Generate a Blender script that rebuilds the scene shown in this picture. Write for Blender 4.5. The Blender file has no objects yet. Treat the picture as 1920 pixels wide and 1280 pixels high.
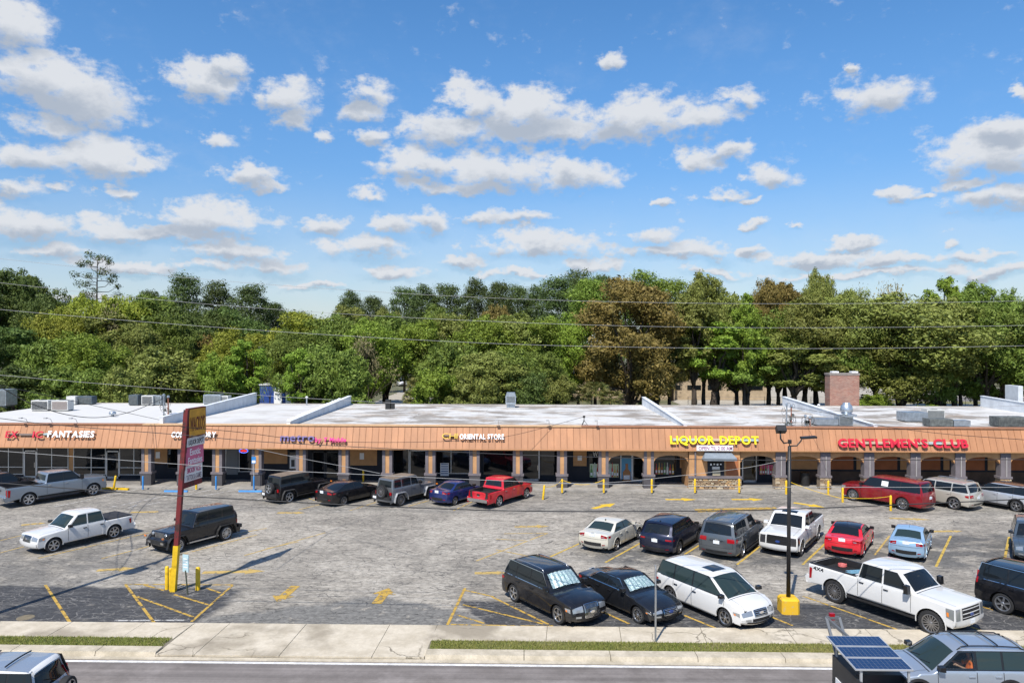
import bpy, bmesh, math, random
import numpy as np
from mathutils import Vector, Matrix
R = math.radians
random.seed(7)
sc = bpy.context.scene
C = sc.collection

# ------------------------------------------------------------------ camera
F, H = 1380.0, 11.0                      # focal length in photo pixels, eye height
YAW, ROLL = R(1.0), R(0.15)
cam_d = bpy.data.cameras.new('camera'); cam = bpy.data.objects.new('camera', cam_d); C.objects.link(cam)
cam.matrix_world = Matrix.Translation((0, 0, H)) @ Matrix.Rotation(YAW, 4, 'Z') @ Matrix.Rotation(R(90), 4, 'X') @ Matrix.Rotation(ROLL, 4, 'Z')
cam_d.sensor_fit = 'HORIZONTAL'; cam_d.sensor_width = 36; cam_d.lens = F / 1920 * 36
cam_d.clip_start = .1; cam_d.clip_end = 6000
sc.camera = cam
_M = cam.matrix_world.to_3x3()
_rt, _up, _fw = _M.col[0].copy(), _M.col[1].copy(), -_M.col[2]
def ray(px, py): return _fw + _rt * ((px - 960) / F) - _up * ((py - 640) / F)
def G(px, py, z=0.0):                    # point of the horizontal plane z seen at a photo pixel
    d = ray(px, py); t = (z - H) / d.z
    return Vector((d.x * t, d.y * t, z))
def AT(px, py, Y):                       # point of the vertical plane y=Y seen at a photo pixel
    d = ray(px, py); t = Y / d.y
    return Vector((d.x * t, Y, H + d.z * t))
def X(px, Y): return AT(px, 800, Y).x
def Z(py, Y): return AT(960, py, Y).z

# ------------------------------------------------------------------ sun, sky, exposure
SUN_EL, SUN_HD = R(53.5), R(67)          # light travels along heading SUN_HD (from +X towards +Y)
sd = bpy.data.lights.new('sun', 'SUN'); sun = bpy.data.objects.new('sun', sd); C.objects.link(sun)
sd.energy = 5.0; sd.angle = R(.53); sd.color = (1, .945, .86)
ldir = Vector((math.cos(SUN_HD) * math.cos(SUN_EL), math.sin(SUN_HD) * math.cos(SUN_EL), -math.sin(SUN_EL)))
sun.rotation_euler = ldir.to_track_quat('-Z', 'Y').to_euler()
sun.location = (-20, -40, 60)
W = bpy.data.worlds.new('World'); sc.world = W; W.use_nodes = True
wn, wl = W.node_tree.nodes, W.node_tree.links
wn.clear()
def N(t, **k):
    n = wn.new(t)
    for a, b in k.items(): setattr(n, a, b)
    return n
out = N('ShaderNodeOutputWorld')
sky = N('ShaderNodeTexSky', sky_type='NISHITA', sun_disc=False, sun_elevation=SUN_EL)
sky.sun_rotation = math.atan2(-ldir.x, -ldir.y)
sky.altitude = 0; sky.air_density = 1.0; sky.dust_density = .35; sky.ozone_density = 2.2
bg = N('ShaderNodeBackground'); bg.inputs[1].default_value = .135
hs = N('ShaderNodeHueSaturation'); hs.inputs['Saturation'].default_value = 1.28
wl.new(sky.outputs[0], hs.inputs['Color'])
tc = N('ShaderNodeTexCoord'); sp = N('ShaderNodeSeparateXYZ'); wl.new(tc.outputs['Generated'], sp.inputs[0])
def M(op, a, b=None, c=None):
    n = N('ShaderNodeMath', operation=op)
    for i, v in enumerate((a, b, c)):
        if v is None: continue
        if isinstance(v, (int, float)): n.inputs[i].default_value = v
        else: wl.new(v, n.inputs[i])
    return n.outputs[0]
az = M('ARCTAN2', sp.outputs[0], sp.outputs[1]); el = M('ARCSINE', sp.outputs[2])
cb = N('ShaderNodeCombineXYZ'); wl.new(az, cb.inputs[0]); wl.new(el, cb.inputs[1])
tr_ = N('ShaderNodeMapRange', interpolation_type='SMOOTHSTEP'); wl.new(el, tr_.inputs[0])   # clear dry air: less glare low down than the sky model gives
for i, v in ((1, -.05), (2, .38), (3, 0), (4, 1)): tr_.inputs[i].default_value = v
tm = N('ShaderNodeMix', data_type='RGBA'); wl.new(tr_.outputs[0], tm.inputs['Factor']); tm.inputs['A'].default_value = (.48, .57, .70, 1); tm.inputs['B'].default_value = (1.06, 1.04, 1.06, 1)
tx_ = N('ShaderNodeMix', data_type='RGBA', blend_type='MULTIPLY'); tx_.inputs['Factor'].default_value = 1; wl.new(hs.outputs[0], tx_.inputs['A']); wl.new(tm.outputs['Result'], tx_.inputs['B']); wl.new(tx_.outputs['Result'], bg.inputs[0])
def noise(vec, scale, detail, rough=.55):
    n = N('ShaderNodeTexNoise'); n.inputs['Scale'].default_value = scale; n.inputs['Detail'].default_value = detail; n.inputs['Roughness'].default_value = rough
    wl.new(vec, n.inputs['Vector']); return n
st = N('ShaderNodeVectorMath', operation='MULTIPLY'); st.inputs[1].default_value = (1, 1.5, 1); wl.new(cb.outputs[0], st.inputs[0])
n1 = noise(st.outputs[0], 16, 7, .6); n2 = noise(st.outputs[0], 45, 6, .62)
# warp the direction a little so cloud outlines billow
wv = N('ShaderNodeVectorMath', operation='SUBTRACT'); wl.new(n1.outputs['Color'], wv.inputs[0]); wv.inputs[1].default_value = (.5, .5, .5)
ws = N('ShaderNodeVectorMath', operation='MULTIPLY'); wl.new(wv.outputs[0], ws.inputs[0]); ws.inputs[1].default_value = (.085, .050, 0)
pw = N('ShaderNodeVectorMath', operation='ADD'); wl.new(cb.outputs[0], pw.inputs[0]); wl.new(ws.outputs[0], pw.inputs[1])
CLOUDS = [(28,40,62,42),(95,150,140,45),(150,190,110,35),(95,228,62,26),(60,295,105,30),(185,290,110,36),(250,305,55,18),(390,152,78,36),(432,124,32,22),
 (530,180,72,38),(556,222,30,22),(684,172,62,30),(680,212,58,22),(702,260,36,18),(610,256,24,14),(400,262,40,18),(472,330,62,27),(505,350,40,14),
 (985,205,120,48),(890,190,70,40),(850,242,112,34),(1050,245,210,32),(1180,215,150,42),(1300,225,110,34),(1390,192,42,26),
 (790,310,105,32),(930,318,170,44),(1080,330,105,28),(860,350,150,16),(1300,302,70,24),(1375,282,45,16),(1440,335,66,22),(1362,364,48,14),(1405,376,22,8),(1155,112,28,14),(1605,128,14,9),
 (1640,178,92,32),(1860,275,105,48),(1895,235,50,24),(1880,310,60,30),(1890,370,95,22),(1805,347,50,13),(1688,360,38,14),(1730,366,30,8),(1912,170,16,14),
 (40,418,85,26),(20,350,50,18),(200,428,62,24),(390,408,118,30),(310,436,150,16),(440,468,95,18),(505,494,70,18),(380,497,60,12),(235,360,24,12),
 (612,415,48,16),(690,370,42,12),(735,418,50,24),(812,412,42,20),(690,462,82,20),(735,505,70,14),(905,402,36,14),(975,410,60,13),(1010,452,118,25),(870,488,50,12),
 (1110,492,75,14),(1215,436,60,22),(1245,466,110,16),(1320,472,55,16),(1408,474,30,10),(1410,424,28,9),(1480,424,20,6),(1540,482,95,14),(1605,455,48,11),(1690,486,90,12),(1825,476,55,10),(1778,458,18,7),(1870,505,75,11),
 (965,515,90,10),(1345,506,60,9),(600,535,60,8),(250,500,80,14),(90,470,70,14),(1600,512,150,8),(60,560,160,10),(1252,378,26,8),(100,350,40,10)]
fld = und = None
for cx, cy, rx, ry in CLOUDS:
    d = ray(cx, cy).normalized(); a0, e0 = math.atan2(d.x, d.y), math.asin(d.z)
    if cy > 395: rx *= 1.22; ry *= 1.15
    for k in (0, 1):
        sx, sy, ce = ((rx * 1.06) / F, (ry * 1.10) / F, e0) if k == 0 else (rx * 1.1 / F, ry * .85 / F, e0 - ry * .80 / F)
        ma = N('ShaderNodeVectorMath', operation='MULTIPLY_ADD'); wl.new(pw.outputs[0], ma.inputs[0])
        ma.inputs[1].default_value = (1 / sx, 1 / sy, 0); ma.inputs[2].default_value = (-a0 / sx, -ce / sy, 0)
        ln = N('ShaderNodeVectorMath', operation='LENGTH'); wl.new(ma.outputs[0], ln.inputs[0])
        if k == 0: fld = ln.outputs['Value'] if fld is None else M('MINIMUM', fld, ln.outputs['Value'])
        else: und = ln.outputs['Value'] if und is None else M('MINIMUM', und, ln.outputs['Value'])
# the same fair-weather clouds go on all round the sky outside the frame
n3 = noise(st.outputs[0], 5.5, 8, .58)
side = N('ShaderNodeMapRange', interpolation_type='SMOOTHSTEP'); wl.new(M('ABSOLUTE', M('ADD', az, .0175)), side.inputs[0])
for i, v in ((1, .62), (2, .85), (3, 0), (4, 1)): side.inputs[i].default_value = v
f2 = M('SUBTRACT', 1.0, fld)
gen = M('MULTIPLY', M('MULTIPLY', M('SUBTRACT', n3.outputs[0], .52), 6.0), side.outputs[0])
f3 = M('MAXIMUM', f2, M('SUBTRACT', gen, .15))
amp = N('ShaderNodeMapRange', interpolation_type='SMOOTHSTEP'); wl.new(f3, amp.inputs[0])
for i, v in ((1, -.55), (2, .05), (3, .12), (4, 1)): amp.inputs[i].default_value = v
f4 = M('MULTIPLY_ADD', amp.outputs[0], M('ADD', M('MULTIPLY', M('SUBTRACT', n1.outputs[0], .5), 1.7), M('MULTIPLY', M('SUBTRACT', n2.outputs[0], .5), 1.6)), f3)
al = N('ShaderNodeMapRange', interpolation_type='SMOOTHSTEP'); wl.new(f4, al.inputs[0])
for i, v in ((1, -.02), (2, .66), (3, 0), (4, .97)): al.inputs[i].default_value = v
up_ = M('GREATER_THAN', el, 0.0)
alpha = M('MULTIPLY', al.outputs[0], up_)
# thin hazy veil low in the sky
veil = N('ShaderNodeMapRange', interpolation_type='SMOOTHSTEP'); wl.new(el, veil.inputs[0])
for i, v in ((1, .0), (2, .24), (3, .46), (4, 0)): veil.inputs[i].default_value = v
wsp = N('ShaderNodeMapRange', interpolation_type='SMOOTHSTEP'); wl.new(M('ADD', n3.outputs[0], M('MULTIPLY', M('SUBTRACT', n2.outputs[0], .5), .35)), wsp.inputs[0])
for i, v in ((1, .50), (2, .80), (3, 0), (4, .10)): wsp.inputs[i].default_value = v
alpha = M('MAXIMUM', alpha, M('MULTIPLY', wsp.outputs[0], up_))
alpha2 = M('MAXIMUM', alpha, M('MULTIPLY', veil.outputs[0], M('ADD', .55, n1.outputs[0])))
ug = M('ADD', M('SUBTRACT', 1.0, und), M('ADD', M('MULTIPLY', M('SUBTRACT', n1.outputs[0], .5), .9), M('MULTIPLY', M('SUBTRACT', n2.outputs[0], .5), .8)))
gm = N('ShaderNodeMapRange', interpolation_type='SMOOTHSTEP'); wl.new(ug, gm.inputs[0])
for i, v in ((1, .0), (2, .85), (3, 0), (4, 1)): gm.inputs[i].default_value = v
cm = N('ShaderNodeMix', data_type='RGBA'); wl.new(gm.outputs[0], cm.inputs['Factor'])
cm.inputs['A'].default_value = (.90, .93, .98, 1); cm.inputs['B'].default_value = (.53, .60, .71, 1)
bc = N('ShaderNodeBackground'); wl.new(cm.outputs['Result'], bc.inputs[0]); bc.inputs[1].default_value = .69
mx = N('ShaderNodeMixShader'); wl.new(alpha2, mx.inputs[0]); wl.new(bg.outputs[0], mx.inputs[1]); wl.new(bc.outputs[0], mx.inputs[2]); wl.new(mx.outputs[0], out.inputs[0])
vs = sc.view_settings
vs.view_transform = 'Standard'; vs.look = 'None'; vs.exposure = .27; vs.gamma = 1; vs.use_curve_mapping = False
try:
    sc.cycles.max_bounces = 4; sc.cycles.diffuse_bounces = 3; sc.cycles.glossy_bounces = 3; sc.cycles.transparent_max_bounces = 8; W.cycles.sampling_method = 'MANUAL'; W.cycles.sample_map_resolution = 512; sc.cycles.use_denoising = True
except Exception: pass

# ------------------------------------------------------------------ helpers
def tag(o, label, cat, group=None, kind=None):
    if label: o['label'] = label
    if cat: o['category'] = cat
    if group: o['group'] = group
    if kind: o['kind'] = kind
    return o
def thing(name, label, cat, loc=(0, 0, 0), rotz=0, group=None):
    o = bpy.data.objects.new(name, None); C.objects.link(o)
    o.location = loc; o.rotation_euler = (0, 0, rotz); o.empty_display_size = .3
    return tag(o, label, cat, group)
class MB:
    def __init__(s): s.v = []; s.f = []; s.sm = False
    def add(s, vs, fs):
        b = len(s.v); s.v += [tuple(p) for p in vs]; s.f += [tuple(b + i for i in q) for q in fs]; return s
    def box(s, x0, x1, y0, y1, z0, z1):
        return s.add([(x0,y0,z0),(x1,y0,z0),(x1,y1,z0),(x0,y1,z0),(x0,y0,z1),(x1,y0,z1),(x1,y1,z1),(x0,y1,z1)],
                     [(0,3,2,1),(4,5,6,7),(0,1,5,4),(1,2,6,5),(2,3,7,6),(3,0,4,7)])
    def obox(s, c, sz, rot=None):        # box at a centre, with a rotation matrix
        m = MB().box(-sz[0]/2, sz[0]/2, -sz[1]/2, sz[1]/2, -sz[2]/2, sz[2]/2)
        c = Vector(c)
        vs = [(rot @ Vector(p) if rot else Vector(p)) + c for p in m.v]
        return s.add(vs, m.f)
    def bar(s, a, b, w, h=None):         # rectangular bar between two points
        a, b = Vector(a), Vector(b); d = b - a
        q = d.to_track_quat('X', 'Z').to_matrix()
        return s.obox((a + b) / 2, (d.length, w, h or w), q)
    def cyl(s, a, b, r0, r1=None, n=10, caps=True):
        a, b = Vector(a), Vector(b); r1 = r0 if r1 is None else r1
        q = (b - a).to_track_quat('Z', 'Y').to_matrix()
        vs = []
        for p, r in ((a, r0), (b, r1)):
            for i in range(n):
                t = 2 * math.pi * i / n; vs.append(p + q @ Vector((r * math.cos(t), r * math.sin(t), 0)))
        fs = [(i, (i + 1) % n, n + (i + 1) % n, n + i) for i in range(n)]
        if caps: fs += [tuple(range(n))[::-1], tuple(range(n, 2 * n))]
        return s.add(vs, fs)
    def tube(s, pts, r, n=6, r_end=None):
        pts = [Vector(p) for p in pts]; m = len(pts); vs = []; fs = []
        for k, p in enumerate(pts):
            d = (pts[min(k + 1, m - 1)] - pts[max(k - 1, 0)])
            q = d.to_track_quat('Z', 'Y').to_matrix()
            rr = r if r_end is None else r + (r_end - r) * k / (m - 1)
            for i in range(n):
                t = 2 * math.pi * i / n; vs.append(p + q @ Vector((rr * math.cos(t), rr * math.sin(t), 0)))
        for k in range(m - 1):
            for i in range(n): fs.append((k*n + i, k*n + (i+1) % n, (k+1)*n + (i+1) % n, (k+1)*n + i))
        fs += [tuple(range(n))[::-1], tuple(range((m-1)*n, m*n))]
        return s.add(vs, fs)
    def lathe(s, prof, axis='Y', n=28, c=(0, 0, 0), closed=False):   # prof: (radius, along)
        vs = []; fs = []; m = len(prof)
        for i in range(n):
            t = 2 * math.pi * i / n; ct, st_ = math.cos(t), math.sin(t)
            for r, a in prof:
                p = (r * ct, a, r * st_) if axis == 'Y' else (r * ct, r * st_, a)
                vs.append((p[0] + c[0], p[1] + c[1], p[2] + c[2]))
        for i in range(n):
            j = (i + 1) % n
            for k in range(m if closed else m - 1):
                l = (k + 1) % m
                fs.append((i*m + k, i*m + l, j*m + l, j*m + k))
        return s.add(vs, fs)
    def prism(s, poly, fn, d0, d1):      # 2-D polygon, fn(u,v,d)->point, extruded from d0 to d1
        n = len(poly)
        vs = [fn(u, v, d0) for u, v in poly] + [fn(u, v, d1) for u, v in poly]
        return s.add(vs, [tuple(range(n)), tuple(range(n, 2*n))[::-1]] + [(i, n + i, n + (i+1) % n, (i+1) % n) for i in range(n)])
    def grid(s, fn, nu, nv):
        vs = [fn(i / nu, j / nv) for i in range(nu + 1) for j in range(nv + 1)]
        return s.add(vs, [(i*(nv+1)+j, (i+1)*(nv+1)+j, (i+1)*(nv+1)+j+1, i*(nv+1)+j+1) for i in range(nu) for j in range(nv)])
    def mesh(s, name, smooth=False, off=None):
        me = bpy.data.meshes.new(name)
        v = s.v if off is None else [(p[0]-off[0], p[1]-off[1], p[2]-off[2]) for p in s.v]
        me.from_pydata(v, [], s.f)
        if smooth: me.polygons.foreach_set('use_smooth', [True] * len(me.polygons))
        me.update(); return me
    def build(s, name, mat, parent=None, smooth=False, world=False, fixn=False):
        me = s.mesh(name, smooth, parent.location if (world and parent) else None)
        if fixn:
            bm = bmesh.new(); bm.from_mesh(me); bmesh.ops.recalc_face_normals(bm, faces=bm.faces); bm.to_mesh(me); bm.free()
        return link(name, me, mat, parent)
def link(name, me, mat=None, parent=None, loc=None, objmat=False):
    o = bpy.data.objects.new(name, me); C.objects.link(o)
    if mat is not None:
        if objmat:
            if not me.materials: me.materials.append(None)
            o.material_slots[0].link = 'OBJECT'; o.material_slots[0].material = mat
        elif not me.materials: me.materials.append(mat)
    if parent: o.parent = parent
    if loc is not None: o.location = loc
    return o
def copy_tree(o, parent=None):
    c = o.copy(); C.objects.link(c); c.parent = parent
    for ch in list(o.children): copy_tree(ch, c)
    return c

# ------------------------------------------------------------------ materials
class NT:                                # tiny node helper for materials
    def __init__(s, name):
        s.m = bpy.data.materials.new(name); s.m.use_nodes = True; s.t = s.m.node_tree
        s.b = s.t.nodes['Principled BSDF']; s.o = s.t.nodes['Material Output']
        s.tc = None
    def n(s, t, **k):
        x = s.t.nodes.new(t)
        for a, b in k.items(): setattr(x, a, b)
        return x
    def l(s, a, b): s.t.links.new(a, b)
    def co(s, scale=(1, 1, 1), src='Object'):
        if s.tc is None: s.tc = s.n('ShaderNodeTexCoord')
        mp = s.n('ShaderNodeMapping'); mp.inputs['Scale'].default_value = scale; s.l(s.tc.outputs[src], mp.inputs[0]); return mp.outputs[0]
    def pos(s, scale=(1, 1, 1)):
        g = s.n('ShaderNodeNewGeometry'); mp = s.n('ShaderNodeMapping'); mp.inputs['Scale'].default_value = scale; s.l(g.outputs['Position'], mp.inputs[0]); return mp.outputs[0]
    def noise(s, vec, sc_, det=5, ro=.6):
        x = s.n('ShaderNodeTexNoise'); x.inputs['Scale'].default_value = sc_; x.inputs['Detail'].default_value = det; x.inputs['Roughness'].default_value = ro; s.l(vec, x.inputs['Vector']); return x.outputs[0]
    def ramp(s, v, a, b, lo=0., hi=1.):
        x = s.n('ShaderNodeMapRange', interpolation_type='SMOOTHSTEP'); s.l(v, x.inputs[0])
        for i, q in ((1, a), (2, b), (3, lo), (4, hi)): x.inputs[i].default_value = q
        return x.outputs[0]
    def mix(s, f, a, b, mode='MIX'):
        x = s.n('ShaderNodeMix', data_type='RGBA', blend_type=mode)
        for v, k in ((f, 'Factor'), (a, 'A'), (b, 'B')):
            if isinstance(v, (int, float)): x.inputs[k].default_value = v
            elif isinstance(v, tuple): x.inputs[k].default_value = (*v, 1)
            else: s.l(v, x.inputs[k])
        return x.outputs['Result']
    def math(s, op, a, b=None):
        x = s.n('ShaderNodeMath', operation=op)
        for i, v in enumerate((a, b)):
            if v is None: continue
            if isinstance(v, (int, float)): x.inputs[i].default_value = v
            else: s.l(v, x.inputs[i])
        return x.outputs[0]
    def bump(s, h, st_=.3, dist=.02):
        x = s.n('ShaderNodeBump'); x.inputs['Strength'].default_value = st_; x.inputs['Distance'].default_value = dist; s.l(h, x.inputs['Height']); s.l(x.outputs[0], s.b.inputs['Normal'])
MATS = {}
def mat(name, col, rough=.6, metal=0., coat=0., var=.0, vscale=3., spec=None, emit=None):
    if name in MATS: return MATS[name]
    t = NT(name); b = t.b
    b.inputs['Base Color'].default_value = (*col, 1); b.inputs['Roughness'].default_value = rough; b.inputs['Metallic'].default_value = metal
    if coat: b.inputs['Coat Weight'].default_value = coat; b.inputs['Coat Roughness'].default_value = .03
    if spec is not None: b.inputs['Specular IOR Level'].default_value = spec
    if var:
        nz = t.noise(t.co(), vscale, 6, .65)
        f = t.ramp(nz, .35, .68)
        t.l(t.mix(f, tuple(c * (1 - var) for c in col), tuple(min(1, c * (1 + var * .7)) for c in col)), b.inputs['Base Color'])
    if emit: b.inputs['Emission Color'].default_value = (*col, 1); b.inputs['Emission Strength'].default_value = emit
    MATS[name] = t.m; return t.m
def paint(name, col, metal=.0, rough=.35, dust=None):
    if name in MATS: return MATS[name]
    t = NT(name); b = t.b
    d = t.ramp(t.noise(t.co(), 2.2, 5, .6), .4, .75)
    t.l(t.mix(t.math('MULTIPLY', d, (.025 if max(col) < .04 else .08) if dust is None else dust), col, (.32, .29, .25)), b.inputs['Base Color'])       # a little road dust
    b.inputs['Metallic'].default_value = metal; b.inputs['Roughness'].default_value = rough
    b.inputs['Coat Weight'].default_value = 1.0; b.inputs['Specular IOR Level'].default_value = .15; t.l(t.ramp(d, 0, 1, .02, .10), b.inputs['Coat Roughness'])
    MATS[name] = t.m; return t.m
black = mat('black plastic', (.018, .018, .019), .55, var=.3)
trim = mat('black trim', (.012, .012, .013), .3)
rubber = mat('tyre rubber', (.02, .02, .021), .82, var=.3, vscale=9)
under = mat('underbody', (.008, .008, .009), .9)
chrome = mat('chrome', (.72, .73, .75), .12, 1.)
alloy = mat('alloy', (.52, .53, .55), .3, .9)
darkalloy = mat('dark alloy', (.26, .26, .27), .3, .8)
glass = mat('tinted car glass', (.010, .013, .016), .03, 0, spec=.38)
glassl = mat('lightly tinted car glass', (.022, .036, .036), .03, 0, spec=.42)
redlens = mat('red lens', (.30, .006, .010), .15, coat=.5, spec=.2)
ambl = mat('amber lens', (.75, .22, .03), .15, coat=.8)
lens = mat('clear lamp lens', (.34, .36, .38), .15, .5, coat=.9)
plate_m = mat('plate', (.72, .75, .78), .5, var=.15, vscale=20)
# ------------------------------------------------------------------ ground, lot, pavement, road
Y_LOT, Y_WALK, Y_GRASS, Y_KERB, Y_ROAD = 28.35, 26.85, 25.98, 25.45, 25.20   # depth of each edge
def asphalt_lot():
    t = NT('weathered asphalt lot'); b = t.b
    P = t.pos()
    big = t.noise(P, .16, 5, .6)
    streak = t.noise(t.pos((.62, 1.5, 1)), 1.1, 7, .72)
    fine = t.noise(P, 9, 6, .75)
    spk = t.noise(P, 42, 3, .7)
    pale = t.mix(t.ramp(streak, .36, .66), (.31, .281, .235), (.395, .362, .308))
    mid = t.mix(t.ramp(streak, .36, .66), (.20, .182, .154), (.30, .273, .230))
    col = t.mix(t.ramp(big, .38, .60), mid, pale)
    # slightly darker aisle near the shops (more traffic oil) and sealed strip at the front bays
    sp_ = t.n('ShaderNodeSeparateXYZ'); t.l(P, sp_.inputs[0]); x, y = sp_.outputs[0], sp_.outputs[1]
    wob = t.math('MULTIPLY', t.math('SUBTRACT', t.noise(P, .45, 6, .62), .5), 3.0)
    yw = t.math('ADD', y, wob); xw = t.math('ADD', x, wob)
    near_shop = t.ramp(yw, 46.6, 48.0, 0, .75)
    col = t.mix(near_shop, col, t.mix(t.ramp(streak, .35, .7), (.14, .133, .12), (.31, .288, .25)))
    bays = t.math('MULTIPLY', t.ramp(t.math('ADD', y, t.math('MULTIPLY', wob, .8)), 35.6, 37.2), t.ramp(yw, 42.2, 43.2, 1, 0))
    right = t.ramp(xw, 1.5, 4.5)
    oil = t.ramp(t.noise(t.pos((1, 1.3, 1)), .55, 6, .62), .38, .54)
    col = t.mix(t.math('MULTIPLY', t.math('MULTIPLY', bays, right), t.math('MULTIPLY', oil, .92)), col, t.mix(fine, (.05, .05, .05), (.15, .145, .135)))
    leftb = t.math('MULTIPLY', t.ramp(xw, -17, -21), t.ramp(yw, 44, 40))
    col = t.mix(t.math('MULTIPLY', leftb, t.math('MULTIPLY', oil, .55)), col, (.10, .097, .092))
    # dark sealcoat left in the front bays, worn through in places
    wob2 = t.math('MULTIPLY', t.math('SUBTRACT', t.noise(P, .9, 6, .6), .5), 1.3)
    sl = t.math('MULTIPLY', t.ramp(t.math('ADD', y, wob2), 32.7, 32.3), t.ramp(t.math('ADD', x, t.math('MULTIPLY', wob, .9)), -12.0, -12.9))
    sr = t.math('MULTIPLY', t.ramp(t.math('ADD', y, wob2), 31.4, 31.0), t.ramp(t.math('ADD', t.math('ADD', x, t.math('MULTIPLY', y, .55)), wob2), 14.1, 14.5))
    worn = t.ramp(t.noise(t.pos((.8, 1.6, 1)), .8, 7, .68), .56, .70, 1, .15)
    seal = t.math('MULTIPLY', t.math('MAXIMUM', sl, sr), worn)
    sealc = t.mix(t.ramp(fine, .35, .7), (.030, .031, .034), (.062, .062, .064))
    col = t.mix(seal, col, sealc)
    # grey patch worn by the driveway traffic
    drv = t.math('MULTIPLY', t.ramp(t.math('ADD', y, t.math('ADD', wob2, t.math('MULTIPLY', t.math('ABSOLUTE', t.math('ADD', x, 6.3)), .42))), 31.9, 31.4), t.ramp(t.noise(P, 1.6, 5, .6), .66, .58))
    col = t.mix(t.math('MULTIPLY', drv, t.math('SUBTRACT', 1.0, seal)), col, t.mix(fine, (.12, .117, .108), (.22, .21, .19)))
    # cracks
    def crack(scale, wid, stretch=(1, 1, 1), warp=.35):
        nv = t.n('ShaderNodeTexNoise'); nv.inputs['Scale'].default_value = 1.6; nv.inputs['Detail'].default_value = 6; t.l(P, nv.inputs['Vector'])
        sb = t.n('ShaderNodeVectorMath', operation='MULTIPLY_ADD'); t.l(nv.outputs['Color'], sb.inputs[0]); sb.inputs[1].default_value = (warp * 2,) * 3; t.l(t.pos(stretch), sb.inputs[2])
        v = t.n('ShaderNodeTexVoronoi', feature='DISTANCE_TO_EDGE'); v.inputs['Scale'].default_value = scale; t.l(sb.outputs[0], v.inputs['Vector'])
        return t.ramp(v.outputs['Distance'], 0, wid, 1, 0)
    c1 = t.math('MULTIPLY', crack(.85, .020, (.8, 1.5, 1)), t.ramp(t.noise(P, .5, 4), .40, .58))
    c2 = t.math('MULTIPLY', crack(2.3, .05, (.75, 1.6, 1), .3), t.ramp(t.noise(P, .8, 5), .38, .58))
    c3 = t.math('MULTIPLY', crack(1.5, .035, (.22, 2.4, 1), .25), t.ramp(t.noise(P, .6, 5), .44, .60))
    cr = t.math('MAXIMUM', c1, t.math('MAXIMUM', t.math('MULTIPLY', c2, .8), c3))
    crc = t.mix(seal, (.035, .034, .032), (.21, .20, .185))
    col = t.mix(t.math('MULTIPLY', cr, .85), col, crc)
    dots = t.ramp(t.noise(t.pos((.75, 1.5, 1)), 4.2, 4, .6), .60, .72)
    col = t.mix(t.math('MULTIPLY', dots, t.math('SUBTRACT', .62, t.math('MULTIPLY', seal, .6))), col, (.06, .057, .052))
    col = t.mix(.34, col, t.mix(t.ramp(t.noise(t.pos((.8, 1.2, 1)), 4.2, 7, .78), .36, .66), (.06, .06, .06), (.96, .96, .96)), 'OVERLAY')
    col = t.mix(.35, col, t.mix(spk, (.25, .25, .25), (.75, .75, .75)), 'OVERLAY')
    t.l(col, b.inputs['Base Color']); b.inputs['Roughness'].default_value = .92
    t.bump(t.math('ADD', t.math('MULTIPLY', fine, .6), t.math('MULTIPLY', t.math('SUBTRACT', 1.0, cr), .8)), .35, .02)
    return t.m
def simple_ground(name, c0, c1, scale, rough=.95, bump=.2, c2=None, cracks=0, lanes=0):
    t = NT(name); P = t.pos()
    f = t.ramp(t.noise(P, scale, 7, .68), .34, .68)
    col = t.mix(f, c0, c1)
    if c2: col = t.mix(t.ramp(t.noise(P, scale * .22, 5, .6), .5, .66), col, c2)
    col = t.mix(.35, col, t.mix(t.noise(P, scale * 9, 4, .7), (.2, .2, .2), (.8, .8, .8)), 'OVERLAY')
    if lanes: col = t.mix(lanes, col, t.mix(t.ramp(t.noise(t.pos((.012, .9, 1)), 1.0, 4, .6), .38, .64), (.05, .05, .05), (.95, .95, .95)), 'OVERLAY')
    if cracks:
        nv = t.n('ShaderNodeTexNoise'); nv.inputs['Scale'].default_value = 1.2; nv.inputs['Detail'].default_value = 6; t.l(P, nv.inputs['Vector'])
        sb = t.n('ShaderNodeVectorMath', operation='MULTIPLY_ADD'); t.l(nv.outputs['Color'], sb.inputs[0]); sb.inputs[1].default_value = (.9,) * 3; t.l(P, sb.inputs[2])
        v = t.n('ShaderNodeTexVoronoi', feature='DISTANCE_TO_EDGE'); v.inputs['Scale'].default_value = .55; t.l(sb.outputs[0], v.inputs['Vector'])
        ck = t.math('MULTIPLY', t.ramp(v.outputs['Distance'], 0, .022, 1, 0), t.ramp(t.noise(P, .16, 3), .47, .56))
        col = t.mix(t.math('MULTIPLY', ck, cracks), col, (.09, .075, .05))
    t.l(col, t.b.inputs['Base Color']); t.b.inputs['Roughness'].default_value = rough
    t.bump(t.noise(P, scale * 8, 5, .7), bump, .02)
    return t.m
def sheet(name, x0, x1, y0, y1, z, m, kind='structure'):
    o = MB().add([(x0, y0, z), (x1, y0, z), (x1, y1, z), (x0, y1, z)], [(0, 1, 2, 3)]).build(name, m)
    o['kind'] = kind; return o
m_earth = simple_ground('earth and rough grass', (.055, .075, .022), (.17, .145, .095), .35, c2=(.10, .095, .05))
sheet('ground', -3000, 3000, -300, 4000, -.06, m_earth)
m_lot = asphalt_lot()
sheet('parking_lot', -70, 70, Y_LOT - .1, 55.2, 0, m_lot)
m_road = simple_ground('road asphalt', (.135, .118, .108), (.20, .178, .166), .7, .9, .25, (.155, .137, .127), lanes=.35)
sheet('road', -120, 120, 5, Y_ROAD + .02, -.02, m_road)
m_walk = simple_ground('concrete pavement', (.43, .375, .285), (.55, .49, .39), 1.1, .9, .12, (.28, .24, .18), cracks=.8)
m_joint = mat('pavement joint dirt', (.17, .15, .11), .95)
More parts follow.
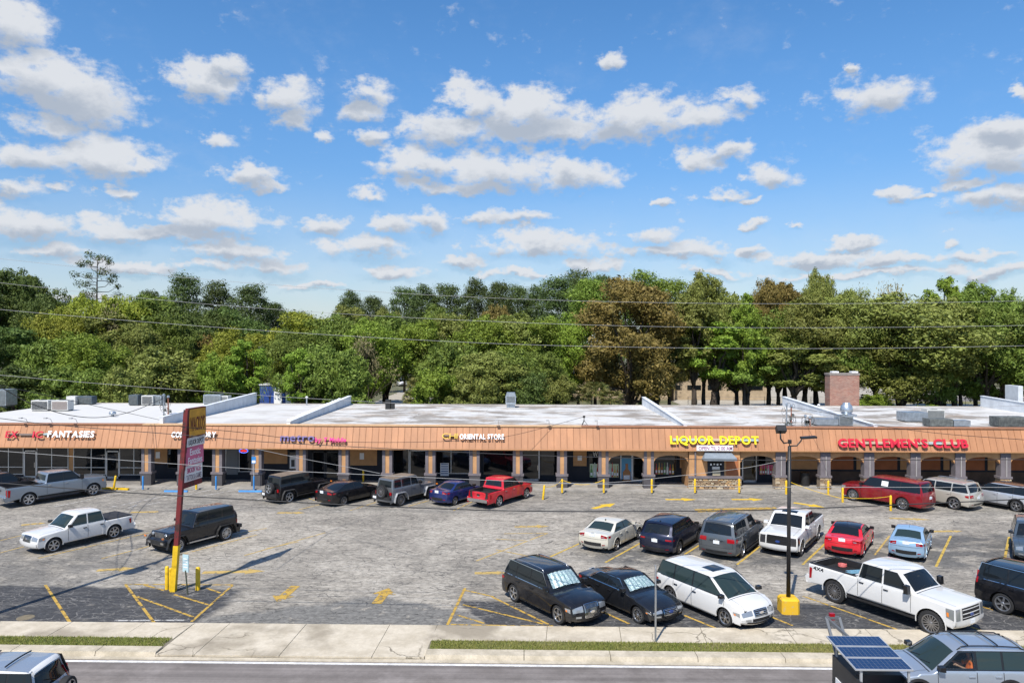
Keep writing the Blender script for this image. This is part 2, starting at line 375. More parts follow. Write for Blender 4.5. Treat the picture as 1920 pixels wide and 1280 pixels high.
m_kerb = simple_ground('kerb concrete', (.36, .315, .235), (.52, .46, .36), 1.6, .9, .12)
m_white = simple_ground('worn white road paint', (.50, .49, .47), (.72, .71, .69), 3.0, .8, .05)
walk = MB().box(-70, 70, Y_GRASS - .3, Y_LOT, -.05, .052).build('sidewalk', m_joint); walk['kind'] = 'structure'
# pavement slabs, each its own piece
rs = random.Random(3)
xs = []; x = -44.0
while x < 46: xs.append(x); x += 3.0 + rs.uniform(-.35, .35)
DRV0, DRV1 = G(322, 1203).x, G(806, 1203).x
xs = sorted([q for q in xs if abs(q - DRV0) > 1.2 and abs(q - DRV1) > 1.2] + [DRV0, DRV1])
skew = .10
for i in range(len(xs) - 1):
    a, b_ = xs[i] + .012, xs[i + 1] - .012
    front = Y_WALK if not (DRV0 < (a + b_) / 2 < DRV1) else Y_KERB - .0
    z = .066 + rs.uniform(-.004, .004)
    MB().add([(a, front, .0), (b_, front, .0), (b_ + skew, Y_LOT - .01, 0), (a + skew, Y_LOT - .01, 0), (a, front, z), (b_, front, z), (b_ + skew, Y_LOT - .01, z), (a + skew, Y_LOT - .01, z)],
             [(4, 5, 6, 7), (0, 1, 5, 4), (1, 2, 6, 5), (2, 3, 7, 6), (3, 0, 4, 7)]).build('slab', m_walk, walk)
# soil under the verge + kerb units
def verge(x0, x1):
    o = MB().add([(x0, Y_GRASS, .058), (x1, Y_GRASS, .058), (x1 + .05, Y_WALK + .02, .072), (x0 - .05, Y_WALK + .02, .072)], [(0, 1, 2, 3)]).build('verge_soil', simple_ground_grass); o['kind'] = 'structure'
simple_ground_grass = simple_ground('turf soil', (.07, .09, .02), (.13, .14, .045), 2.2, c2=(.20, .17, .09))
verge(-60, DRV0 - .25); verge(DRV1 + .1, 60)
kerb = MB().box(-60, 60, Y_ROAD - .0, Y_KERB - .02, -.05, .0).build('kerb_gutter', m_kerb); kerb['kind'] = 'structure'
kx = sorted([q for q in [-60 + 3.0 * i for i in range(41)] if abs(q - DRV0) > .9 and abs(q - DRV1) > .9] + [DRV0, DRV1])
for x, x2 in zip(kx, kx[1:]):
    L = x2 - x; a, b_ = x + .012, x + L - .012
    mid = (a + b_) / 2
    zt = .125 if not (DRV0 < mid < DRV1) else .035
    MB().add([(a, Y_KERB, -.03), (b_, Y_KERB, -.03), (b_, Y_KERB + .07, zt), (a, Y_KERB + .07, zt), (a, Y_GRASS + .03, zt), (b_, Y_GRASS + .03, zt), (b_, Y_GRASS + .03, -.03), (a, Y_GRASS + .03, -.03)],
             [(0, 1, 2, 3), (3, 2, 5, 4), (4, 5, 6, 7), (0, 3, 4, 7), (1, 6, 5, 2)]).build('kerb_stone', m_kerb, kerb)
sheet('road_edge_line', -100, 100, Y_ROAD - .22, Y_ROAD - .07, -.014, m_white)
m_bldgwalk = simple_ground('shop walkway concrete', (.23, .215, .19), (.36, .335, .30), 1.0, .9, .1, (.17, .16, .15))
bw = MB().box(-45, 45, 54.0, 57.7, -.05, .10).build('shop_walkway', m_bldgwalk); bw['kind'] = 'structure'
# grass blades on the verge (nobody could count it)
def grass(name, x0, x1, n, label):
    rg = np.random.default_rng(11)
    x_ = rg.uniform(x0, x1, n); y_ = rg.uniform(Y_GRASS + .02, Y_WALK + .03, n)
    cl = np.sin(x_ * 1.7) * np.cos(x_ * .61 + y_ * 2.2) + rg.normal(0, .8, n)
    keep = cl > -1.2; x_, y_ = x_[keep], y_[keep]; k = len(x_)
    h = rg.uniform(.035, .10, k); a = rg.uniform(0, 6.28, k); w = rg.uniform(.008, .018, k); lx, ly = rg.normal(0, .035, k), rg.normal(0, .035, k)
    v = np.zeros((k, 3, 3)); z0 = .055
    v[:, 0] = np.stack([x_ - np.cos(a) * w, y_ - np.sin(a) * w, np.full(k, z0)], 1)
    v[:, 1] = np.stack([x_ + np.cos(a) * w, y_ + np.sin(a) * w, np.full(k, z0)], 1)
    v[:, 2] = np.stack([x_ + lx, y_ + ly, z0 + h], 1)
    me = bpy.data.meshes.new(name); me.from_pydata(v.reshape(-1, 3).tolist(), [], np.arange(k * 3).reshape(-1, 3).tolist())
    tag(link(name, me, m_grass), label, 'grass', kind='stuff')
def leafmat(name, cols, rough=.6, trans=.14):
    t = NT(name)
    g = t.n('ShaderNodeNewGeometry'); oi = t.n('ShaderNodeObjectInfo')
    cr = t.n('ShaderNodeValToRGB'); e = cr.color_ramp.elements
    e[0].color = (*cols[0], 1); e[1].color = (*cols[-1], 1)
    for i, c in enumerate(cols[1:-1]): e.new((i + 1) / (len(cols) - 1)).color = (*c, 1)
    t.l(g.outputs['Random Per Island'], cr.inputs[0])
    patch = t.ramp(t.noise(t.co(), .28, 4, .6), .35, .68)
    col = t.mix(t.math('MULTIPLY', patch, .55), cr.outputs[0], cols[-1])
    hv = t.n('ShaderNodeHueSaturation'); t.l(col, hv.inputs['Color'])
    t.l(t.ramp(oi.outputs['Random'], 0, 1, .486, .506), hv.inputs['Hue']); t.l(t.ramp(oi.outputs['Random'], 0, 1, .85, 1.2), hv.inputs['Value'])
    t.l(hv.outputs[0], t.b.inputs['Base Color']); t.b.inputs['Roughness'].default_value = rough; t.b.inputs['Specular IOR Level'].default_value = .25
    tr = t.n('ShaderNodeBsdfTranslucent'); t.l(hv.outputs[0], tr.inputs[0])
    mx_ = t.n('ShaderNodeMixShader'); mx_.inputs[0].default_value = trans; t.l(t.b.outputs[0], mx_.inputs[1]); t.l(tr.outputs[0], mx_.inputs[2]); t.l(mx_.outputs[0], t.o.inputs[0])
    return t.m
m_grass = leafmat('verge grass', [(.13, .17, .025), (.20, .235, .045), (.30, .27, .10)])
grass('grass', -32, DRV0 - .1, 26000, 'green grass verge left of the cracked driveway apron')
grass('grass', DRV1 + .1, 32, 52000, 'green grass verge along the kerb beside the roadside sign post')

# painted lot markings: thin sheets just above the asphalt, broken by wear
def worn_paint(name, c, keep):
    t = NT(name); P = t.pos()
    f = t.ramp(t.noise(P, 3.2, 7, .74), keep - .05, keep + .07)
    t.l(t.mix(t.noise(P, 6, 5), tuple(q * .75 for q in c), c), t.b.inputs['Base Color']); t.b.inputs['Roughness'].default_value = .8
    tp = t.n('ShaderNodeBsdfTransparent'); mx_ = t.n('ShaderNodeMixShader'); t.l(f, mx_.inputs[0]); t.l(t.b.outputs[0], mx_.inputs[1]); t.l(tp.outputs[0], mx_.inputs[2]); t.l(mx_.outputs[0], t.o.inputs[0])
    return t.m
py_new = worn_paint('fresh yellow lot paint', (.70, .46, .03), .62)
py_mid = worn_paint('worn yellow lot paint', (.52, .33, .06), .535)
py_old = worn_paint('faded yellow lot paint', (.52, .36, .11), .555)
pw_old = worn_paint('faded white lot paint', (.55, .54, .52), .53)
py_bay = worn_paint('bay yellow paint', (.54, .37, .07), .58)
nmark = [0]
def line(a, b, w, m, name='painted_line'):
    A, B = G(*a), G(*b); d = (B - A).normalized(); s_ = Vector((-d.y, d.x, 0)) * w / 2
    nmark[0] += 1; z = .005 + .0012 * (nmark[0] % 5)
    o = MB().add([(p.x, p.y, z) for p in (A - s_, B - s_, B + s_, A + s_)], [(0, 1, 2, 3)]).build(name, m); o['kind'] = 'structure'
def arrow(a, b, w, m, head=.38, hw=2.6):
    A, B = G(*a), G(*b); d = B - A; s_ = Vector((-d.y, d.x, 0)).normalized() * w / 2; K = A + d * (1 - head)
    nmark[0] += 1; z = .005 + .0012 * (nmark[0] % 5)
    pts = (A - s_, K - s_, K - s_ * hw, B, K + s_ * hw, K + s_, A + s_)
    o = MB().add([(p.x, p.y, z) for p in pts], [tuple(range(7))]).build('painted_arrow', m); o['kind'] = 'structure'
w_ = .115
for a, b in [((85,1096),(132,1168)), ((235,1095),(290,1168)), ((257,1118),(362,1156)), ((436,1097),(359,1165)), ((270,1096),(307,1106)), ((327,1114),(390,1133)), ((387,1102),(413,1111)), ((234,1095),(437,1096)),
             ((839,1171),(872,1102)), ((920,1117),(1037,1174)), ((868,1105),(925,1118)), ((868,1133),(1018,1169)), ((856,1152),(908,1168)), ((1120,1142),(1180,1169)), ((1283,1153),(1350,1180)), ((1444,1155),(1486,1172)), ((1506,1117),(1686,1181)),
             ((1820,1131),(1862,1143)), ((1893,1150),(1919,1158)), ((1820,1174),(1852,1186)), ((845,1170),(1035,1174))]: line(a, b, w_, py_mid)
for a, b in [((0,1036),(54,1022)), ((72,1046),(280,998)), ((190,1047),(282,1023)), ((332,1041),(482,1002)), ((458,1041),(610,998)), ((0,1013),(46,1002)), ((500,1028),(560,1015)), ((568,930),(590,938)), ((560,955),(610,943)), ((655,957),(705,941)), ((765,949),(815,935)), ((850,957),(890,938)), ((445,1000),(500,990)),
             ((893,1051),(1027,999)), ((945,1000),(1024,999)), ((930,1010),(985,1013)), ((1640,1040),(1668,1004)), ((1880,940),(1795,928)), ((1905,942),(1850,930)), ((1752,932),(1800,945)), ((1000,1044),(930,1030))]: line(a, b, .10, py_old)
for a, b in [((1028,1045),(1090,1017)), ((1135,1054),(1202,1017)), ((1280,1041),(1314,1020)), ((1382,1058),(1428,1021)), ((1505,1058),(1552,1014)), ((1755,1062),(1783,1004)), ((1884,1046),(1892,1006))]: line(a, b, .12, py_bay)
for a, b in [((100,950),(258,917)), ((205,951),(372,917)), ((240,952),(258,946)), ((275,946),(300,941)), ((320,935),(420,912)), ((470,940),(520,925)), ((375,930),(460,915)), ((215,1163),(345,1162))]: line(a, b, .10, pw_old)
arrow((554,1098), (519,1128), .42, py_mid, .36, 2.4); arrow((706,1131), (729,1102), .42, py_mid, .42, 2.5)
arrow((1112,953), (1154,943), .40, py_new, .5, 2.4); arrow((1248,936), (1306,936), .36, py_new, .45, 2.8); arrow((1372,936), (1432,936), .36, py_new, .4, 2.8); arrow((1488,942), (1547,951), .36, py_new, .45, 2.6)
arrow((182,1069), (255,1065), .35, py_old, .4, 2.0); arrow((380,1073), (497,1070), .40, py_old, .3, 2.0); arrow((965,987), (1030,986), .35, py_old, .35, 2.2); arrow((245,960), (298,959), .35, py_old, .1, 1.2); arrow((520,961), (572,961), .35, py_old, .3, 1.8); arrow((40,984), (86,980), .35, py_old, .3, 1.6); arrow((890,1074), (950,1073), .35, py_old, .3, 1.6); arrow((1668,971), (1745,974), .35, py_old, .4, 1.9); arrow((1745,996), (1805,995), .35, py_old, .3, 1.6)
line((1305,957), (1458,953), .85, py_mid); 
# drain cover in the sealed strip
tag(MB().lathe([(0.0, .012), (.30, .012), (.32, .0)], 'Z', 20, G(48, 1157)).build('manhole_cover', mat('rusty lid', (.17, .14, .09), .8, var=.3)), 'round tan manhole lid set in dark asphalt by the pavement', 'manhole')
# ------------------------------------------------------------------ vehicles
# A vehicle is lofted: a centreline profile (front bumper over the roof to the rear bumper) carries the
# bonnet, screens, roof and tail; the sides hang from its edge down to sill and wheel arches.
# Vehicle axes: x forward, y left, z up, origin on the ground below the middle.
def smooth01(t): t = min(1, max(0, t)); return t * t * (3 - 2 * t)
class Shell:
    def __init__(s, d):
        s.d = d
        k = d['prof']; s.K = len(k)
        pts = []                                        # (u, x, z) with rounded corners
        for i, p in enumerate(k):
            x, z = p[0], p[1]; r = p[2] if len(p) > 2 else .08
            if i in (0, s.K - 1): pts.append((float(i), x, z)); continue
            a, b = Vector(k[i-1][:2]), Vector(k[i+1][:2]); c = Vector((x, z))
            la, lb = (a - c).length, (b - c).length
            ra, rb = min(r, la * .48), min(r, lb * .48)
            pa, pb = c + (a - c) * (ra / la), c + (b - c) * (rb / lb)
            for q in range(7):
                t = q / 6; P = pa * (1-t)**2 + c * 2*t*(1-t) + pb * t*t
                pts.append((i - (ra/la) * (1-t) + (rb/lb) * t, P.x, P.y))
        s.U = np.array([p[0] for p in pts]); s.PX = np.array([p[1] for p in pts]); s.PZ = np.array([p[2] for p in pts])
        us = list(s.U)
        for i in range(len(pts) - 1):
            L = math.hypot(pts[i+1][1] - pts[i][1], pts[i+1][2] - pts[i][2]); n = int(L / .055)
            for q in range(1, n): us.append(pts[i][0] + (pts[i+1][0] - pts[i][0]) * q / n)
        s.us = sorted(us)
        s.xf = max(p[1] for p in pts); s.xr = min(p[1] for p in pts)
    def P(s, u): return float(np.interp(u, s.U, s.PX)), float(np.interp(u, s.U, s.PZ))
    def nrm(s, u):
        a, b = s.P(max(u - .12, 0)), s.P(min(u + .12, s.K - 1))
        dx, dz = b[0] - a[0], b[1] - a[1]; l = math.hypot(dx, dz) or 1
        return dz / l * 1.0, -dx / l                    # left of the travel direction = outwards
    def Wd(s, x, z):
        d = s.d; w = d['w'] / 2
        tf = smooth01((x - (s.xf - d.get('lf', .95))) / d.get('lf', .95)); tr = smooth01(((s.xr + d.get('lr', .7)) - x) / d.get('lr', .7))
        w *= 1 - d.get('tf', .10) * tf**1.6 - d.get('tr', .07) * tr**1.6
        bz, rz = d['belt'], d['h']
        if z < bz:
            m = d.get('mid', .62) * bz
            if z < m: w -= d.get('tuck', .07) * ((m - z) / m) ** 2
            else: w -= .035 * ((z - m) / (bz - m)) ** 2
        else:
            w -= .035 + d.get('shoulder', .03) * smooth01((z - bz + .05) / .16)
            w -= d.get('tum', .17) * ((z - bz) / (rz - bz)) ** 1.15
        return max(w, .2)
    def rib(s, u, t, off=0.0):                           # point on the centre surface, t across from -1 to 1
        d = s.d; x, z = s.P(u); nx, nz = s.nrm(u)
        c = abs(nx) ** 1.5 * d.get('bow', .17) + abs(nz) * (d.get('crown', .035) if u > (4.5 if d['kind'] != 'jeep' else 0) else d.get('hcrown', .075 if d['kind'] in ('sedan', 'suv') else .05))
        k = c * abs(t) ** 2.3
        px, pz = x - nx * k, z - nz * k
        y = t * (s.Wd(px, pz) - d.get('fil', .045))
        return Vector((px + nx * off, y, pz + nz * off))
    def side(s, x, z, sg=1, off=0.0): return Vector((x, sg * (s.Wd(x, z) + off), z))
    def low(s, x):                                       # lower edge of the side
        d = s.d; z = d.get('sill', .26)
        e = min((s.xf - x) / .7, (x - s.xr) / .7)
        if e < 1: z = d['lip'] + (z - d['lip']) * max(e, 0)
        for xa in (d['xa_f'], d['xa_r']):
            r = d['ra']; q = r * r - (x - xa) ** 2
            if q > 0: z = max(z, d['wr'] + math.sqrt(q) * d.get('archk', 1.0))
        return z
    def body(s):
        m = MB(); T = [-1, -.93, -.8, -.5, -.2, 0, .2, .5, .8, .93, 1]
        if s.d.get('bed'): T = [-1, -.95, -.87, -.5, -.2, 0, .2, .5, .87, .95, 1]
        f = s.d.get('fil', .045); rows = []; NR = 18
        for u in s.us:
            x, z = s.P(u); nx, nz = s.nrm(u); row_c = [s.rib(u, t) for t in T]
            rows.append((u, row_c))
        nT = len(T); bed = s.d.get('bed')
        base = []; 
        for u, rc in rows: base.append(len(m.v)); m.v += [tuple(p) for p in rc]
        for i in range(len(rows) - 1):
            for j in range(nT - 1):
                if bed and bed[0] <= rows[i][0] and rows[i+1][0] <= bed[1] and 2 <= j <= nT - 4: continue
                m.f.append((base[i] + j, base[i] + j + 1, base[i+1] + j + 1, base[i+1] + j))
        for sg in (1, -1):
            cols = []
            for i, (u, rc) in enumerate(rows):
                E = rc[-1] if sg > 0 else rc[0]; nx, nz = s.nrm(u)
                q = Vector((E.x - nx * f, 0, E.z - nz * f)); q.y = sg * s.Wd(q.x, q.z)
                c1 = Vector((E.x - nx * f * .12, E.y + (q.y - E.y) * .62, E.z - nz * f * .12)); c2 = Vector((E.x - nx * f * .45, E.y + (q.y - E.y) * .90, E.z - nz * f * .45))
                xb = s.xr + .03 + (q.x - s.xr) * ((s.xf - s.xr - .06) / (s.xf - s.xr)); zb = min(s.low(xb), q.z - .01)
                col = [E, c1, c2, q]
                for r in range(1, NR + 1):
                    t = r / NR; xx = q.x + (xb - q.x) * t; zz = q.z + (zb - q.z) * t
                    col.append(s.side(xx, zz, sg))
                e2 = col[-1].copy(); e2.y -= sg * .05; col.append(e2)
                cols.append(col)
            b0 = len(m.v); n = len(cols[0])
            for c in cols: m.v += [tuple(p) for p in c]
            for i in range(len(cols) - 1):
                for j in range(n - 1):
                    a = b0 + i * n + j; q = (a, a + 1, a + n + 1, a + n)
                    if sg > 0 and s.d.get('hole') and s.d['hole'](sum(m.v[e][0] for e in q) / 4, sum(m.v[e][2] for e in q) / 4): continue
                    m.f.append(q if sg < 0 else q[::-1])
        return m
    def patch(s, m, u0, u1, t0, t1, off=.006, nu=8, nt=8, t0b=None, t1b=None):
        t0b = t0 if t0b is None else t0b; t1b = t1 if t1b is None else t1b
        return m.grid(lambda a, b: s.rib(u0 + (u1 - u0) * a, (t0 + (t0b - t0) * a) * (1 - b) + (t1 + (t1b - t1) * a) * b, off), nu, nt)
    def spatch(s, m, q, sg, off=.006, n=6):              # quad (x,z)*4 : rear-low, front-low, front-top, rear-top
        def fn(a, b):
            x = (q[0][0]*(1-a) + q[1][0]*a) * (1-b) + (q[3][0]*(1-a) + q[2][0]*a) * b
            z = (q[0][1]*(1-a) + q[1][1]*a) * (1-b) + (q[3][1]*(1-a) + q[2][1]*a) * b
            return s.side(x, z, sg, off)
        return m.grid(fn, n, n)
def _clear():
    t = NT('see-through tinted glass'); tp = t.n('ShaderNodeBsdfTransparent'); tp.inputs[0].default_value = (.80, .86, .86, 1); gl = t.n('ShaderNodeBsdfGlossy'); gl.inputs['Roughness'].default_value = .02
    fr_ = t.n('ShaderNodeFresnel'); fr_.inputs[0].default_value = 1.45; mx_ = t.n('ShaderNodeMixShader'); t.l(fr_.outputs[0], mx_.inputs[0]); t.l(tp.outputs[0], mx_.inputs[1]); t.l(gl.outputs[0], mx_.inputs[2]); t.l(mx_.outputs[0], t.o.inputs[0]); return t.m
m_clear = _clear()
WHEELS = {}
def wheel_meshes(style):
    if style in WHEELS: return WHEELS[style]
    t = .11                                             # unit wheel of radius 1 (scaled later); half width scaled separately
    ty = MB().lathe([(.68, .9), (.80, 1.0), (.93, .98), (.99, .78), (1.0, .4), (1.0, -.4), (.99, -.78), (.93, -.98), (.80, -1.0), (.68, -.9)], 'Y', 32, closed=True)
    if style[2]:                                        # chunky tread blocks
        for i in range(32):
            a = 2 * math.pi * i / 32
            for y in (-.55, .55):
                ty.obox((math.cos(a) * 1.005, y, math.sin(a) * 1.005), (.05, .75, .10), Matrix.Rotation(-a, 3, 'Y'))
    rim = MB().lathe([(.70, .88), (.735, .93), (.70, .96), (.655, .90), (.63, .55)], 'Y', 32)
    n, kind = style[0], style[1]
    for i in range(n):
        a = 2 * math.pi * i / n + .3
        w = {'thin': .07, 'wide': .17, 'split': .075}[kind]
        offs = (-.10, .10) if kind == 'split' else (0,)
        for o_ in offs:
            q = Matrix.Rotation(-a, 3, 'Y')
            A = q @ Vector((.10, .82, o_ * .35)); B = q @ Vector((.67, .80, o_ * 1.25))
            rim.bar(A, B, .16, w) if False else rim.add(*spoke(A, B, w, q))
    rim.lathe([(0.0, .92), (.11, .91), (.15, .82), (.15, .5)], 'Y', 16)
    hub = MB().lathe([(0.0, .42), (.67, .42), (.67, -.6), (0, -.6)], 'Y', 20)
    WHEELS[style] = (ty.mesh('tyre', True), rim.mesh('rim'), hub.mesh('wheel'))
    return WHEELS[style]
def spoke(A, B, w, q):
    s_ = q @ Vector((0, 0, 1)); y = Vector((0, .14, 0)); vs = []
    for p, k in ((A, .5), (B, .62)): vs += [p - s_*w*k, p + s_*w*k, p + s_*w*k*.8 - y, p - s_*w*k*.8 - y]
    return vs, [(0, 1, 5, 4), (1, 2, 6, 5), (3, 0, 4, 7), (2, 3, 7, 6)]
def add_wheel(root, x, y, r, wd, style, rm, outer):
    ty, ri, hu = wheel_meshes(style)
    sg = 1 if outer > 0 else -1
    o = link('wheel', hu, under, root, (x, y, r)); o.scale = (r, wd / 2 * sg, r)
    link('tyre', ty, rubber, o); link('rim', ri, rm, o, objmat=True)
    return o

def mk_prof(kind, d):
    L, h, belt = d['L'], d['h'], d['belt']; F_, B_ = L / 2, -L / 2
    cw, wt, rr, rb = d['cowl'], d['wtop'], d['rroof'], d['rbase']   # x of screen base, screen top, roof end, rear-glass base
    hz, hl = d['hood'], d['nose']                                   # bonnet height at cowl, at nose
    g = d.get('g', .22)
    fr = [(F_ - .12, g, .05), (F_ - .02, g + .12, .06), (F_, g + .32, .10), (F_ - d.get('rake', .10), hl, d.get('nr', .20)), (cw - (cw - F_) * .55, hl + (hz - hl) * .72, .5), (cw, hz, .10)]
    if kind in ('sedan',):
        return fr + [(wt, h - .02, .45), ((wt + rr) / 2, h, .6), (rr, h - .045, .5), (rb, d['deck'], .22), (B_ + .06, d['deck'] - .015, .09), (B_, d['deck'] - .20, .14), (B_ + .01, g + .22, .10), (B_ + .12, g + .02, .05)]
    if kind == 'suv':
        return fr + [(wt, h - .02, .40), ((wt + rr) / 2, h, .6), (rr, h - d.get('droop', .05), .22), (rb, belt + .02, .20), (B_ + .03, belt - .16, .14), (B_ + .0, .62, .10), (B_ + .0, g + .18, .08), (B_ + .10, g + .02, .05)]
    if kind == 'pickup':
        bd = d['bedz']
        return fr + [(wt, h - .02, .38), ((wt + rr) / 2, h, .6), (rr, h - .035, .14), (rb, bd + .02, .06), (rb - .05, bd, .04), (B_ + .02, bd, .035), (B_, bd - .12, .04), (B_ + .02, .55, .06), (B_ - .0, g + .36, .05), (B_ + .05, g + .12, .05)]
    if kind == 'jeep':
        return [(F_ - .10, g + .22, .05), (F_, g + .36, .05), (F_, g + .52, .06), (F_ - .16, g + .56, .05), (F_ - .20, hl, .10), (cw, hz, .05), (wt, h - .02, .16), ((wt + rr) / 2, h, .6), (rr, h - .03, .12), (rb, belt, .05), (B_ + .24, .62, .06), (B_ + .24, g + .42, .05), (B_, g + .38, .04), (B_, g + .2, .05), (B_ + .10, g + .16, .04)]
SPEC = {
 'sedan': dict(kind='sedan', L=4.84, w=1.83, h=1.45, belt=.98, wr=.325, wb=2.74, fo=.96, cowl=.98, wtop=.22, rroof=-.95, rbase=-1.70, hood=.98, nose=.72, deck=1.04, tum=.20),
 'small': dict(kind='sedan', L=4.37, w=1.70, h=1.45, belt=.96, wr=.30, wb=2.57, fo=.84, cowl=.98, wtop=.25, rroof=-.80, rbase=-1.52, hood=.97, nose=.70, deck=1.06, tum=.19),
 'suv':   dict(kind='suv', L=4.9, w=1.92, h=1.72, belt=1.08, wr=.365, wb=2.87, fo=.94, cowl=1.12, wtop=.42, rroof=-1.95, rbase=-2.30, hood=1.10, nose=.92, tum=.17),
 'big':   dict(kind='suv', L=5.30, w=2.03, h=1.92, belt=1.20, wr=.41, wb=3.08, fo=1.0, cowl=1.22, wtop=.60, rroof=-2.38, rbase=-2.58, hood=1.24, nose=1.14, rake=.06, tum=.17, g=.26, sill=.34, tf=.06, bow=.10),
 'van':   dict(kind='suv', L=5.15, w=2.0, h=1.74, belt=1.03, wr=.345, wb=3.0, fo=1.0, cowl=1.72, wtop=.62, rroof=-2.15, rbase=-2.45, hood=1.06, nose=.84, rake=.14, nr=.2, tum=.19),
 'wagon': dict(kind='suv', L=4.82, w=1.84, h=1.66, belt=1.04, wr=.345, wb=2.745, fo=.95, cowl=1.15, wtop=.30, rroof=-1.85, rbase=-2.28, hood=1.03, nose=.80, tum=.19),
 'mid':   dict(kind='pickup', L=5.25, w=1.86, h=1.77, belt=1.10, wr=.375, wb=3.20, fo=.92, cowl=1.18, wtop=.52, rroof=-.92, rbase=-1.08, hood=1.10, nose=.99, bedz=1.10, tum=.15, g=.30, sill=.38, tf=.07, bow=.10),
 'full':  dict(kind='pickup', L=5.89, w=2.01, h=1.93, belt=1.22, wr=.41, wb=3.68, fo=.96, cowl=1.42, wtop=.78, rroof=-.82, rbase=-.98, hood=1.25, nose=1.17, rake=.05, bedz=1.24, tum=.14, g=.32, sill=.42, tf=.04, bow=.08, tr=.02, nr=.09),
 'heavy': dict(kind='pickup', L=6.35, w=2.03, h=2.03, belt=1.34, wr=.44, wb=4.06, fo=.97, cowl=1.58, wtop=.96, rroof=-.74, rbase=-.90, hood=1.39, nose=1.30, rake=.04, bedz=1.36, tum=.13, g=.38, sill=.52, nr=.09, tf=.03, bow=.07, tr=.02),
 'jeep':  dict(kind='jeep', L=4.62, w=1.60, h=1.86, belt=1.20, wr=.40, wb=2.95, fo=.66, cowl=.74, wtop=.44, rroof=-1.90, rbase=-2.00, hood=1.14, nose=1.10, tum=.08, tf=.02, tr=.02, bow=.03, g=.18, sill=.48, tuck=.02, crown=.02, fil=.03),
}
def vehicle(name, label, cat, spec, body_m, loc, hd, over=None, wheel=((5, 'wide', 0), alloy), look='', lamps='plain', group=None, grille='bars', plate=True, glz=None):
    d = dict(SPEC[spec]); d.update(over or {})
    look = set(look.split())
    glz = glz or glass
    d['xa_f'] = d['L'] / 2 - d['fo']; d['xa_r'] = d['xa_f'] - d['wb']; d['ra'] = d['wr'] + d.get('gap', .075); d['prof'] = mk_prof(d['kind'], d); d.setdefault('lip', d.get('g', .22) + .04)
    pick = d['kind'] == 'pickup'; jeep = d['kind'] == 'jeep'; sedan = d['kind'] == 'sedan'
    if pick: d['bed'] = (9.3, 9.93) if False else (8.75, 10.0)
    S = Shell(d); root = thing(name, label, cat, (loc[0], loc[1], .005), hd, group)
    K = len(d['prof']); h, belt, w, L = d['h'], d['belt'], d['w'], d['L']; ns = 5     # knot index of the screen base
    if pick: d['bed'] = (ns + 5.05, ns + 5.97); 
    S.d = d
    if 'openwindow' in look:                             # a see-through driver's window
        zb_, zt_ = belt + .055, h - .11; xr_ = (d['wtop'] + d['xa_r']) / 2 + .22 + .035
        d['hole'] = lambda x, z: zb_ - .0 < z < zt_ + .0 and xr_ - .0 < x < d['cowl'] + (d['wtop'] - d['cowl']) * (z - d['hood']) / (h - d['hood']) - .24
    bo = S.body().build('body', body_m, root, True, fixn=True)
    dark = MB().box(S.xr + .16, S.xf - .2, -(w/2 - .27), w/2 - .27, d.get('g', .22) + .02, belt - .25)
    dark.build('underbody', under, root)
    sx = d['xa_f'], d['xa_r']; track = w / 2 - .03
    for x in sx:
        for sg in (1, -1): add_wheel(root, x, sg * (track - .115 + (.07 if jeep else 0)), d['wr'], .30 if jeep or 'chunky' in look else .24, wheel[0], wheel[1], sg)
    # ---- glazing
    g = MB(); S.patch(g, ns + .07, ns + .93, -.90, .90, .007, 10, 10); g.build('windshield', glz, root, True)
    if 'shade' in look:
        g = MB(); g.grid(lambda a, b: S.rib(ns + .17 + .70 * a, -.84 + 1.68 * b, .012 + .05 * abs(((b * 6) % 1) - .5)), 10, 36)
        g.build('sunshade', m_shade, root, False)
    if sedan: a, b_ = ns + 3.08, ns + 3.93
    elif jeep: a, b_ = ns + 3.2, ns + 3.85
    elif pick: a, b_ = ns + 3.22, ns + 3.8
    else: a, b_ = ns + 3.14, ns + 3.95
    g = MB(); S.patch(g, a, b_, -.86, .86, .007, 10, 10); g.build('rear_glass', glz, root, True)
    if jeep or not sedan and not pick: 
        m = MB(); p = S.rib(ns + 3.85, -.05, .02); q = S.rib(ns + 3.55, .55, .02); m.bar(p, q, .02); m.build('wiper', trim, root)
    # side windows between the screen and the rear pillar; outline follows the roof
    zb = belt + .055; zt = h - (.11 if not jeep else .10)
    cw, wt, rr, rb = d['cowl'], d['wtop'], d['rroof'], d['rbase']
    def xfront(z): return cw + (wt - cw) * (z - d['hood']) / (h - d['hood'])
    def xrear(z): return rr + (rb - rr) * (h - z) / max(h - (d.get('deck', belt) if sedan else (d.get('bedz', belt))), .1)
    fx = lambda z: xfront(z) - .13 - (.10 if not jeep else .02)
    kb = {'sedan': .20, 'suv': .12, 'pickup': .14, 'jeep': .12}[d['kind']]
    rx = lambda z: xrear(z) + kb
    n_side = d.get('nside', 2 if (sedan or pick) else 3)
    cuts = d.get('cuts')
    if cuts is None:
        xm = (wt + d['xa_r']) / 2 + .22
        cuts = {2: [xm if not pick else (fx(zb) + rx(zb)) / 2 - .02], 3: [xm - .0, d['xa_r'] + .18]}[n_side]
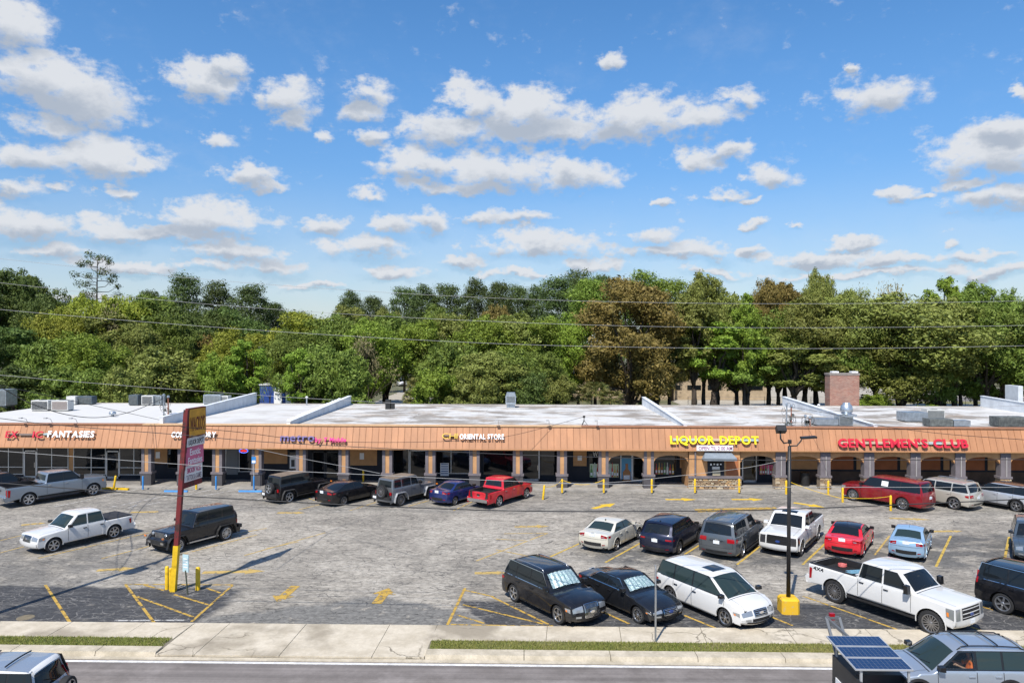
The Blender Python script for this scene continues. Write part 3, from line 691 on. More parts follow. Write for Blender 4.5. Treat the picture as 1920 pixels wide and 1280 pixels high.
    for sg in (1, -1):
        if not jeep:
            m = MB(); S.spatch(m, [(rx(zb) - .03, zb - .025), (fx(zb) + .06, zb - .025), (fx(zt) + .03, zt + .02), (rx(zt) - .02, zt + .02)], sg, .008, 10)
            if 'openwindow' in look and sg > 0:
                m = MB(); xr_ = cuts[0] + .035
                S.spatch(m, [(rx(zb) - .03, zb - .025), (xr_ + .03, zb - .025), (xr_ + .01, zt + .02), (rx(zt) - .02, zt + .02)], sg, .008, 10)
                S.spatch(m, [(xr_, zb - .03), (fx(zb) + .06, zb - .03), (fx(zb) + .06, zb + .03), (xr_, zb + .04)], sg, .009, 8); S.spatch(m, [(xr_, zt - .03), (fx(zt) + .04, zt - .03), (fx(zt) + .04, zt + .02), (xr_, zt + .02)], sg, .003, 8); S.spatch(m, [(fx(zb) - .07, zb), (fx(zb) + .06, zb), (fx(zt) + .03, zt), (fx(zt) - .07, zt)], sg, .0032, 8)
            m.build('window_surround', body_m if 'painted' in look else trim, root, True)
            if 'chromeline' in look:
                m = MB(); S.spatch(m, [(rx(zb) - .05, zb - .045), (fx(zb) + .08, zb - .045), (fx(zt) + .05, zt + .036), (rx(zt) - .04, zt + .036)], sg, .0012, 10); m.build('chrome_strip', chrome, root, True)
        edges = [(fx(zb), fx(zt))] + [(c, c - .02) for c in cuts] + [(rx(zb), rx(zt))]
        for i in range(len(edges) - 1):
            f0, f1 = edges[i]; r0, r1 = edges[i + 1]; pf = .0 if i == 0 else .035; pr = .035 if i < len(edges) - 2 else 0
            if jeep: pf, pr = .05, .05
            m = MB(); S.spatch(m, [(r0 + pr, zb), (f0 - pf, zb), (f1 - pf, zt), (r1 + pr, zt)], sg, .014, 8); m.build('side_window', m_clear if 'openwindow' in look and sg > 0 and i == 0 else glz, root, True)
        # door seams and handles
        m = MB(); lowz = d.get('sill', .26) + .06
        ds = [fx(zb) + .10] + cuts[:2]
        if len(cuts) == 1: ds.append(max(rx(zb) - .02, d['xa_r'] + d['ra'] * .72))
        for c in ds[:3]:
            zz = lowz if abs(c - d['xa_r']) > d['ra'] else d['wr'] + d['ra'] + .02
            m = MB(); S.spatch(m, [(c - .009, zz), (c + .009, zz), (c + .009, belt - .01), (c - .009, belt - .01)], sg, .0025, 6); m.build('door_seam', trim, root)
        for c in ds[1:3]:
            p = S.side(c + .16, belt - .14, sg, .018); MB().obox(p, (.19, .035, .035)).build('door_handle', chrome if 'chrome' in look else (trim if 'blackhandle' in look else body_m), root)
        # mirror
        p = S.side(fx(zb) + .02, belt + .07, sg, .0); my = sg * (abs(p.y) + (.20 if 'tow' in look else .13)); mz = p.z + (.10 if 'tow' in look else .05)
        mm = MB(); mh = .34 if 'tow' in look else .15
        mm.prism([(-.09, -mh/2), (.09, -mh/2 + .02), (.07, mh/2 - .01), (-.09, mh/2)], lambda u, v, dd: (p.x + .02 + u, my + dd, mz + v), -.10, .10); mm.bar((p.x, p.y - sg*.03, p.z), (p.x + .02, my, mz - .02), .05)
        mm.build('mirror', body_m if 'bodymirror' in look else trim, root, fixn=True)
        # sill and arch trim
        if 'clad' in look:
            m = MB(); z0 = d.get('sill', .26)
            S.spatch(m, [(d['xa_r'] + d['ra'] - .01, z0), (d['xa_f'] - d['ra'] + .01, z0), (d['xa_f'] - d['ra'] - .02, z0 + .12), (d['xa_r'] + d['ra'] + .02, z0 + .12)], sg, .012, 8)
            m.build('sill_trim', black, root)
        wdt = .16 if jeep else (.055 if 'clad' in look else .03)
        for xa in sx:
            fl = MB(); r0 = d['ra'] - .01; r1 = r0 + (.05 if jeep else (.085 if 'clad' in look else .035))
            pts = []
            if jeep: path = [(-.62, -.12), (-.54, .20), (-.38, .44), (.40, .44), (.58, .22), (.66, -.08)]
            else: path = [(r0 * math.cos(R(a_)), r0 * math.sin(R(a_))) for a_ in range(-8, 189, 14)]
            for (dx, dz) in path:
                k = (r1 / r0) if not jeep else 1.0
                for (kk, yo) in ((1., 0), (k, 0)):
                    pass
                xi, zi = xa + dx, d['wr'] + dz; xo, zo = xa + dx * k, d['wr'] + dz * k + (.045 if jeep else 0)
                ww = S.Wd(xi, max(zi, .3)) if not jeep else w / 2 - .02
                pts.append([(xi, sg * (ww - .02), zi), (xi, sg * (ww + (wdt if jeep else .012)), zi), (xo, sg * (ww + (wdt if jeep else .010)), zo), (xo, sg * (ww - .02), zo)])
            b0 = len(fl.v)
            for q in pts: fl.v += q
            for i in range(len(pts) - 1):
                for j in range(4): fl.f.append((b0 + i*4 + j, b0 + i*4 + (j+1) % 4, b0 + i*4 + 4 + (j+1) % 4, b0 + i*4 + 4 + j))
            fl.build('wheel_arch_trim', (d.get('flare') or black) if jeep else (black if 'clad' in look else body_m), root, fixn=True)
        if 'step' in look:
            MB().box(d['xa_r'] + d['ra'] + .05, d['xa_f'] - d['ra'] - .05, sg * (w/2 - .10), sg * (w/2 + .06), d.get('sill', .3) - .12, d.get('sill', .3) - .06).build('side_step', black if 'chromestep' not in look else alloy, root)
    # ---- front end
    L2 = S.xf; nk = 3 if not jeep else 4
    if jeep:
        gx = L2 - .195
        for i in range(7):
            y = (i - 3) * .105; MB().box(gx, gx + .03, y - .032, y + .032, .80, 1.06).build('grille_slot', mat('grille slot', (.35, .36, .37), .3, .8) if 'brightslots' in look else under, root)
        for sg in (1, -1):
            hl = MB().lathe([(0, .05), (.075, .045), (.095, .02), (.10, -.02)], 'Y', 20)
            hl.v = [(p[1] + gx + .02, p[0] + sg * .53, p[2] + .96) for p in hl.v]; hl.build('headlight', lens, root, True)
            MB().box(gx + .30, gx + .36, sg * .66, sg * .80, .86, .94).build('turn_signal', ambl, root)
        MB().box(L2 - .12, L2 + .05, -.80, .80, .50, .70).build('front_bumper', black, root)
        for sg in (1, -1): MB().box(L2 + .045, L2 + .058, sg * .42, sg * .66, .55, .65).build('fog_light', chrome, root)
    else:
        gm = MB(); gl0, gl1 = d.get('gr', (2.02, 2.86)); gw = d.get('gw', .55)
        S.patch(gm, gl0, gl1, -gw, gw, .008, 6, 10); go = gm.build('grille', under if grille != 'chrome' else mat('bright grille', (.40, .41, .43), .3, .8), root)
        bars = MB()
        if grille == 'vert':
            for i in range(13):
                t = -gw + 2 * gw * (i + .5) / 13; bars = MB(); S.patch(bars, gl0 + .05, gl1 - .05, t - .008, t + .008, .02, 4, 1); bars.build('grille_bar', chrome, go)
        else:
            nb = 3 if grille == 'chrome' else 4
            for i in range(nb):
                u = gl0 + (gl1 - gl0) * (i + .5) / nb; bars = MB(); S.patch(bars, u - .035, u + .035, -gw * .96, gw * .96, .022, 1, 8); bars.build('grille_bar', {'chrome': chrome, 'white': body_m, 'bars': alloy, 'black': trim}[grille], go)
        fr_ = MB()
        for (ua, ub, ta, tb) in ((gl0 - .05, gl0, -gw, gw), (gl1, gl1 + .05, -gw, gw), (gl0, gl1, -gw - .03, -gw), (gl0, gl1, gw, gw + .03)): S.patch(fr_, ua, ub, ta, tb, .018, 4, 6)
        fr_.build('grille_frame', body_m if grille == 'white' else (trim if grille == 'black' else chrome), go)
        em = MB(); u = (gl0 + gl1) / 2; c = S.rib(u, 0, .03); em.lathe([(0, .012), (.085, .010), (.095, -.01)], 'Y', 18); em.v = [(p[1] + c.x, p[0] * 1.25, p[2] * .62 + c.z) for p in em.v]; em.build('emblem', d.get('emblem', chrome), root)
        for sg in (1, -1):
            hm = MB(); ta, tb = sorted((sg * (gw + .10), sg * .985)); hu0, hu1 = d.get('hlu', (2.30, 2.90))
            S.patch(hm, hu0, hu1, ta, tb, .010, 6, 8)
            z0 = S.rib(hu0, .98).z; z1 = S.rib(hu1, .98).z; xq = S.rib((hu0 + hu1) / 2, 1.0).x
            S.spatch(hm, [(xq - d.get('hside', .30), z0 + .07), (xq - .02, z0), (xq - .03, z1), (xq - d.get('hside', .30) - .03, z1)], sg, .008, 5)
            ho = hm.build('headlight', lens if 'darklamp' not in look else mat('smoked lens', (.05, .05, .055), .1, .2, coat=1), root, True)
            hs0 = xq - d.get('hside', .30); zm = z0 + (z1 - z0) * .3; am = MB(); S.spatch(am, [(hs0 + .02, zm), (hs0 + .10, zm - .02), (hs0 + .09, zm + (z1 - z0) * .35), (hs0 + .01, zm + (z1 - z0) * .35)], sg, .013, 3); am.build('turn_signal', ambl, ho)
            fm = MB(); ta, tb = sorted((sg * .62, sg * .88)); S.patch(fm, 1.35, 1.72, ta, tb, .010, 3, 4); fm.build('fog_light', trim if 'plainfog' in look else lens, root)
        lm = MB(); S.patch(lm, 1.15, 1.75, -.55, .55, .009, 4, 8); lm.build('lower_intake', under, root)
        if 'chromebumper' in look or 'whitebumper' in look:
            bm_ = MB(); S.patch(bm_, .5, 1.9, -1, 1, .03, 8, 12); bm_.build('front_bumper', chrome if 'chromebumper' in look else body_m, root, True)
        if plate == 'front':
            c = S.rib(1.55, 0, .045); MB().obox(c, (.015, .31, .15)).build('license_plate', plate_m, root)
    if not jeep:
        m = MB(); S.patch(m, .35, 1.02, -.80, .80, .007, 3, 10); m.build('lower_valance', black if not ('whitebumper' in look) else trim, root)
    # bonnet shut line + wipers
    m = MB(); S.patch(m, ns - .04, ns - .005, -.92, .92, .004, 2, 10)
    for sg in (1, -1): S.patch(m, nk + .05, ns - .05, sg * .80 - .006, sg * .80 + .006, .003, 10, 1)
    m.build('bonnet_seam', trim, root)
    for t0 in (-.55, .15): MB().bar(S.rib(ns + .10, t0, .022), S.rib(ns + .20, t0 + .48, .022), .018).build('wiper', trim, root)
    # ---- rear end
    if jeep:
        rxx = S.xr + .24
        sp_ = MB(); o = link('spare_wheel', wheel_meshes(wheel[0])[2], under, root, (rxx - .20, -.02 if 'spare' in look else -.02, 1.02)); o.scale = (d['wr'] * .98, .14, d['wr'] * .98); o.rotation_euler = (0, 0, R(90))
        link('tyre', wheel_meshes(wheel[0])[0], rubber, o); link('rim', wheel_meshes(wheel[0])[1], wheel[1], o, objmat=True)
        MB().box(S.xr - .04, S.xr + .14, -.82, .82, .52, .70).build('rear_bumper', black, root)
        for sg in (1, -1):
            MB().box(rxx - .045, rxx + .02, *sorted((sg * .58, sg * .72)), .80, 1.0).build('tail_light', redlens, root)
        if 'top' in look:
            m = MB(); S.patch(m, ns + 1.02, ns + 2.98, -1, 1, .012, 14, 8); m.build('soft_top', d['top'], root, True)
        MB().obox((S.xr - .05, .56, .62), (.012, .30, .15)).build('license_plate', plate_m, root)
    else:
        kr = K - 4                                       # knot at the tail's upper edge
        if sedan: tu = (ns + 5.12, ns + 5.90); tz = (S.rib(tu[1], .9).z, S.rib(tu[0], .9).z)
        elif pick: tu = (ns + 7.03, ns + 7.75); tz = (S.rib(tu[1], .9).z, S.rib(tu[0], .9).z)
        else: tu = (ns + 4.45, ns + 5.22); tz = (S.rib(tu[1], .9).z, S.rib(tu[0], .9).z)
        if 'lowtail' in look: tu = (ns + 4.85, ns + 5.18); tz = (S.rib(tu[1], .9).z, S.rib(tu[0], .9).z)
        if 'talltail' in look: tu = (ns + 3.5, ns + 4.98); tz = (S.rib(tu[1], .9).z, S.rib(tu[0], .9).z)
        ti = d.get('ti', .86 if pick else (.62 if sedan else .66))
        for sg in (1, -1):
            tm = MB(); ta, tb = sorted((sg * ti, sg * .985)); S.patch(tm, tu[0], tu[1], ta, tb, .012, 6, 6)
            xq = S.rib((tu[0] + tu[1]) / 2, 1.0).x; sl = d.get('tside', .17 if pick else .26)
            S.spatch(tm, [(xq + .02, tz[0]), (xq + sl * .8, tz[0] + .03), (xq + sl, tz[1] - .03), (xq + .02, tz[1])], sg, .010, 5)
            to = tm.build('tail_light', redlens, root, True)
            if not pick and 'allred' not in look:
                bm_ = MB(); um = tu[0] + (tu[1] - tu[0]) * .62; S.patch(bm_, um, um + (tu[1] - tu[0]) * .2, *sorted((sg * (ti + .05), sg * (ti + .22))), .018, 2, 3); bm_.build('reversing_lamp', lens, to)
        pu = d.get('pu', ns + (5.45 if sedan else 8.45 if pick else 5.30))
        c = S.rib(pu, 0, .02); nx, nz = S.nrm(pu)
        MB().obox(c, (.02, .31, .16), Matrix.Rotation(-math.atan2(-nx, nz) - R(90) if False else 0, 3, 'Y')).build('license_plate', plate_m, root)
        if 'rearchrome' in look:
            m = MB(); S.patch(m, pu - .28, pu - .2, -.40, .40, .02, 1, 6); m.build('tailgate_trim', chrome, root)
        e = S.rib(pu - .35 if not pick else ns + 7.4, 0, .012); MB().obox(e, (.015, .15, .06)).build('emblem', d.get('remblem', chrome), root)
        if pick:
            m = MB(); 
            for (ta, tb, ua, ub) in ((-.86, .86, ns + 7.0, ns + 7.03), (-.86, -.852, ns + 7.0, ns + 7.95), (.852, .86, ns + 7.0, ns + 7.95)): S.patch(m, ua, ub, ta, tb, .004, 4, 4)
            m.build('tailgate_seam', trim, root)
            MB().obox(S.rib(ns + 7.2, 0, .012), (.03, .24, .08)).build('tailgate_handle', trim, root)
            bx0, bx1 = S.xr + .09, rb - .09; bz = d['bedz']; by = w / 2 - .20; bf = bz - .50
            if 'tonneau' in look:
                MB().box(bx0 - .02, bx1 + .03, -by - .06, by + .06, bz + .002, bz + .022).build('tonneau_cover', mat('tonneau vinyl', (.025, .025, .027), .7, var=.3), root)
            m = MB().box(bx0, bx1, -by, by, bf - .02, bf)
            m.box(bx0, bx1, by, by + .05, bf, bz - .006).box(bx0, bx1, -by - .05, -by, bf, bz - .006).box(bx1, bx1 + .04, -by, by, bf, bz - .006).box(bx0 - .04, bx0, -by, by, bf, bz - .006)
            for q in (-1, 1): m.box(d['xa_r'] - .45, d['xa_r'] + .45, *sorted((q * (by - .16), q * by)), bf, bf + .22)
            m.build('bed_liner', black, root)
            rm_ = MB()
            for q in (-1, 1): rm_.box(bx0 - .04, bx1 + .05, *sorted((q * (by + .0), q * (by + .10))), bz - .01, bz + .014)
            rm_.box(bx0 - .07, bx0 - .0, -by, by, bz - .01, bz + .014)
            rm_.build('bed_rail', black if 'paintrail' not in look else body_m, root)
            MB().box(S.xr - .14, S.xr + .10, -w/2 + .12, w/2 - .12, d['g'] + .14, d['g'] + .34).build('rear_bumper', chrome if 'chrome' in look or 'chromebumper' in look else (body_m if 'whitebumper' in look else black), root)
        else:
            m = MB(); S.patch(m, K - 2.35, K - 1.75, -.62, .62, .008, 3, 10); m.build('bumper_lower', black, root)
            ub = ns + (6.15 if sedan else 5.95); m = MB(); S.patch(m, ub, ub + .035, -.97, .97, .003, 1, 10)
            if not sedan:
                for q in (-1, 1): S.patch(m, ns + 4.0, ub, q * .885 - .006, q * .885 + .006, .003, 10, 1)
            else:
                for q in (-1, 1): S.patch(m, ns + 5.0, ns + 5.95, q * .70 - .005, q * .70 + .005, .003, 8, 1)
                S.patch(m, ns + 4.03, ns + 4.06, -.9, .9, .003, 1, 8)
            m.build('tail_seam', trim, root)
            for q in (-1, 1):
                m = MB(); S.patch(m, K - 2.05, K - 1.85, *sorted((q * .68, q * .86)), .010, 2, 3); m.build('reflector', redlens, root)
            if not sedan:
                m = MB(); S.patch(m, ns + 2.86, ns + 3.10, -.88, .88, .03, 4, 8); m.build('roof_spoiler', body_m if 'blackroof' not in look else trim, root, True)
    # ---- roof
    if 'rails' in look:
        for sg in (1, -1):
            pts = [S.rib(ns + 1.05 + (1.85) * q / 12, sg * .90, .05 if 0 < q < 12 else -.01) for q in range(13)]
            MB().tube(pts, .018, 6).build('roof_rail', alloy if 'blackrails' not in look else trim, root, True)
    if 'bars' in look:
        for u in (ns + 1.4, ns + 2.2): MB().tube([S.rib(u, -.88 + 1.76 * q / 8, .07) for q in range(9)], .022, 6).build('roof_bar', trim, root)
    if 'blackroof' in look:
        m = MB(); S.patch(m, ns + .96, ns + 2.98 + (.1 if sedan else 0), -1, 1, .006, 16, 10); m.build('roof_panel', paint('black roof paint', (.010, .010, .012)), root, True)
    if 'sunroof' in look:
        m = MB(); S.patch(m, ns + 1.15, ns + 1.62, -.52, .52, .007, 5, 6); m.build('sunroof', glass, root, True)
    if 'fin' in look:
        c = S.rib(ns + 2.75, 0, 0); MB().prism([(-.09, -.01), (.10, -.01), (-.06, .07)], lambda u, v, dd: (c.x + u, dd, c.z + v), -.02, .02).build('antenna', trim, root)
    if 'aerial' in look:
        c = S.rib(ns + 2.6, 0, 0); MB().cyl(c, c + Vector((-.09, 0, .22)), .006, .004, 5).build('antenna', trim, root)
    return root, S, d
# silver windscreen sunshade: crinkled foil folds
def _shade():
    t = NT('foil sunshade'); wv_ = t.n('ShaderNodeTexWave'); wv_.inputs['Scale'].default_value = 1.1; wv_.inputs['Distortion'].default_value = .6; t.l(t.co((.2, 1, .2)), wv_.inputs['Vector'])
    nz = t.noise(t.co(), 14, 5, .7)
    t.l(t.mix(t.ramp(nz, .35, .65), (.26, .42, .41), (.62, .72, .71)), t.b.inputs['Base Color']); t.b.inputs['Metallic'].default_value = .55; t.b.inputs['Roughness'].default_value = .35
    t.bump(t.math('ADD', t.math('MULTIPLY', wv_.outputs['Fac'], .2), t.math('MULTIPLY', nz, .6)), .8, .05); return t.m
m_shade = _shade()
def place(px, py, hd, side, spec, over=None, axle='r'):
    """centre of a vehicle whose wheel on the given side touches the ground at a photo pixel"""
    d = dict(SPEC[spec]); d.update(over or {}); p = G(px, py); h_ = Vector((math.cos(hd), math.sin(hd), 0)); lf = Vector((-h_.y, h_.x, 0))
    xa = d['L'] / 2 - d['fo'] - (d['wb'] if axle == 'r' else 0)
    return p - h_ * xa - lf * (d['w'] / 2 - .05) * (1 if side == 'L' else -1)
# ------------------------------------------------------------------ lettering
_T = {}
def text_mesh(s_, size=1., ext=.0, off=0., key=None, shear=0.):
    k = (s_, size, ext, off, shear)
    if k in _T: return _T[k]
    cu = bpy.data.curves.new('text', 'FONT'); cu.body = s_; cu.size = size; cu.extrude = ext; cu.offset = off; cu.shear = shear; cu.resolution_u = 3
    o = bpy.data.objects.new('text', cu); C.objects.link(o)
    me = bpy.data.meshes.new_from_object(o.evaluated_get(bpy.context.evaluated_depsgraph_get()))
    bpy.data.objects.remove(o); _T[k] = me; return me
def bbox(me):
    n = len(me.vertices); a = np.empty(n * 3); me.vertices.foreach_get('co', a); a = a.reshape(-1, 3); return a.min(0), a.max(0)
def channel_sign(name, label, words, Yf, zc, hgt, x0, x1, rot, raceway=None, depth=.10, bold=.018):
    """raised letters fixed to the fascia: words = [(text, material)], fitted between x0 and x1"""
    root = thing(name, label, 'sign', (0, 0, 0)); root.location = ((x0 + x1) / 2, Yf, zc)
    items = []; cur = 0.
    for wi, (wd_, m) in enumerate(words):
        for ch in wd_:
            if ch == ' ': cur += .34; continue
            me = text_mesh(ch, 1., depth / 2 / hgt * .7, bold); lo, hi = bbox(me); items.append((cur - lo[0], me, m, lo, hi)); cur += hi[0] - lo[0] + .085
    cur -= .085; sx = (x1 - x0) / cur; sz = hgt / .72
    for ox, me, m, lo, hi in items:
        o = link('letter', me, m, root, objmat=True); o.rotation_euler = (R(90) + rot, 0, 0); o.scale = (sx, sz, hgt)
        o.location = (x0 + ox * sx - root.location.x, math.sin(rot) * 0 - depth * .5, -hgt / 2)
    if raceway:
        for a, b, m in raceway: MB().box(a - root.location.x, b - root.location.x, .06, .30, -.10, .06).build('raceway', m, root)
    if not raceway and name != 'tmp': MB().box(x0 - root.location.x + .05, x1 - root.location.x - .05, .06, .28, -.05, .03).build('raceway', rail, root)
    return root
def print_text(s_, x, y, z, hgt, m, parent=None, wid=None, facing='-Y', off=.0, shear=0., name='lettering', bold=.012):
    me = text_mesh(s_, 1., .004, bold, shear=shear); lo, hi = bbox(me); o = link(name, me, m, parent, objmat=True)
    sz = hgt / .72; sx = sz if wid is None else wid / (hi[0] - lo[0])
    o.scale = (sx, sz, 1)
    if facing == '-Y': o.rotation_euler = (R(90), 0, 0); o.location = (x - (lo[0] + hi[0]) / 2 * sx, y, z - hgt / 2)
    return o

# ------------------------------------------------------------------ strip mall
YC, YW, YB = 55.0, 57.6, 75.2            # column face, shop front, back wall
ZF0, ZF1, ZR = 2.98, 4.60, 4.52          # fascia foot, fascia top, roof
XL, XR = -47.0, 47.0
def stucco(name, c, var=.16): 
    t = NT(name); P = t.pos()
    t.l(t.mix(t.ramp(t.noise(P, 1.3, 6, .65), .33, .7), tuple(q * (1 - var) for q in c), tuple(q * (1 + var * .6) for q in c)), t.b.inputs['Base Color']); t.b.inputs['Roughness'].default_value = .9
    t.bump(t.noise(P, 40, 4, .7), .25, .01); return t.m
def metal_panel(name, c):
    t = NT(name); P = t.pos(); oi = t.n('ShaderNodeObjectInfo')
    col = t.mix(t.ramp(t.noise(t.pos((1.2, 1, .35)), 1.0, 6, .65), .36, .70), tuple(q * .86 for q in c), tuple(q * 1.06 for q in c))
    fade = t.ramp(t.noise(t.pos((1, 0, 0)), .11, 3, .6), .38, .64); col = t.mix(t.math('MULTIPLY', fade, .35), col, (c[0] * .82, c[1] * .74, c[2] * .68))
    hv = t.n('ShaderNodeHueSaturation'); t.l(col, hv.inputs['Color']); t.l(t.ramp(oi.outputs['Random'], 0, 1, .93, 1.06), hv.inputs['Value'])
    st_ = t.ramp(t.noise(t.pos((3.5, 3.5, .3)), 1.6, 5, .7), .56, .75)
    t.l(t.mix(t.math('MULTIPLY', st_, .35), hv.outputs[0], tuple(q * .6 for q in c)), t.b.inputs['Base Color']); t.b.inputs['Roughness'].default_value = .55; return t.m
tan = stucco('tan stucco', (.52, .285, .13)); rust = stucco('rust stucco', (.34, .12, .05)); navy = stucco('navy stucco', (.022, .025, .034)); greyp = stucco('grey painted post', (.165, .145, .155)); 
peach = metal_panel('peach metal fascia', (.46, .225, .112)); seam_m = mat('fascia seam brown', (.10, .030, .016), .7); cap_l = mat('light tan coping', (.62, .40, .22), .6, var=.1); cap_d = mat('brown coping', (.36, .17, .09), .6, var=.12)
sglass = mat('shop glass', (.006, .008, .010), .04, spec=.6); alum = mat('aluminium frame', (.55, .56, .57), .4, .5, var=.1); dkframe = mat('dark frame', (.03, .03, .034), .5)
m_signw = mat('sign white', (.80, .80, .80), .5); yel = mat('bollard yellow', (.72, .46, .015), .5, var=.14, vscale=6); blue = mat('handicap blue', (.03, .22, .55), .55, var=.15)
def roofmat():
    t = NT('white roof membrane'); P = t.pos()
    a = t.ramp(t.noise(t.pos((.75, 1.0, 1)), .36, 7, .66), .44, .60)
    base = t.mix(t.noise(P, 1.5, 6, .65), (.47, .465, .45), (.61, .605, .59))
    sp_ = t.n('ShaderNodeSeparateXYZ'); t.l(P, sp_.inputs[0]); x = sp_.outputs[0]
    mid = t.math('MULTIPLY', t.ramp(x, -19, -15, .35, 1), t.ramp(x, 40, 44, 1, .4)); lft = t.ramp(x, -29, -26, .12, 1)
    rustp = t.ramp(t.noise(t.pos((.8, 1.0, 1)), .5, 6, .65), .50, .64)
    col = t.mix(t.math('MULTIPLY', t.math('MULTIPLY', a, mid), t.math('MULTIPLY', lft, .95)), base, t.mix(t.noise(P, .4, 4), (.20, .17, .14), (.30, .28, .26)))
    col = t.mix(t.math('MULTIPLY', t.math('MULTIPLY', rustp, mid), t.math('MULTIPLY', lft, .45)), col, (.36, .27, .19))
    t.l(col, t.b.inputs['Base Color']); t.b.inputs['Roughness'].default_value = .85; t.b.inputs['Specular IOR Level'].default_value = .1
    t.bump(t.noise(t.pos((.3, 2, 1)), 1.2, 4, .6), .3, .06); return t.m
m_roof = roofmat(); m_par = stucco('white painted parapet', (.64, .67, .70), .12)
mall = thing('strip_mall', 'long single-storey strip mall with peach metal fascia and flat white roof', 'building', (0, YC, 0))
def P_(name, mb, m, par=None, smooth=False): return mb.build(name, m, par or mall, smooth, world=True) if (par is None or par is mall) else sub(name, mb, m, par, smooth)
def sub(name, mb, m, par, smooth=False):          # sub-part given in world coordinates
    off = par.matrix_basis.translation + (par.parent.location if par.parent else Vector((0, 0, 0)))
    me = mb.mesh(name, smooth, off); return link(name, me, m, par)
P_('roof', MB().box(XL, XR, 55.5, YB, ZR - .3, ZR), m_roof)
roof_o = mall.children[-1]
P_('back_wall', MB().box(XL, XR, YB - .25, YB + .003, -.05, ZR + .06), stucco('back wall', (.40, .37, .33)))
P_('end_wall', MB().box(XL - .02, XL + .2, YW, YB, -.05, ZR - .01), tan); P_('end_wall', MB().box(XR - .2, XR + .02, YW, YB, -.05, ZR - .01), tan)
# membrane laps
for y in (57.2, 59.4, 61.8, 64.3, 67.0, 70.0, 72.6):
    for a, b in ((-17.0, 11.8), (12.8, 25.5), (26.8, 46)): sub('membrane_seam', MB().box(a, b, y, y + .09, ZR, ZR + .025), m_roof, roof_o)
for x, y0, y1 in ((-9.5, 58, 66), (-3.6, 66, 74), (1.9, 57, 62), (6.2, 62, 74), (9.3, 58, 63), (18, 57, 66), (32, 57, 68), (38, 60, 74)): sub('membrane_seam', MB().box(x, x + .08, y0, y1, ZR, ZR + .022), m_roof, roof_o)
# party-wall parapets that step up towards the back
for xf, xb_, z0, z1, kind in ((-27.7, -27.7, 5.15, 5.62, 0), (-17.95, -17.95, 4.86, 5.35, 1), (12.1, 12.1, 4.80, 5.35, 0), (26.3, 26.3, 4.78, 5.45, 0), (46.2, 46.2, 5.1, 5.6, 0), (39.6 + 6.0, 45.6, 4.7, 4.72, 0)):
    if z1 - z0 < .1: continue
    m = MB(); t_ = .28
    m.add([(xf - t_/2, 55.62, ZR), (xf + t_/2, 55.62, ZR), (xb_ + t_/2, YB + .02, ZR), (xb_ - t_/2, YB + .02, ZR), (xf - t_/2, 55.62, z0), (xf + t_/2, 55.62, z0), (xb_ + t_/2, YB + .02, z1), (xb_ - t_/2, YB + .02, z1)], [(4, 5, 6, 7), (0, 1, 5, 4), (1, 2, 6, 5), (2, 3, 7, 6), (3, 0, 4, 7)])
    po = P_('parapet', m, m_par)
    c = MB(); c.add([(xf - .19, 55.6, z0 + .003), (xf + .19, 55.6, z0 + .003), (xb_ + .19, YB + .03, z1 + .003), (xb_ - .19, YB + .03, z1 + .003), (xf - .19, 55.6, z0 + .05), (xf + .19, 55.6, z0 + .05), (xb_ + .19, YB + .03, z1 + .05), (xb_ - .19, YB + .03, z1 + .05)], [(4, 5, 6, 7), (0, 1, 5, 4), (1, 2, 6, 5), (2, 3, 7, 6), (3, 0, 4, 7)])
    sub('coping', c, m_par if kind != 2 else cap_d, po)
    if kind == 1:                                # lumpy sealant heaped along this wall
        rs2 = random.Random(5)
        for i in range(26):
            y = 56.5 + i * .62; zz = z0 + (z1 - z0) * (y - 55.6) / (YB - 55.6)
            b = MB().lathe([(0, .16), (.12, .13), (.2, .04), (.22, -.06)], 'Z', 7, (xf - .2 + rs2.uniform(-.06, .06), y, zz - .02)); sub('sealant_lump', b, m_par, po)
# fascia: backing, panels with open seams, coping
def ff(t): return YC - .25 + .55 * t, ZF0 + (ZF1 - ZF0) * t    # y,z up the face
fas = P_('fascia', MB().add([(XL, ff(0)[0] + .05, ZF0), (XR, ff(0)[0] + .05, ZF0), (XR, ff(1)[0] + .05, ZF1), (XL, ff(1)[0] + .05, ZF1), (XL, 55.7, ZF1), (XR, 55.7, ZF1), (XL, YW, ZF0), (XR, YW, ZF0)], [(0, 1, 2, 3), (3, 2, 5, 4)]), seam_m)
PW = .487; fx0 = XL; npan = int((XR - XL) / PW)
pm = MB(); a0, b0 = ff(0); a1, b1 = ff(1)
pm.add([(.009, a0, b0), (PW - .009, a0, b0), (PW - .009, a1, b1), (.009, a1, b1), (.009, a0 + .06, b0), (PW - .009, a0 + .06, b0), (PW - .009, a1 + .06, b1), (.009, a1 + .06, b1)], [(0, 1, 2, 3), (0, 4, 5, 1), (1, 5, 6, 2), (4, 0, 3, 7), (3, 2, 6, 7)])
pm.add([(.012, a0 - .016, b0), (.034, a0 - .016, b0), (.034, a1 - .016, b1), (.012, a1 - .016, b1), (.012, a0, b0), (.040, a0, b0), (.040, a1, b1), (.012, a1, b1)], [(0, 1, 2, 3), (0, 4, 5, 1), (1, 5, 6, 2), (4, 0, 3, 7), (3, 2, 6, 7)])
pme = pm.mesh('fascia_panel', False, (0, YC, 0)); pme.materials.append(peach)
for i in range(npan): link('fascia_panel', pme, None, fas, (fx0 + i * PW, 0, 0))
xm1, xm2 = X(940, 55.3), X(1090, 55.3)
for a, b, m in ((XL, X(268, 55.3), cap_d), (X(268, 55.3) + .002, xm2, cap_l), (xm2 + .002, XR, cap_d)): sub('coping', MB().box(a, b, a1 - .09, a1 + .55, ZF1 + .002, ZF1 + .085), m, fas)
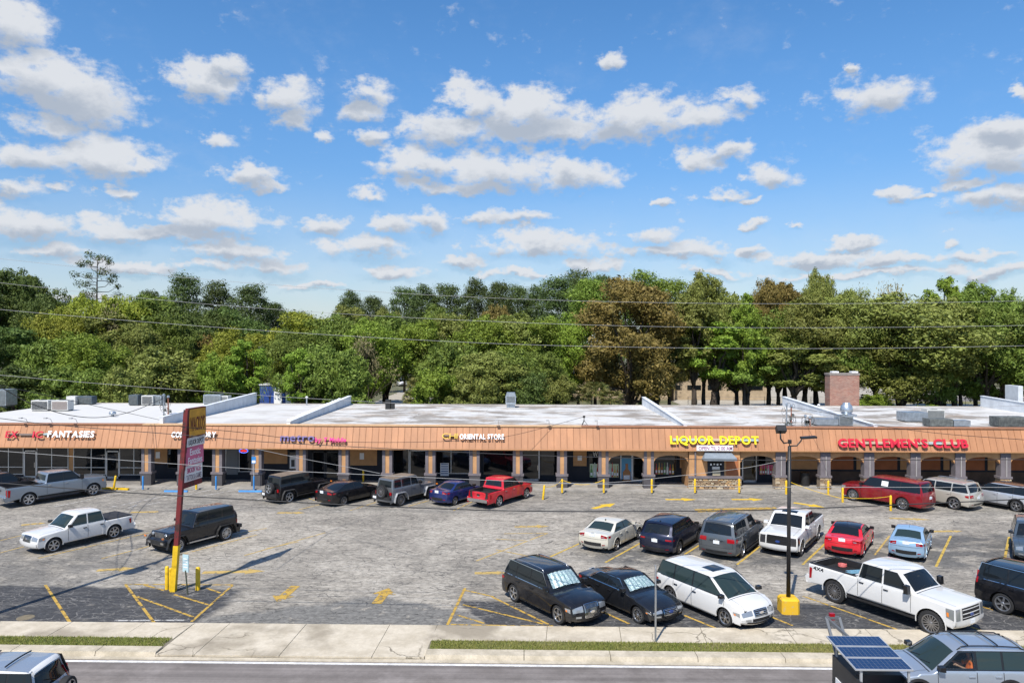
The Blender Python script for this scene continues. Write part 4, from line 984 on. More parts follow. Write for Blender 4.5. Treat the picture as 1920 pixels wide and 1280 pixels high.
sub('drip_edge', MB().box(XL, XR, a0 - .05, a0 + .02, ZF0 - .07, ZF0 - .005), mat('tan drip edge', (.42, .22, .10), .6), fas)
P_('soffit', MB().box(XL, XR, a0 + .03, YW + .05, ZF0 - .012, ZF0 + .10), stucco('soffit', (.30, .19, .11)))
# roof lights on gooseneck arms above the letters (left shop)
for px in (52, 98, 145, 935, 1030, 1120):
    c = AT(px, 797, 55.45); m = MB().tube([(c.x, 55.5, ZF1 + .05), (c.x - .03, 55.3, ZF1 + .42), (c.x - .10, 54.95, ZF1 + .55)], .018, 5).obox((c.x - .14, 54.85, ZF1 + .53), (.22, .16, .09)); P_('sign_lamp', m, mat('lamp grey', (.42, .42, .42), .5))
# shop front wall
wall = P_('shopfront_wall', MB().box(XL, XR, YW, YW + .2, .10, ZF0 - .02), navy)
def panel(px0, px1, z0, z1, m, name='wall_panel', dy=.03, par=None): return P_(name, MB().box(X(px0, YW), X(px1, YW), YW - dy, YW - .002, z0, z1), m) if par is None else sub(name, MB().box(X(px0, YW), X(px1, YW), YW - dy, YW - .002, z0, z1), m, par)
def window(px0, px1, z0=.45, z1=2.85, mull=(), fm=alum, rail=None, name='shop_window'):
    x0, x1 = X(px0, YW), X(px1, YW)
    o = P_(name, MB().box(x0, x1, YW - .030, YW - .002, z0, z1), sglass)
    f = MB(); t_ = .055
    for a, b, c, d_ in ((x0, x1, z0 - t_, z0), (x0, x1, z1, z1 + t_), (x0 - t_, x0, z0 - t_, z1 + t_), (x1, x1 + t_, z0 - t_, z1 + t_)): f.box(a, b, YW - .07, YW - .002, c, d_)
    sub('window_frame', f, fm, o)
    for mpx in mull: sub('mullion', MB().box(X(mpx, YW) - .03, X(mpx, YW) + .03, YW - .068, YW - .031, z0, z1), fm, o)
    if rail: sub('rail', MB().box(x0, x1, YW - .066, YW - .031, rail, rail + .05), fm, o)
    return o
def door(px0, px1, z1=2.3, fm=alum, gm=None, leaf=1):
    x0, x1 = X(px0, YW), X(px1, YW)
    o = P_('door', MB().box(x0, x1, YW - .034, YW - .002, .11, z1), gm or sglass); f = MB(); t_ = .09
    for a, b, c, d_ in ((x0, x1, .11, .28), (x0, x1, z1 - .1, z1), (x0, x0 + t_, .11, z1), (x1 - t_, x1, .11, z1)): f.box(a, b, YW - .08, YW - .035, c, d_)
    if leaf == 2: f.box((x0+x1)/2 - .07, (x0+x1)/2 + .07, YW - .081, YW - .035, .11, z1)
    sub('door_frame', f, fm, o); sub('door_handle', MB().box(x1 - .16, x1 - .13, YW - .13, YW - .081, .95, 1.35), chrome, o); return o
window(-60, 44, mull=(-30, -8, 17), rail=.95); door(46, 70); window(71, 128, mull=(98,), rail=.95); panel(130, 138, .1, 2.9, tan)
window(140, 198, mull=(172,), rail=.95); door(200, 225); window(226, 266, mull=(252,), rail=.95)
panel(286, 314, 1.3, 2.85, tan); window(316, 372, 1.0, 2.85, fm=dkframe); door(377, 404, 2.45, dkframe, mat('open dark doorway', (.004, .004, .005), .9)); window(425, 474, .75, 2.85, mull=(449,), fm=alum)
panel(491, 539, 1.35, 2.88, tan); window(543, 560, .8, 2.85, fm=dkframe); door(586, 610, 2.35, dkframe); door(611, 636, 2.35, dkframe); panel(653, 707, 1.25, 2.88, tan)
window(738, 766, .5, 2.85, fm=alum); door(768, 800, 2.5); window(815, 880, .7, 2.85, mull=(846,)); window(907, 966, .6, 2.85, fm=dkframe); door(978, 1012, 2.6); window(1014, 1046, .6, 2.85, fm=dkframe)
panel(1075, 1100, 1.3, 2.85, tan); window(1105, 1131, .9, 2.85, fm=dkframe); window(1140, 1161, .9, 2.3, fm=dkframe); door(1163, 1208, 2.35, alum, leaf=2); window(1226, 1267, 1.0, 2.5, fm=dkframe); panel(1275, 1292, 1.2, 2.85, tan)
door(1391, 1419, 2.45, alum); window(1422, 1458, 1.0, 2.4, fm=dkframe)
brownst = stucco('brown stone veneer', (.10, .065, .045), .35)
prev = 1476
for a, b in ((1478, 1540), (1556, 1600), (1606, 1618), (1636, 1682), (1688, 1702), (1724, 1763), (1769, 1780), (1808, 1846), (1852, 1866), (1892, 1930)):
    panel(a, b, 1.15, 2.9, rust if (b - a) > 20 and a > 1550 else tan)
for a, b in ((1476, 1700), (1701, 1960)): panel(a, b, .10, 1.0, brownst, 'stone_dado', .06)
# flat prints in the windows
m_pink = mat('pink print', (.62, .10, .22), .5); m_bottle = [mat('bottle ' + n_, c, .2, coat=.5) for n_, c in (('amber', (.30, .11, .02)), ('green', (.10, .28, .08)), ('clear', (.55, .62, .60)), ('red', (.45, .03, .03)), ('gold', (.55, .36, .06)))]
def poster(px0, px1, py0, py1, m, label, cat='poster'):
    o = thing('poster', label, cat, ((X(px0, YW) + X(px1, YW)) / 2, YW - .075, Z(py1, YW)))
    x0, x1 = X(px0, YW), X(px1, YW); z0, z1 = Z(py1, YW), Z(py0, YW)
    MB().box(x0, x1, YW - .08, YW - .072, z0, z1).build('sheet', m, o, world=True); return o, x0, x1, z0, z1
def bottles(o, x0, x1, z0, z1, n, seed, hk=1.):
    r_ = random.Random(seed); w__ = (x1 - x0) / n
    for i in range(n):
        c = x0 + w__ * (i + .5); hh = (z1 - z0) * r_.uniform(.75, .98) * hk; b = w__ * .36
        MB().prism([(c - b, z0 + .02), (c + b, z0 + .02), (c + b, z0 + hh * .55), (c + b * .35, z0 + hh * .72), (c + b * .35, z0 + hh), (c - b * .35, z0 + hh), (c - b * .35, z0 + hh * .72), (c - b, z0 + hh * .55)], lambda u, v, d_: (u, YW - .088 - d_, v), 0, .008).build('printed_bottle', m_bottle[(i + seed) % 5], o, world=True)
        MB().box(c - b * .8, c + b * .8, YW - .101, YW - .0965, z0 + hh * .15, z0 + hh * .38).build('printed_label', m_signw, o, world=True)
pale = mat('pale print', (.50, .60, .42), .6)
q = poster(1106, 1130, 868, 893, pale, 'pale window print of bottles left of the liquor shop door'); bottles(*q, 4, 1, 1.15)
q = poster(1141, 1160, 868, 893, pale, 'pale window print of bottles against the liquor shop entrance'); bottles(*q, 4, 2, 1.15)
q = poster(1165, 1185, 856, 902, mat('beach blue print', (.08, .30, .52), .5), 'tall blue beach print with one amber bottle on the liquor shop door'); bottles(*q, 1, 0, .8)
q = poster(1228, 1264, 862, 887, mat('dark shelf print', (.03, .035, .035), .5), 'row of bottles displayed in the arched liquor shop window'); bottles(*q, 7, 3)
q = poster(826, 842, 868, 892, m_signw, 'white printed notice in the oriental store window')
for i in range(5): MB().box(q[1] + .06, q[2] - .06, YW - .0845, YW - .0805, q[4] - .12 - i * .18, q[4] - .06 - i * .18).build('printed_line', mat('print blue', (.03, .09, .25), .6), q[0], world=True)
q = poster(544, 556, 855, 880, m_signw, 'white phone poster in the narrow window left of the phone shop door'); MB().box(q[1] + .12, q[2] - .12, YW - .0845, YW - .0805, q[3] + .15, q[4] - .35).build('printed_phone', dkframe, q[0], world=True)
q = poster(571, 578, 855, 890, mat('purple print', (.10, .04, .14), .6), 'narrow purple poster beside the phone shop door'); MB().box(q[1] + .05, q[2] - .05, YW - .0845, YW - .0805, q[4] - .4, q[4] - .12).build('printed_patch', m_signw, q[0], world=True)
q = poster(426, 447, 842, 892, mat('grey frosted print', (.16, .17, .18), .6), 'grey frosted panel in the window beside the laundry door')
q = poster(1424, 1456, 868, 886, m_pink, 'pink counter display seen through the arched window by the ATM kiosk')
bottles(*q, 7, 4, 1.2)
for px, lab in ((297, 'small white notice on the tan panel by the laundry'), (679, 'small white notice on the tan panel right of the phone shop'), (1087, 'small white notice on the tan panel left of the liquor shop')):
    poster(px - 4, px + 4, 850 + (3 if px > 1000 else 0), 862, m_signw, lab, 'notice')
q = thing('neon_sign', 'oval neon OPEN sign glowing red and blue in the laundry window', 'sign', (X(458, YW), YW - .1, Z(847, YW)))
m = MB(); m.tube([(.34 * math.cos(a * .2618), -.02, .16 * math.sin(a * .2618)) for a in range(25)], .022, 6); m.build('oval_tube', mat('blue neon', (.12, .22, 1.), .4, emit=1.6), q)
print_text('OPEN', 0, -.03, 0, .16, mat('red neon', (1., .06, .05), .4, emit=1.6), q, .46)
# small window words of the left shop and the liquor shop
for px, s_ in ((7, 'COMICS'), (32, 'SHOES'), (85, 'LINGERIE'), (114, 'HOSIERY'), (158, 'NOVELTIES'), (186, 'DVDS')):
    print_text(s_, X(px, YW) , YW - .04, Z(842, YW) - .02, .11, mat('window lettering', (.42, .42, .42), .6), wall, .62).location -= wall.matrix_basis.translation + mall.location
print_text('WA', X(1119, YW), YW - .04, Z(850, YW), .40, m_signw, wall, .62).location -= mall.location

# columns: grey posts with tan cheeks on a stepped plinth
def column(px, style):
    x = X(px, YC); w2 = .34
    o = P_('column', MB().box(x - .17, x + .17, YC + .06, YC + .50, .10, ZF0 - .02), tan if style != 'post' else greyp)
    for sx in (-1, 1): sub('post', MB().box(x + sx * .26 - .11, x + sx * .26 + .11, YC + .02, YC + .56, .10, ZF0 - .02), greyp, o)
    if style == 'club':
        sub('post_face', MB().box(x - .37, x + .37, YC - .02, YC + .018, 1.0, ZF0 - .02), greyp, o)
        sub('downpipe', MB().cyl((x + .03, YC - .06, 1.1), (x + .03, YC - .06, 2.55), .035, n=8), mat('pale pipe', (.36, .34, .33), .5), o)
    sub('ledge', MB().box(x - .46, x + .46, YC - .08, YC + .64, .96, 1.12), greyp, o)
    if style == 'club':
        rs3 = random.Random(px); z = .10
        core = sub('plinth', MB().box(x - .40, x + .40, YC - .03, YC + .6, .10, .955), mat('stone mortar', (.26, .20, .14), .95), o)
        stones_on(o, x - .42, x + .42, YC - .06, .11, .95, rs3, YC - .01)
    else: sub('plinth', MB().box(x - .40, x + .40, YC - .04, YC + .60, .10, .955), stucco('dark plinth', (.075, .07, .075)) if style == 'grey' else greyp, o)
    return o
STN = [mat('stone %s' % n_, c, .9, var=.25, vscale=5) for n_, c in (('buff', (.42, .32, .20)), ('tan', (.34, .24, .14)), ('cream', (.50, .42, .30)), ('brown', (.24, .16, .10)), ('ochre', (.46, .30, .15)))]
def stones_on(par, x0, x1, yf, z0, z1, r_, yb):
    z = z0
    while z < z1 - .04:
        hh = min(r_.uniform(.10, .19), z1 - z); xx = x0
        while xx < x1 - .05:
            ww = min(r_.uniform(.22, .48), x1 - xx); 
            if x1 - xx - ww < .12: ww = x1 - xx
            m = MB(); a, b, c, d_ = xx + .012, xx + ww - .012, z + .01, z + hh - .01; k = r_.uniform(.02, .045); p = yf + r_.uniform(-.03, .02)
            m.add([(a, yb, c), (b, yb, c), (b, yb, d_), (a, yb, d_), (a + k, p, c + k * .6), (b - k * r_.uniform(.4, 1.3), p, c + k * .5), (b - k, p, d_ - k * .5), (a + k * r_.uniform(.4, 1.3), p, d_ - k * .6)], [(4, 5, 6, 7), (0, 1, 5, 4), (1, 2, 6, 5), (2, 3, 7, 6), (3, 0, 4, 7)])
            sub('stone', m, r_.choice(STN), par); xx += ww
        z += hh
for px in (274, 342, 407, 481, 564, 644, 726, 807, 890, 971, 1054): column(px, 'grey')
for px in (1132, 1217): column(px, 'grey')
for px in (1464, 1548, 1630, 1717, 1801, 1886, 1970): column(px, 'club')
# arched headers between the right-hand columns
def arch(pa, pb):
    x0, x1 = X(pa, YC) + .37, X(pb, YC) - .37; n = 18; mid, hw = (x0 + x1) / 2, (x1 - x0) / 2; zt = ZF0 - .02; zs, rise = 2.05, .50
    pts = [(x0, zt)] + [(x0 + (x1 - x0) * i / n, zs + rise * math.sqrt(max(0, 1 - ((x0 + (x1 - x0) * i / n - mid) / hw) ** 2)) ** .9) for i in range(n + 1)] + [(x1, zt)]
    m = MB()
    for i in range(1, n + 1):
        a, b = pts[i], pts[i + 1]
        m.add([(a[0], YC + .08, a[1]), (b[0], YC + .08, b[1]), (b[0], YC + .08, zt), (a[0], YC + .08, zt), (a[0], YC + .42, a[1]), (b[0], YC + .42, b[1]), (b[0], YC + .42, zt), (a[0], YC + .42, zt)], [(0, 1, 2, 3), (5, 4, 7, 6), (0, 4, 5, 1)])
    P_('arched_header', m, tan)
for a, b in ((1132, 1217), (1217, 1300), (1380, 1464), (1464, 1548), (1548, 1630), (1630, 1717), (1717, 1801), (1801, 1886), (1886, 1970)): arch(a, b)
# kiosk with the cash machine between two arches: tan wall, stone base, awning
kx0, kx1 = X(1292, YC), X(1387, YC)
ko = P_('kiosk', MB().box(kx0, kx1, YC - .10, YW - .01, .10, ZF0 - .02), tan)
sub('kiosk_base', MB().box(kx0 - .06, kx1 + .06, YC - .20, YC - .101, .10, .90), mat('stone mortar', (.26, .20, .14), .95), ko)
stones_on(ko, kx0 - .10, kx1 + .10, YC - .27, .10, .90, random.Random(2), YC - .19)
sub('kiosk_ledge', MB().box(kx0 - .08, kx1 + .08, YC - .30, YC - .1005, .905, 1.07), greyp, ko)
ax0, ax1 = X(1326, YC), X(1357, YC)
atm = thing('cash_machine', 'dark cash machine with a small screen and keypad set in the tan kiosk wall', 'cash machine', ((ax0 + ax1) / 2, YC - .2, .95))
MB().box(ax0, ax1, YC - .16, YC - .09, 1.075, 2.55).build('surround', navy, atm, world=True)
MB().box(ax0 + .15, ax1 - .2, YC - .19, YC - .161, 1.8, 2.35).build('hood_recess', under, atm, world=True)
MB().box(ax0 + .32, ax1 - .35, YC - .24, YC - .161, 1.58, 1.78).build('keypad', alum, atm, world=True)
for i in range(4): MB().box(ax0 + .18 + i * .24, ax0 + .30 + i * .24, YC - .20, YC - .191, 1.86 + .05 * (i % 2), 2.0).build('sticker', m_signw, atm, world=True)
MB().box(ax0 + .36, ax1 - .30, YC - .20, YC - .161, 1.12, 1.5).build('cover_plate', mat('beige plate', (.40, .35, .24), .6), atm, world=True)
panel_x0, panel_x1 = X(1361, YC), X(1384, YC); sub('wall_panel', MB().box(panel_x0, panel_x1, YC - .13, YC - .101, 1.12, 2.45), rust, ko)
sub('downpipe', MB().cyl((X(1303, YC), YC - .16, 1.1), (X(1303, YC), YC - .16, 2.9), .07, n=10), greyp, ko)
aw = thing('awning', 'grey fabric awning over the cash machine', 'awning', (X(1348, YC), YC - .1, 2.3))
a_, b_ = X(1318, 54.5), X(1379, 54.5); m = MB()
m.add([(a_ + .25, YC - .101, 2.86), (b_ - .25, YC - .101, 2.86), (b_, YC - .95, 2.50), (a_, YC - .95, 2.50), (a_, YC - .95, 2.32), (b_, YC - .95, 2.32), (a_, YC - .101, 2.32), (b_, YC - .101, 2.32)], [(0, 1, 2, 3), (3, 2, 5, 4), (0, 3, 4, 6), (1, 7, 5, 2), (4, 5, 7, 6)])
m.build('canopy', mat('grey canvas', (.20, .235, .27), .8, var=.12), aw, world=True)
# ---- signs on the fascia
def fy(z): t = (z - ZF0) / (ZF1 - ZF0); return YC - .25 + .55 * t
lean = -math.atan2(.55, ZF1 - ZF0)
red = mat('red sign face', (.55, .018, .04), .4); yellow = mat('yellow sign face', (.85, .66, .01), .4); pur = mat('purple sign face', (.13, .10, .27), .45); mag = mat('magenta sign face', (.75, .02, .25), .4); gold = mat('gold sign face', (.68, .44, .05), .45); rail = mat('raceway grey', (.22, .17, .15), .6); railb = mat('raceway cream', (.55, .45, .33), .6); railc = mat('raceway pale blue', (.40, .52, .54), .6)
def zs(py): return Z(py, 54.85)
def xs_(px): return X(px, 54.85)
Zs = zs(818)
channel_sign('shop_sign', 'red letters EX IC followed by white FANTASIES on the peach fascia', [('EX', red)], fy(Zs) - .26, Zs, .50, xs_(11), xs_(34), lean)
s1 = mall  # keep one sign per lettering run
o1 = [o for o in C.objects if o.name.startswith('shop_sign')][0]
def more_letters(root, words, z, hgt, x0, x1, bold=.018, depth=.10):
    tmp = channel_sign('tmp', 'tmp', words, fy(z) - .26, z, hgt, x0, x1, lean, None, depth, bold)
    dv = tmp.location - root.location
    for c in list(tmp.children): c.parent = root; c.location = c.location + dv
    bpy.data.objects.remove(tmp)
more_letters(o1, [('IC', red)], Zs, .50, xs_(62), xs_(81)); more_letters(o1, [('FANTASIES', m_signw)], zs(817), .48, xs_(90), xs_(177), .03)
MB().box(xs_(35) - o1.location.x, xs_(62) - o1.location.x, .06, .28, -.10, .02).build('raceway', rail, o1); MB().box(xs_(81) - o1.location.x, xs_(90) - o1.location.x, .06, .28, -.06, .06).build('raceway', railc, o1)
channel_sign('shop_sign', 'white letters COIN LAUNDRY on the fascia behind the tall roadside sign', [('COIN LAUNDRY', m_signw)], fy(zs(817)) - .26, zs(817), .42, xs_(322), xs_(405), lean, bold=.03)
o2 = channel_sign('shop_sign', 'purple metro and magenta by T-Mobile lettering on the fascia', [('metro', pur)], fy(zs(820)) - .26, zs(821), .58, xs_(526), xs_(590), lean, bold=.015); more_letters(o2, [('by T Mobile', mag)], zs(825), .34, xs_(592), xs_(650), .03)
o3 = channel_sign('shop_sign', 'gold CH characters and white ORIENTAL STORE letters on the fascia', [('CHI', gold)], fy(zs(817)) - .26, zs(817), .42, xs_(829), xs_(858), lean, bold=.0); more_letters(o3, [('ORIENTAL STORE', m_signw)], zs(818), .38, xs_(862), xs_(945), .035)
channel_sign('shop_sign', 'yellow raised letters LIQUOR DEPOT on the fascia above the awning', [('LIQUOR DEPOT', yellow)], fy(zs(822)) - .26, zs(822), .60, xs_(1256), xs_(1422), lean, [(xs_(1262), xs_(1335), railc), (xs_(1336), xs_(1360), railb), (xs_(1361), xs_(1422), railc)], .14, .03)
channel_sign('shop_sign', 'red raised letters GENTLEMEN\'S CLUB on the fascia over the arched porch', [("GENTLEMEN'S CLUB", red)], fy(zs(826)) - .26, zs(826), .62, xs_(1570), xs_(1813), lean, [(xs_(1575), xs_(1740), railb), (xs_(1741), xs_(1765), railc), (xs_(1766), xs_(1805), railb)], .14, .035)
bx = thing('banner_sign', 'white banner OPEN TIL 2 00 AM under the yellow liquor sign', 'sign', (xs_(1340), fy(zs(838)) - .16, zs(843)))
c0 = bx.location.copy(); zb0, zb1 = zs(842), zs(832)
MB().box(xs_(1305), xs_(1373), c0.y - .03, c0.y + .03, zb0, zb1).build('board', m_signw, bx, world=True)
print_text('OPEN TIL 2 00 AM', 0, -.037, (zb0 + zb1) / 2 - c0.z, .27, mat('banner ink', (.30, .10, .22), .6), bx, xs_(1371) - xs_(1308))
# ---- brick chimney at the back of the roof
def brickmat():
    t = NT('old brick'); b = t.n('ShaderNodeTexBrick'); mp = t.n('ShaderNodeMapping'); mp.inputs['Rotation'].default_value = (R(90), 0, 0); g = t.n('ShaderNodeNewGeometry'); t.l(g.outputs['Position'], mp.inputs[0]); t.l(mp.outputs[0], b.inputs['Vector'])
    b.inputs['Scale'].default_value = 1; b.inputs['Brick Width'].default_value = .26; b.inputs['Row Height'].default_value = .098; b.inputs['Mortar Size'].default_value = .012
    b.inputs['Color1'].default_value = (.30, .10, .06, 1); b.inputs['Color2'].default_value = (.40, .21, .145, 1); b.inputs['Mortar'].default_value = (.36, .31, .27, 1); b.inputs['Bias'].default_value = -.1
    nz = t.ramp(t.noise(t.pos((1, 1, 2.5)), 2.2, 6, .7), .38, .62); top = t.ramp(t.noise(t.pos((.6, .6, 1)), .7, 4), .4, .62)
    col = t.mix(t.math('MULTIPLY', nz, .35), b.outputs[0], (.16, .09, .075)); col = t.mix(t.math('MULTIPLY', top, .4), col, (.20, .16, .14))
    t.l(col, t.b.inputs['Base Color']); t.b.inputs['Roughness'].default_value = .92; t.bump(b.outputs['Fac'], -.6, .02); return t.m
chx0, chx1 = X(1556, 75.24), X(1611, 75.24)
ch = thing('chimney', 'massive square brick chimney rising behind the white roof', 'chimney', ((chx0 + chx1) / 2, 75.9, 0))
MB().box(chx0, chx1, 75.24, 76.5, -.05, Z(701, 75.3)).build('stack', brickmat(), ch, world=True)
MB().box(chx0 - .06, chx1 + .06, 75.20, 76.54, Z(701, 75.3) + .002, Z(697.5, 75.3)).build('cap', mat('chimney cap', (.24, .21, .19), .9, var=.2), ch, world=True)
for a in (.35, 2.3): MB().box(chx0 + a, chx0 + a + .65, 75.5, 76.1, Z(697, 75.3), Z(694, 75.3)).build('flue_cover', m_signw, ch, world=True)
# ---- plant on the roof
m_acw = mat('pale enamel', (.55, .55, .53), .5, var=.1); m_acd = mat('slate enamel', (.07, .095, .115), .5, var=.15); m_gal = mat('galvanised sheet', (.45, .50, .55), .35, .7, var=.2); m_grim = mat('grimy sheet', (.12, .13, .125), .7, var=.4, vscale=4)
GR = 'air conditioning units on the flat roof'
def ac(px0, px1, py0, py1, Y, m, label, fan=True, depth=.9, slats=True, grille_m=None):
    x0, x1, z1 = X(px0, Y), X(px1, Y), Z(py0, Y); z0 = ZR + .02
    o = thing('air_conditioner', label, 'air conditioner', ((x0 + x1) / 2, Y, ZR), group=GR)
    MB().box(x0, x1, Y, Y + depth, z0 + .08, max(z1, z0 + .5)).build('casing', m, o, world=True); zt = max(z1, z0 + .5)
    MB().box(x0 + .06, x1 - .06, Y + .05, Y + depth - .05, z0 - .03, z0 + .078).build('feet', m_grim, o, world=True)
    if slats:
        n = max(4, int((zt - z0) / .12))
        for i in range(n): zz = z0 + .16 + (zt - z0 - .24) * i / n; MB().box(x0 + .07, x1 - .07, Y - .02, Y - .002, zz, zz + .05).build('louvre', grille_m or m_grim, o, world=True)
    if fan: MB().lathe([(0, .05), (.12, .05), (.13, .02), (.30, .02), (.33, .0)], 'Z', 18, ((x0 + x1) / 2, Y + depth / 2, zt + .002)).build('fan_guard', m_grim, o, world=True)
    return o
ac(-14, 11, 734, 765, 71, m_gal, 'tall galvanised unit with side hood at the far end of the laundry-side roof', False, 1.6, True)
ac(58, 90, 754, 772, 66.5, m_acw, 'pale unit with open dark coil, paired beside a brown-grilled unit', grille_m=under); ac(96, 127, 754, 772, 66.5, m_acw, 'pale unit with brown grille next to the open-coil unit', grille_m=mat('brown coil', (.20, .15, .13), .8))
ac(124, 141, 746, 760, 73, m_acw, 'narrow pale unit with a brown corner behind the paired units', False, .8, False); ac(141, 172, 746, 760, 73.4, m_acd, 'dark rounded unit beside the narrow pale unit')
ac(241, 258, 743, 760, 72.5, m_acd, 'slate-green cube unit standing alone near the roof back edge'); ac(265, 286, 744, 760, 72.5, m_acw, 'pale unit with a dark side coil near the wire mast', grille_m=under); ac(287, 302, 744, 760, 72.8, m_gal, 'grey unit touching the pale unit near the wire mast')
ac(381, 413, 742, 757, 74, m_gal, 'pale grey ribbed unit behind the tall white parapet'); ac(414, 427, 744, 757, 74.2, m_acw, 'small pale unit against the ribbed unit behind the parapet')
ac(1532, 1572, 783, 800, 57.2, m_gal, 'whitish sheet-metal unit with sloping hood next to the turbine vent', False, 1.2, False); ac(1573, 1600, 776, 800, 57.2, m_gal, 'ribbed green-grey unit beside the sloping hood')
ac(1698, 1740, 770, 790, 60.4, m_gal, 'long galvanised unit in front of the pale ribbed unit', False, 1.5, False); ac(1738, 1772, 764, 785, 62.3, m_acw, 'pale ribbed unit behind the long galvanised unit'); ac(1744, 1787, 782, 803, 56.9, m_grim, 'grimy black box unit with a cut corner by the roof edge', False, 1.1, False); ac(1789, 1820, 792, 804, 56.9, m_gal, 'low galvanised duct beside the grimy black unit', False, .8, False)
ac(1873, 1930, 778, 803, 57, m_grim, 'wide grimy unit below the far parapet', True, 1.2)
hd_ = thing('roof_exhaust', 'tall galvanised exhaust hood at the back of the stained roof', 'vent', (X(957, 72), 72.4, ZR)); x0, x1 = X(948, 72), X(967, 72)
MB().box(x0 + .1, x1 - .1, 72.1, 72.8, ZR, ZR + .5).build('duct', m_gal, hd_, world=True); MB().box(x0, x1, 71.9, 73, ZR + .35, Z(745, 72)).build('casing', m_gal, hd_, world=True)
m = MB(); m.prism([(x0 - .05, Z(745, 72)), (x1 + .05, Z(745, 72)), (x1 - .1, Z(736, 72)), (x0 + .1, Z(736, 72))], lambda u, v, d_: (u, d_, v), 71.9, 73).build('hood', m_gal, hd_, world=True)
for i in range(5): MB().box(x0 + .08, x1 - .08, 71.87, 71.898, ZR + .55 + i * .12, ZR + .61 + i * .12).build('louvre', m_grim, hd_, world=True)
bb = thing('roof_vent', 'pair of small black square vents on the stained roof', 'vent', (X(731, 70), 70, ZR)); MB().box(X(723, 70), X(732, 70), 69.8, 70.4, ZR, Z(750, 70)).build('vent_box', black, bb, world=True); MB().box(X(733, 70), X(739, 70), 69.9, 70.4, ZR, Z(756, 70)).build('vent_box', black, bb, world=True)
tv = thing('turbine_vent', 'round galvanised turbine vent in front of the brick chimney', 'vent', (X(1587, 65), 65, ZR)); m = MB().lathe([(.42, 0), (.42, .35), (.52, .40), (.52, .62), (.46, .95), (.30, 1.1), (.32, 1.2), (0, 1.22)], 'Z', 20); m.build('drum', m_gal, tv, True); MB().box(-.65, .65, -.6, .6, 0, .22).build('curb', m_gal, tv)
rv = thing('roof_vent', 'small round mushroom vent on the clean white roof', 'vent', (X(211, 62), 62, ZR)); MB().lathe([(.12, 0), (.12, .18), (.28, .2), (.28, .36), (.18, .46), (0, .48)], 'Z', 16).build('cowl', m_gal, rv, True)
for px, Y, hh, lab in ((575, 74, .75, 'thin capped pipe near the sealant-lumped parapet'), (1535, 72, .35, 'short pipe stub near the chimney side parapet')):
    vp = thing('vent_pipe', lab, 'pipe', (X(px, Y), Y, ZR)); MB().cyl((0, 0, 0), (0, 0, hh), .07, n=8).build('pipe', m_gal, vp); MB().lathe([(.13, 0), (.13, .1), (0, .16)], 'Z', 10, (0, 0, hh)).build('cap', m_signw, vp)
# wall box at the far right and the electrical masts with coiled cable
wb_ = MB().box(X(1909, 74), 49.5, 74, 76, ZR - .6, Z(720, 74)).build('parapet_block', m_par); tag(wb_, 'tall pale wall block at the far end of the roof', 'wall')
def mast(px, Y, ztop, label, coils, seed):
    o = thing('utility_mast', label, 'mast', (X(px, Y), Y, ZR)); r_ = random.Random(seed); hh = ztop - ZR
    MB().cyl((0, 0, 0), (0, 0, hh), .055, n=8).build('pole', m_gal, o); MB().cyl((.35, 0, 0), (.35, 0, hh * .93), .05, n=8).build('pole', mat('rusty pipe', (.26, .10, .06), .8), o)
    for c in range(coils):
        cx, cz, rr = r_.uniform(-.3, .55), r_.uniform(.2, hh), r_.uniform(.15, .38)
        MB().tube([(cx + rr * math.cos(a * .35) * .6, r_.uniform(-.05, .05), cz + rr * math.sin(a * .35)) for a in range(19)], .012, 4).build('cable_coil', trim, o)
    for c in range(5): MB().obox((r_.uniform(-.1, .5), -.05, r_.uniform(.1, hh * .55)), (.16, .14, .2)).build('junction_box', m_grim, o)
    for x in (0, .35): MB().lathe([(.05, 0), (.11, .03), (.10, .14), (0, .2)], 'Z', 10, (x, 0, hh - .04 - (.12 if x else 0))).build('weatherhead', m_gal, o)
mast(307, 57, Z(744, 57), 'twin-pipe electrical mast with coiled wires behind the roadside sign', 9, 1); mast(1475, 57, Z(757, 57), 'cable mast with tangled wires above the liquor sign end', 12, 2); mast(1510, 57, Z(778, 57), 'low tangle of cable boxes beside the taller cable mast', 10, 3)
sm = thing('wire_stand', 'small black tripod carrying a cable on the stained roof', 'stand', (X(1095, 57), 57, ZR)); z_ = Z(780, 57) - ZR
m = MB()
for a in range(3): m.bar((.3 * math.cos(a * 2.1), .3 * math.sin(a * 2.1), 0), (0, 0, z_ * .6), .03)
m.bar((0, 0, z_ * .4), (0, 0, z_), .05); m.build('tripod', trim, sm)
MB().box(-.09, .09, -.07, .07, z_ - .1, z_ + .06).build('insulator', black, sm)
# ------------------------------------------------------------------ parked and passing vehicles
white = paint('white paint', (.63, .63, .62)); blk = paint('black paint', (.008, .008, .010)); navyp = paint('navy paint', (.010, .014, .035), .3); blkgrey = paint('charcoal paint', (.020, .022, .027), .5); silverb = paint('steel blue paint', (.23, .27, .32), .55); redp = paint('red paint', (.50, .010, .022)); dkred = paint('wine red paint', (.26, .006, .014), .4)
brred = paint('bright red paint', (.62, .016, .03)); champ = paint('champagne paint', (.56, .53, .46), .45); cream = paint('ivory paint', (.66, .63, .54), .2); silver = paint('silver paint', (.56, .58, .61), .6); ltblue = paint('ice blue paint', (.33, .50, .68), .4); deepb = paint('deep blue paint', (.018, .035, .16), .4); gunm = paint('gunmetal paint', (.115, .128, .14), .6); greyb = paint('grey blue paint', (.09, .12, .15), .5); jgrey = paint('billet grey paint', (.17, .18, .195), .55); skyS = paint('pale silver blue paint', (.42, .47, .53), .6)
canvas = mat('tan sun-bleached top', (.19, .145, .105), .85, var=.25)
W6, W5, W10, WD = (6, 'wide', 0), (5, 'wide', 0), (10, 'thin', 0), (7, 'split', 0)
OFF = (8, 'split', 1)
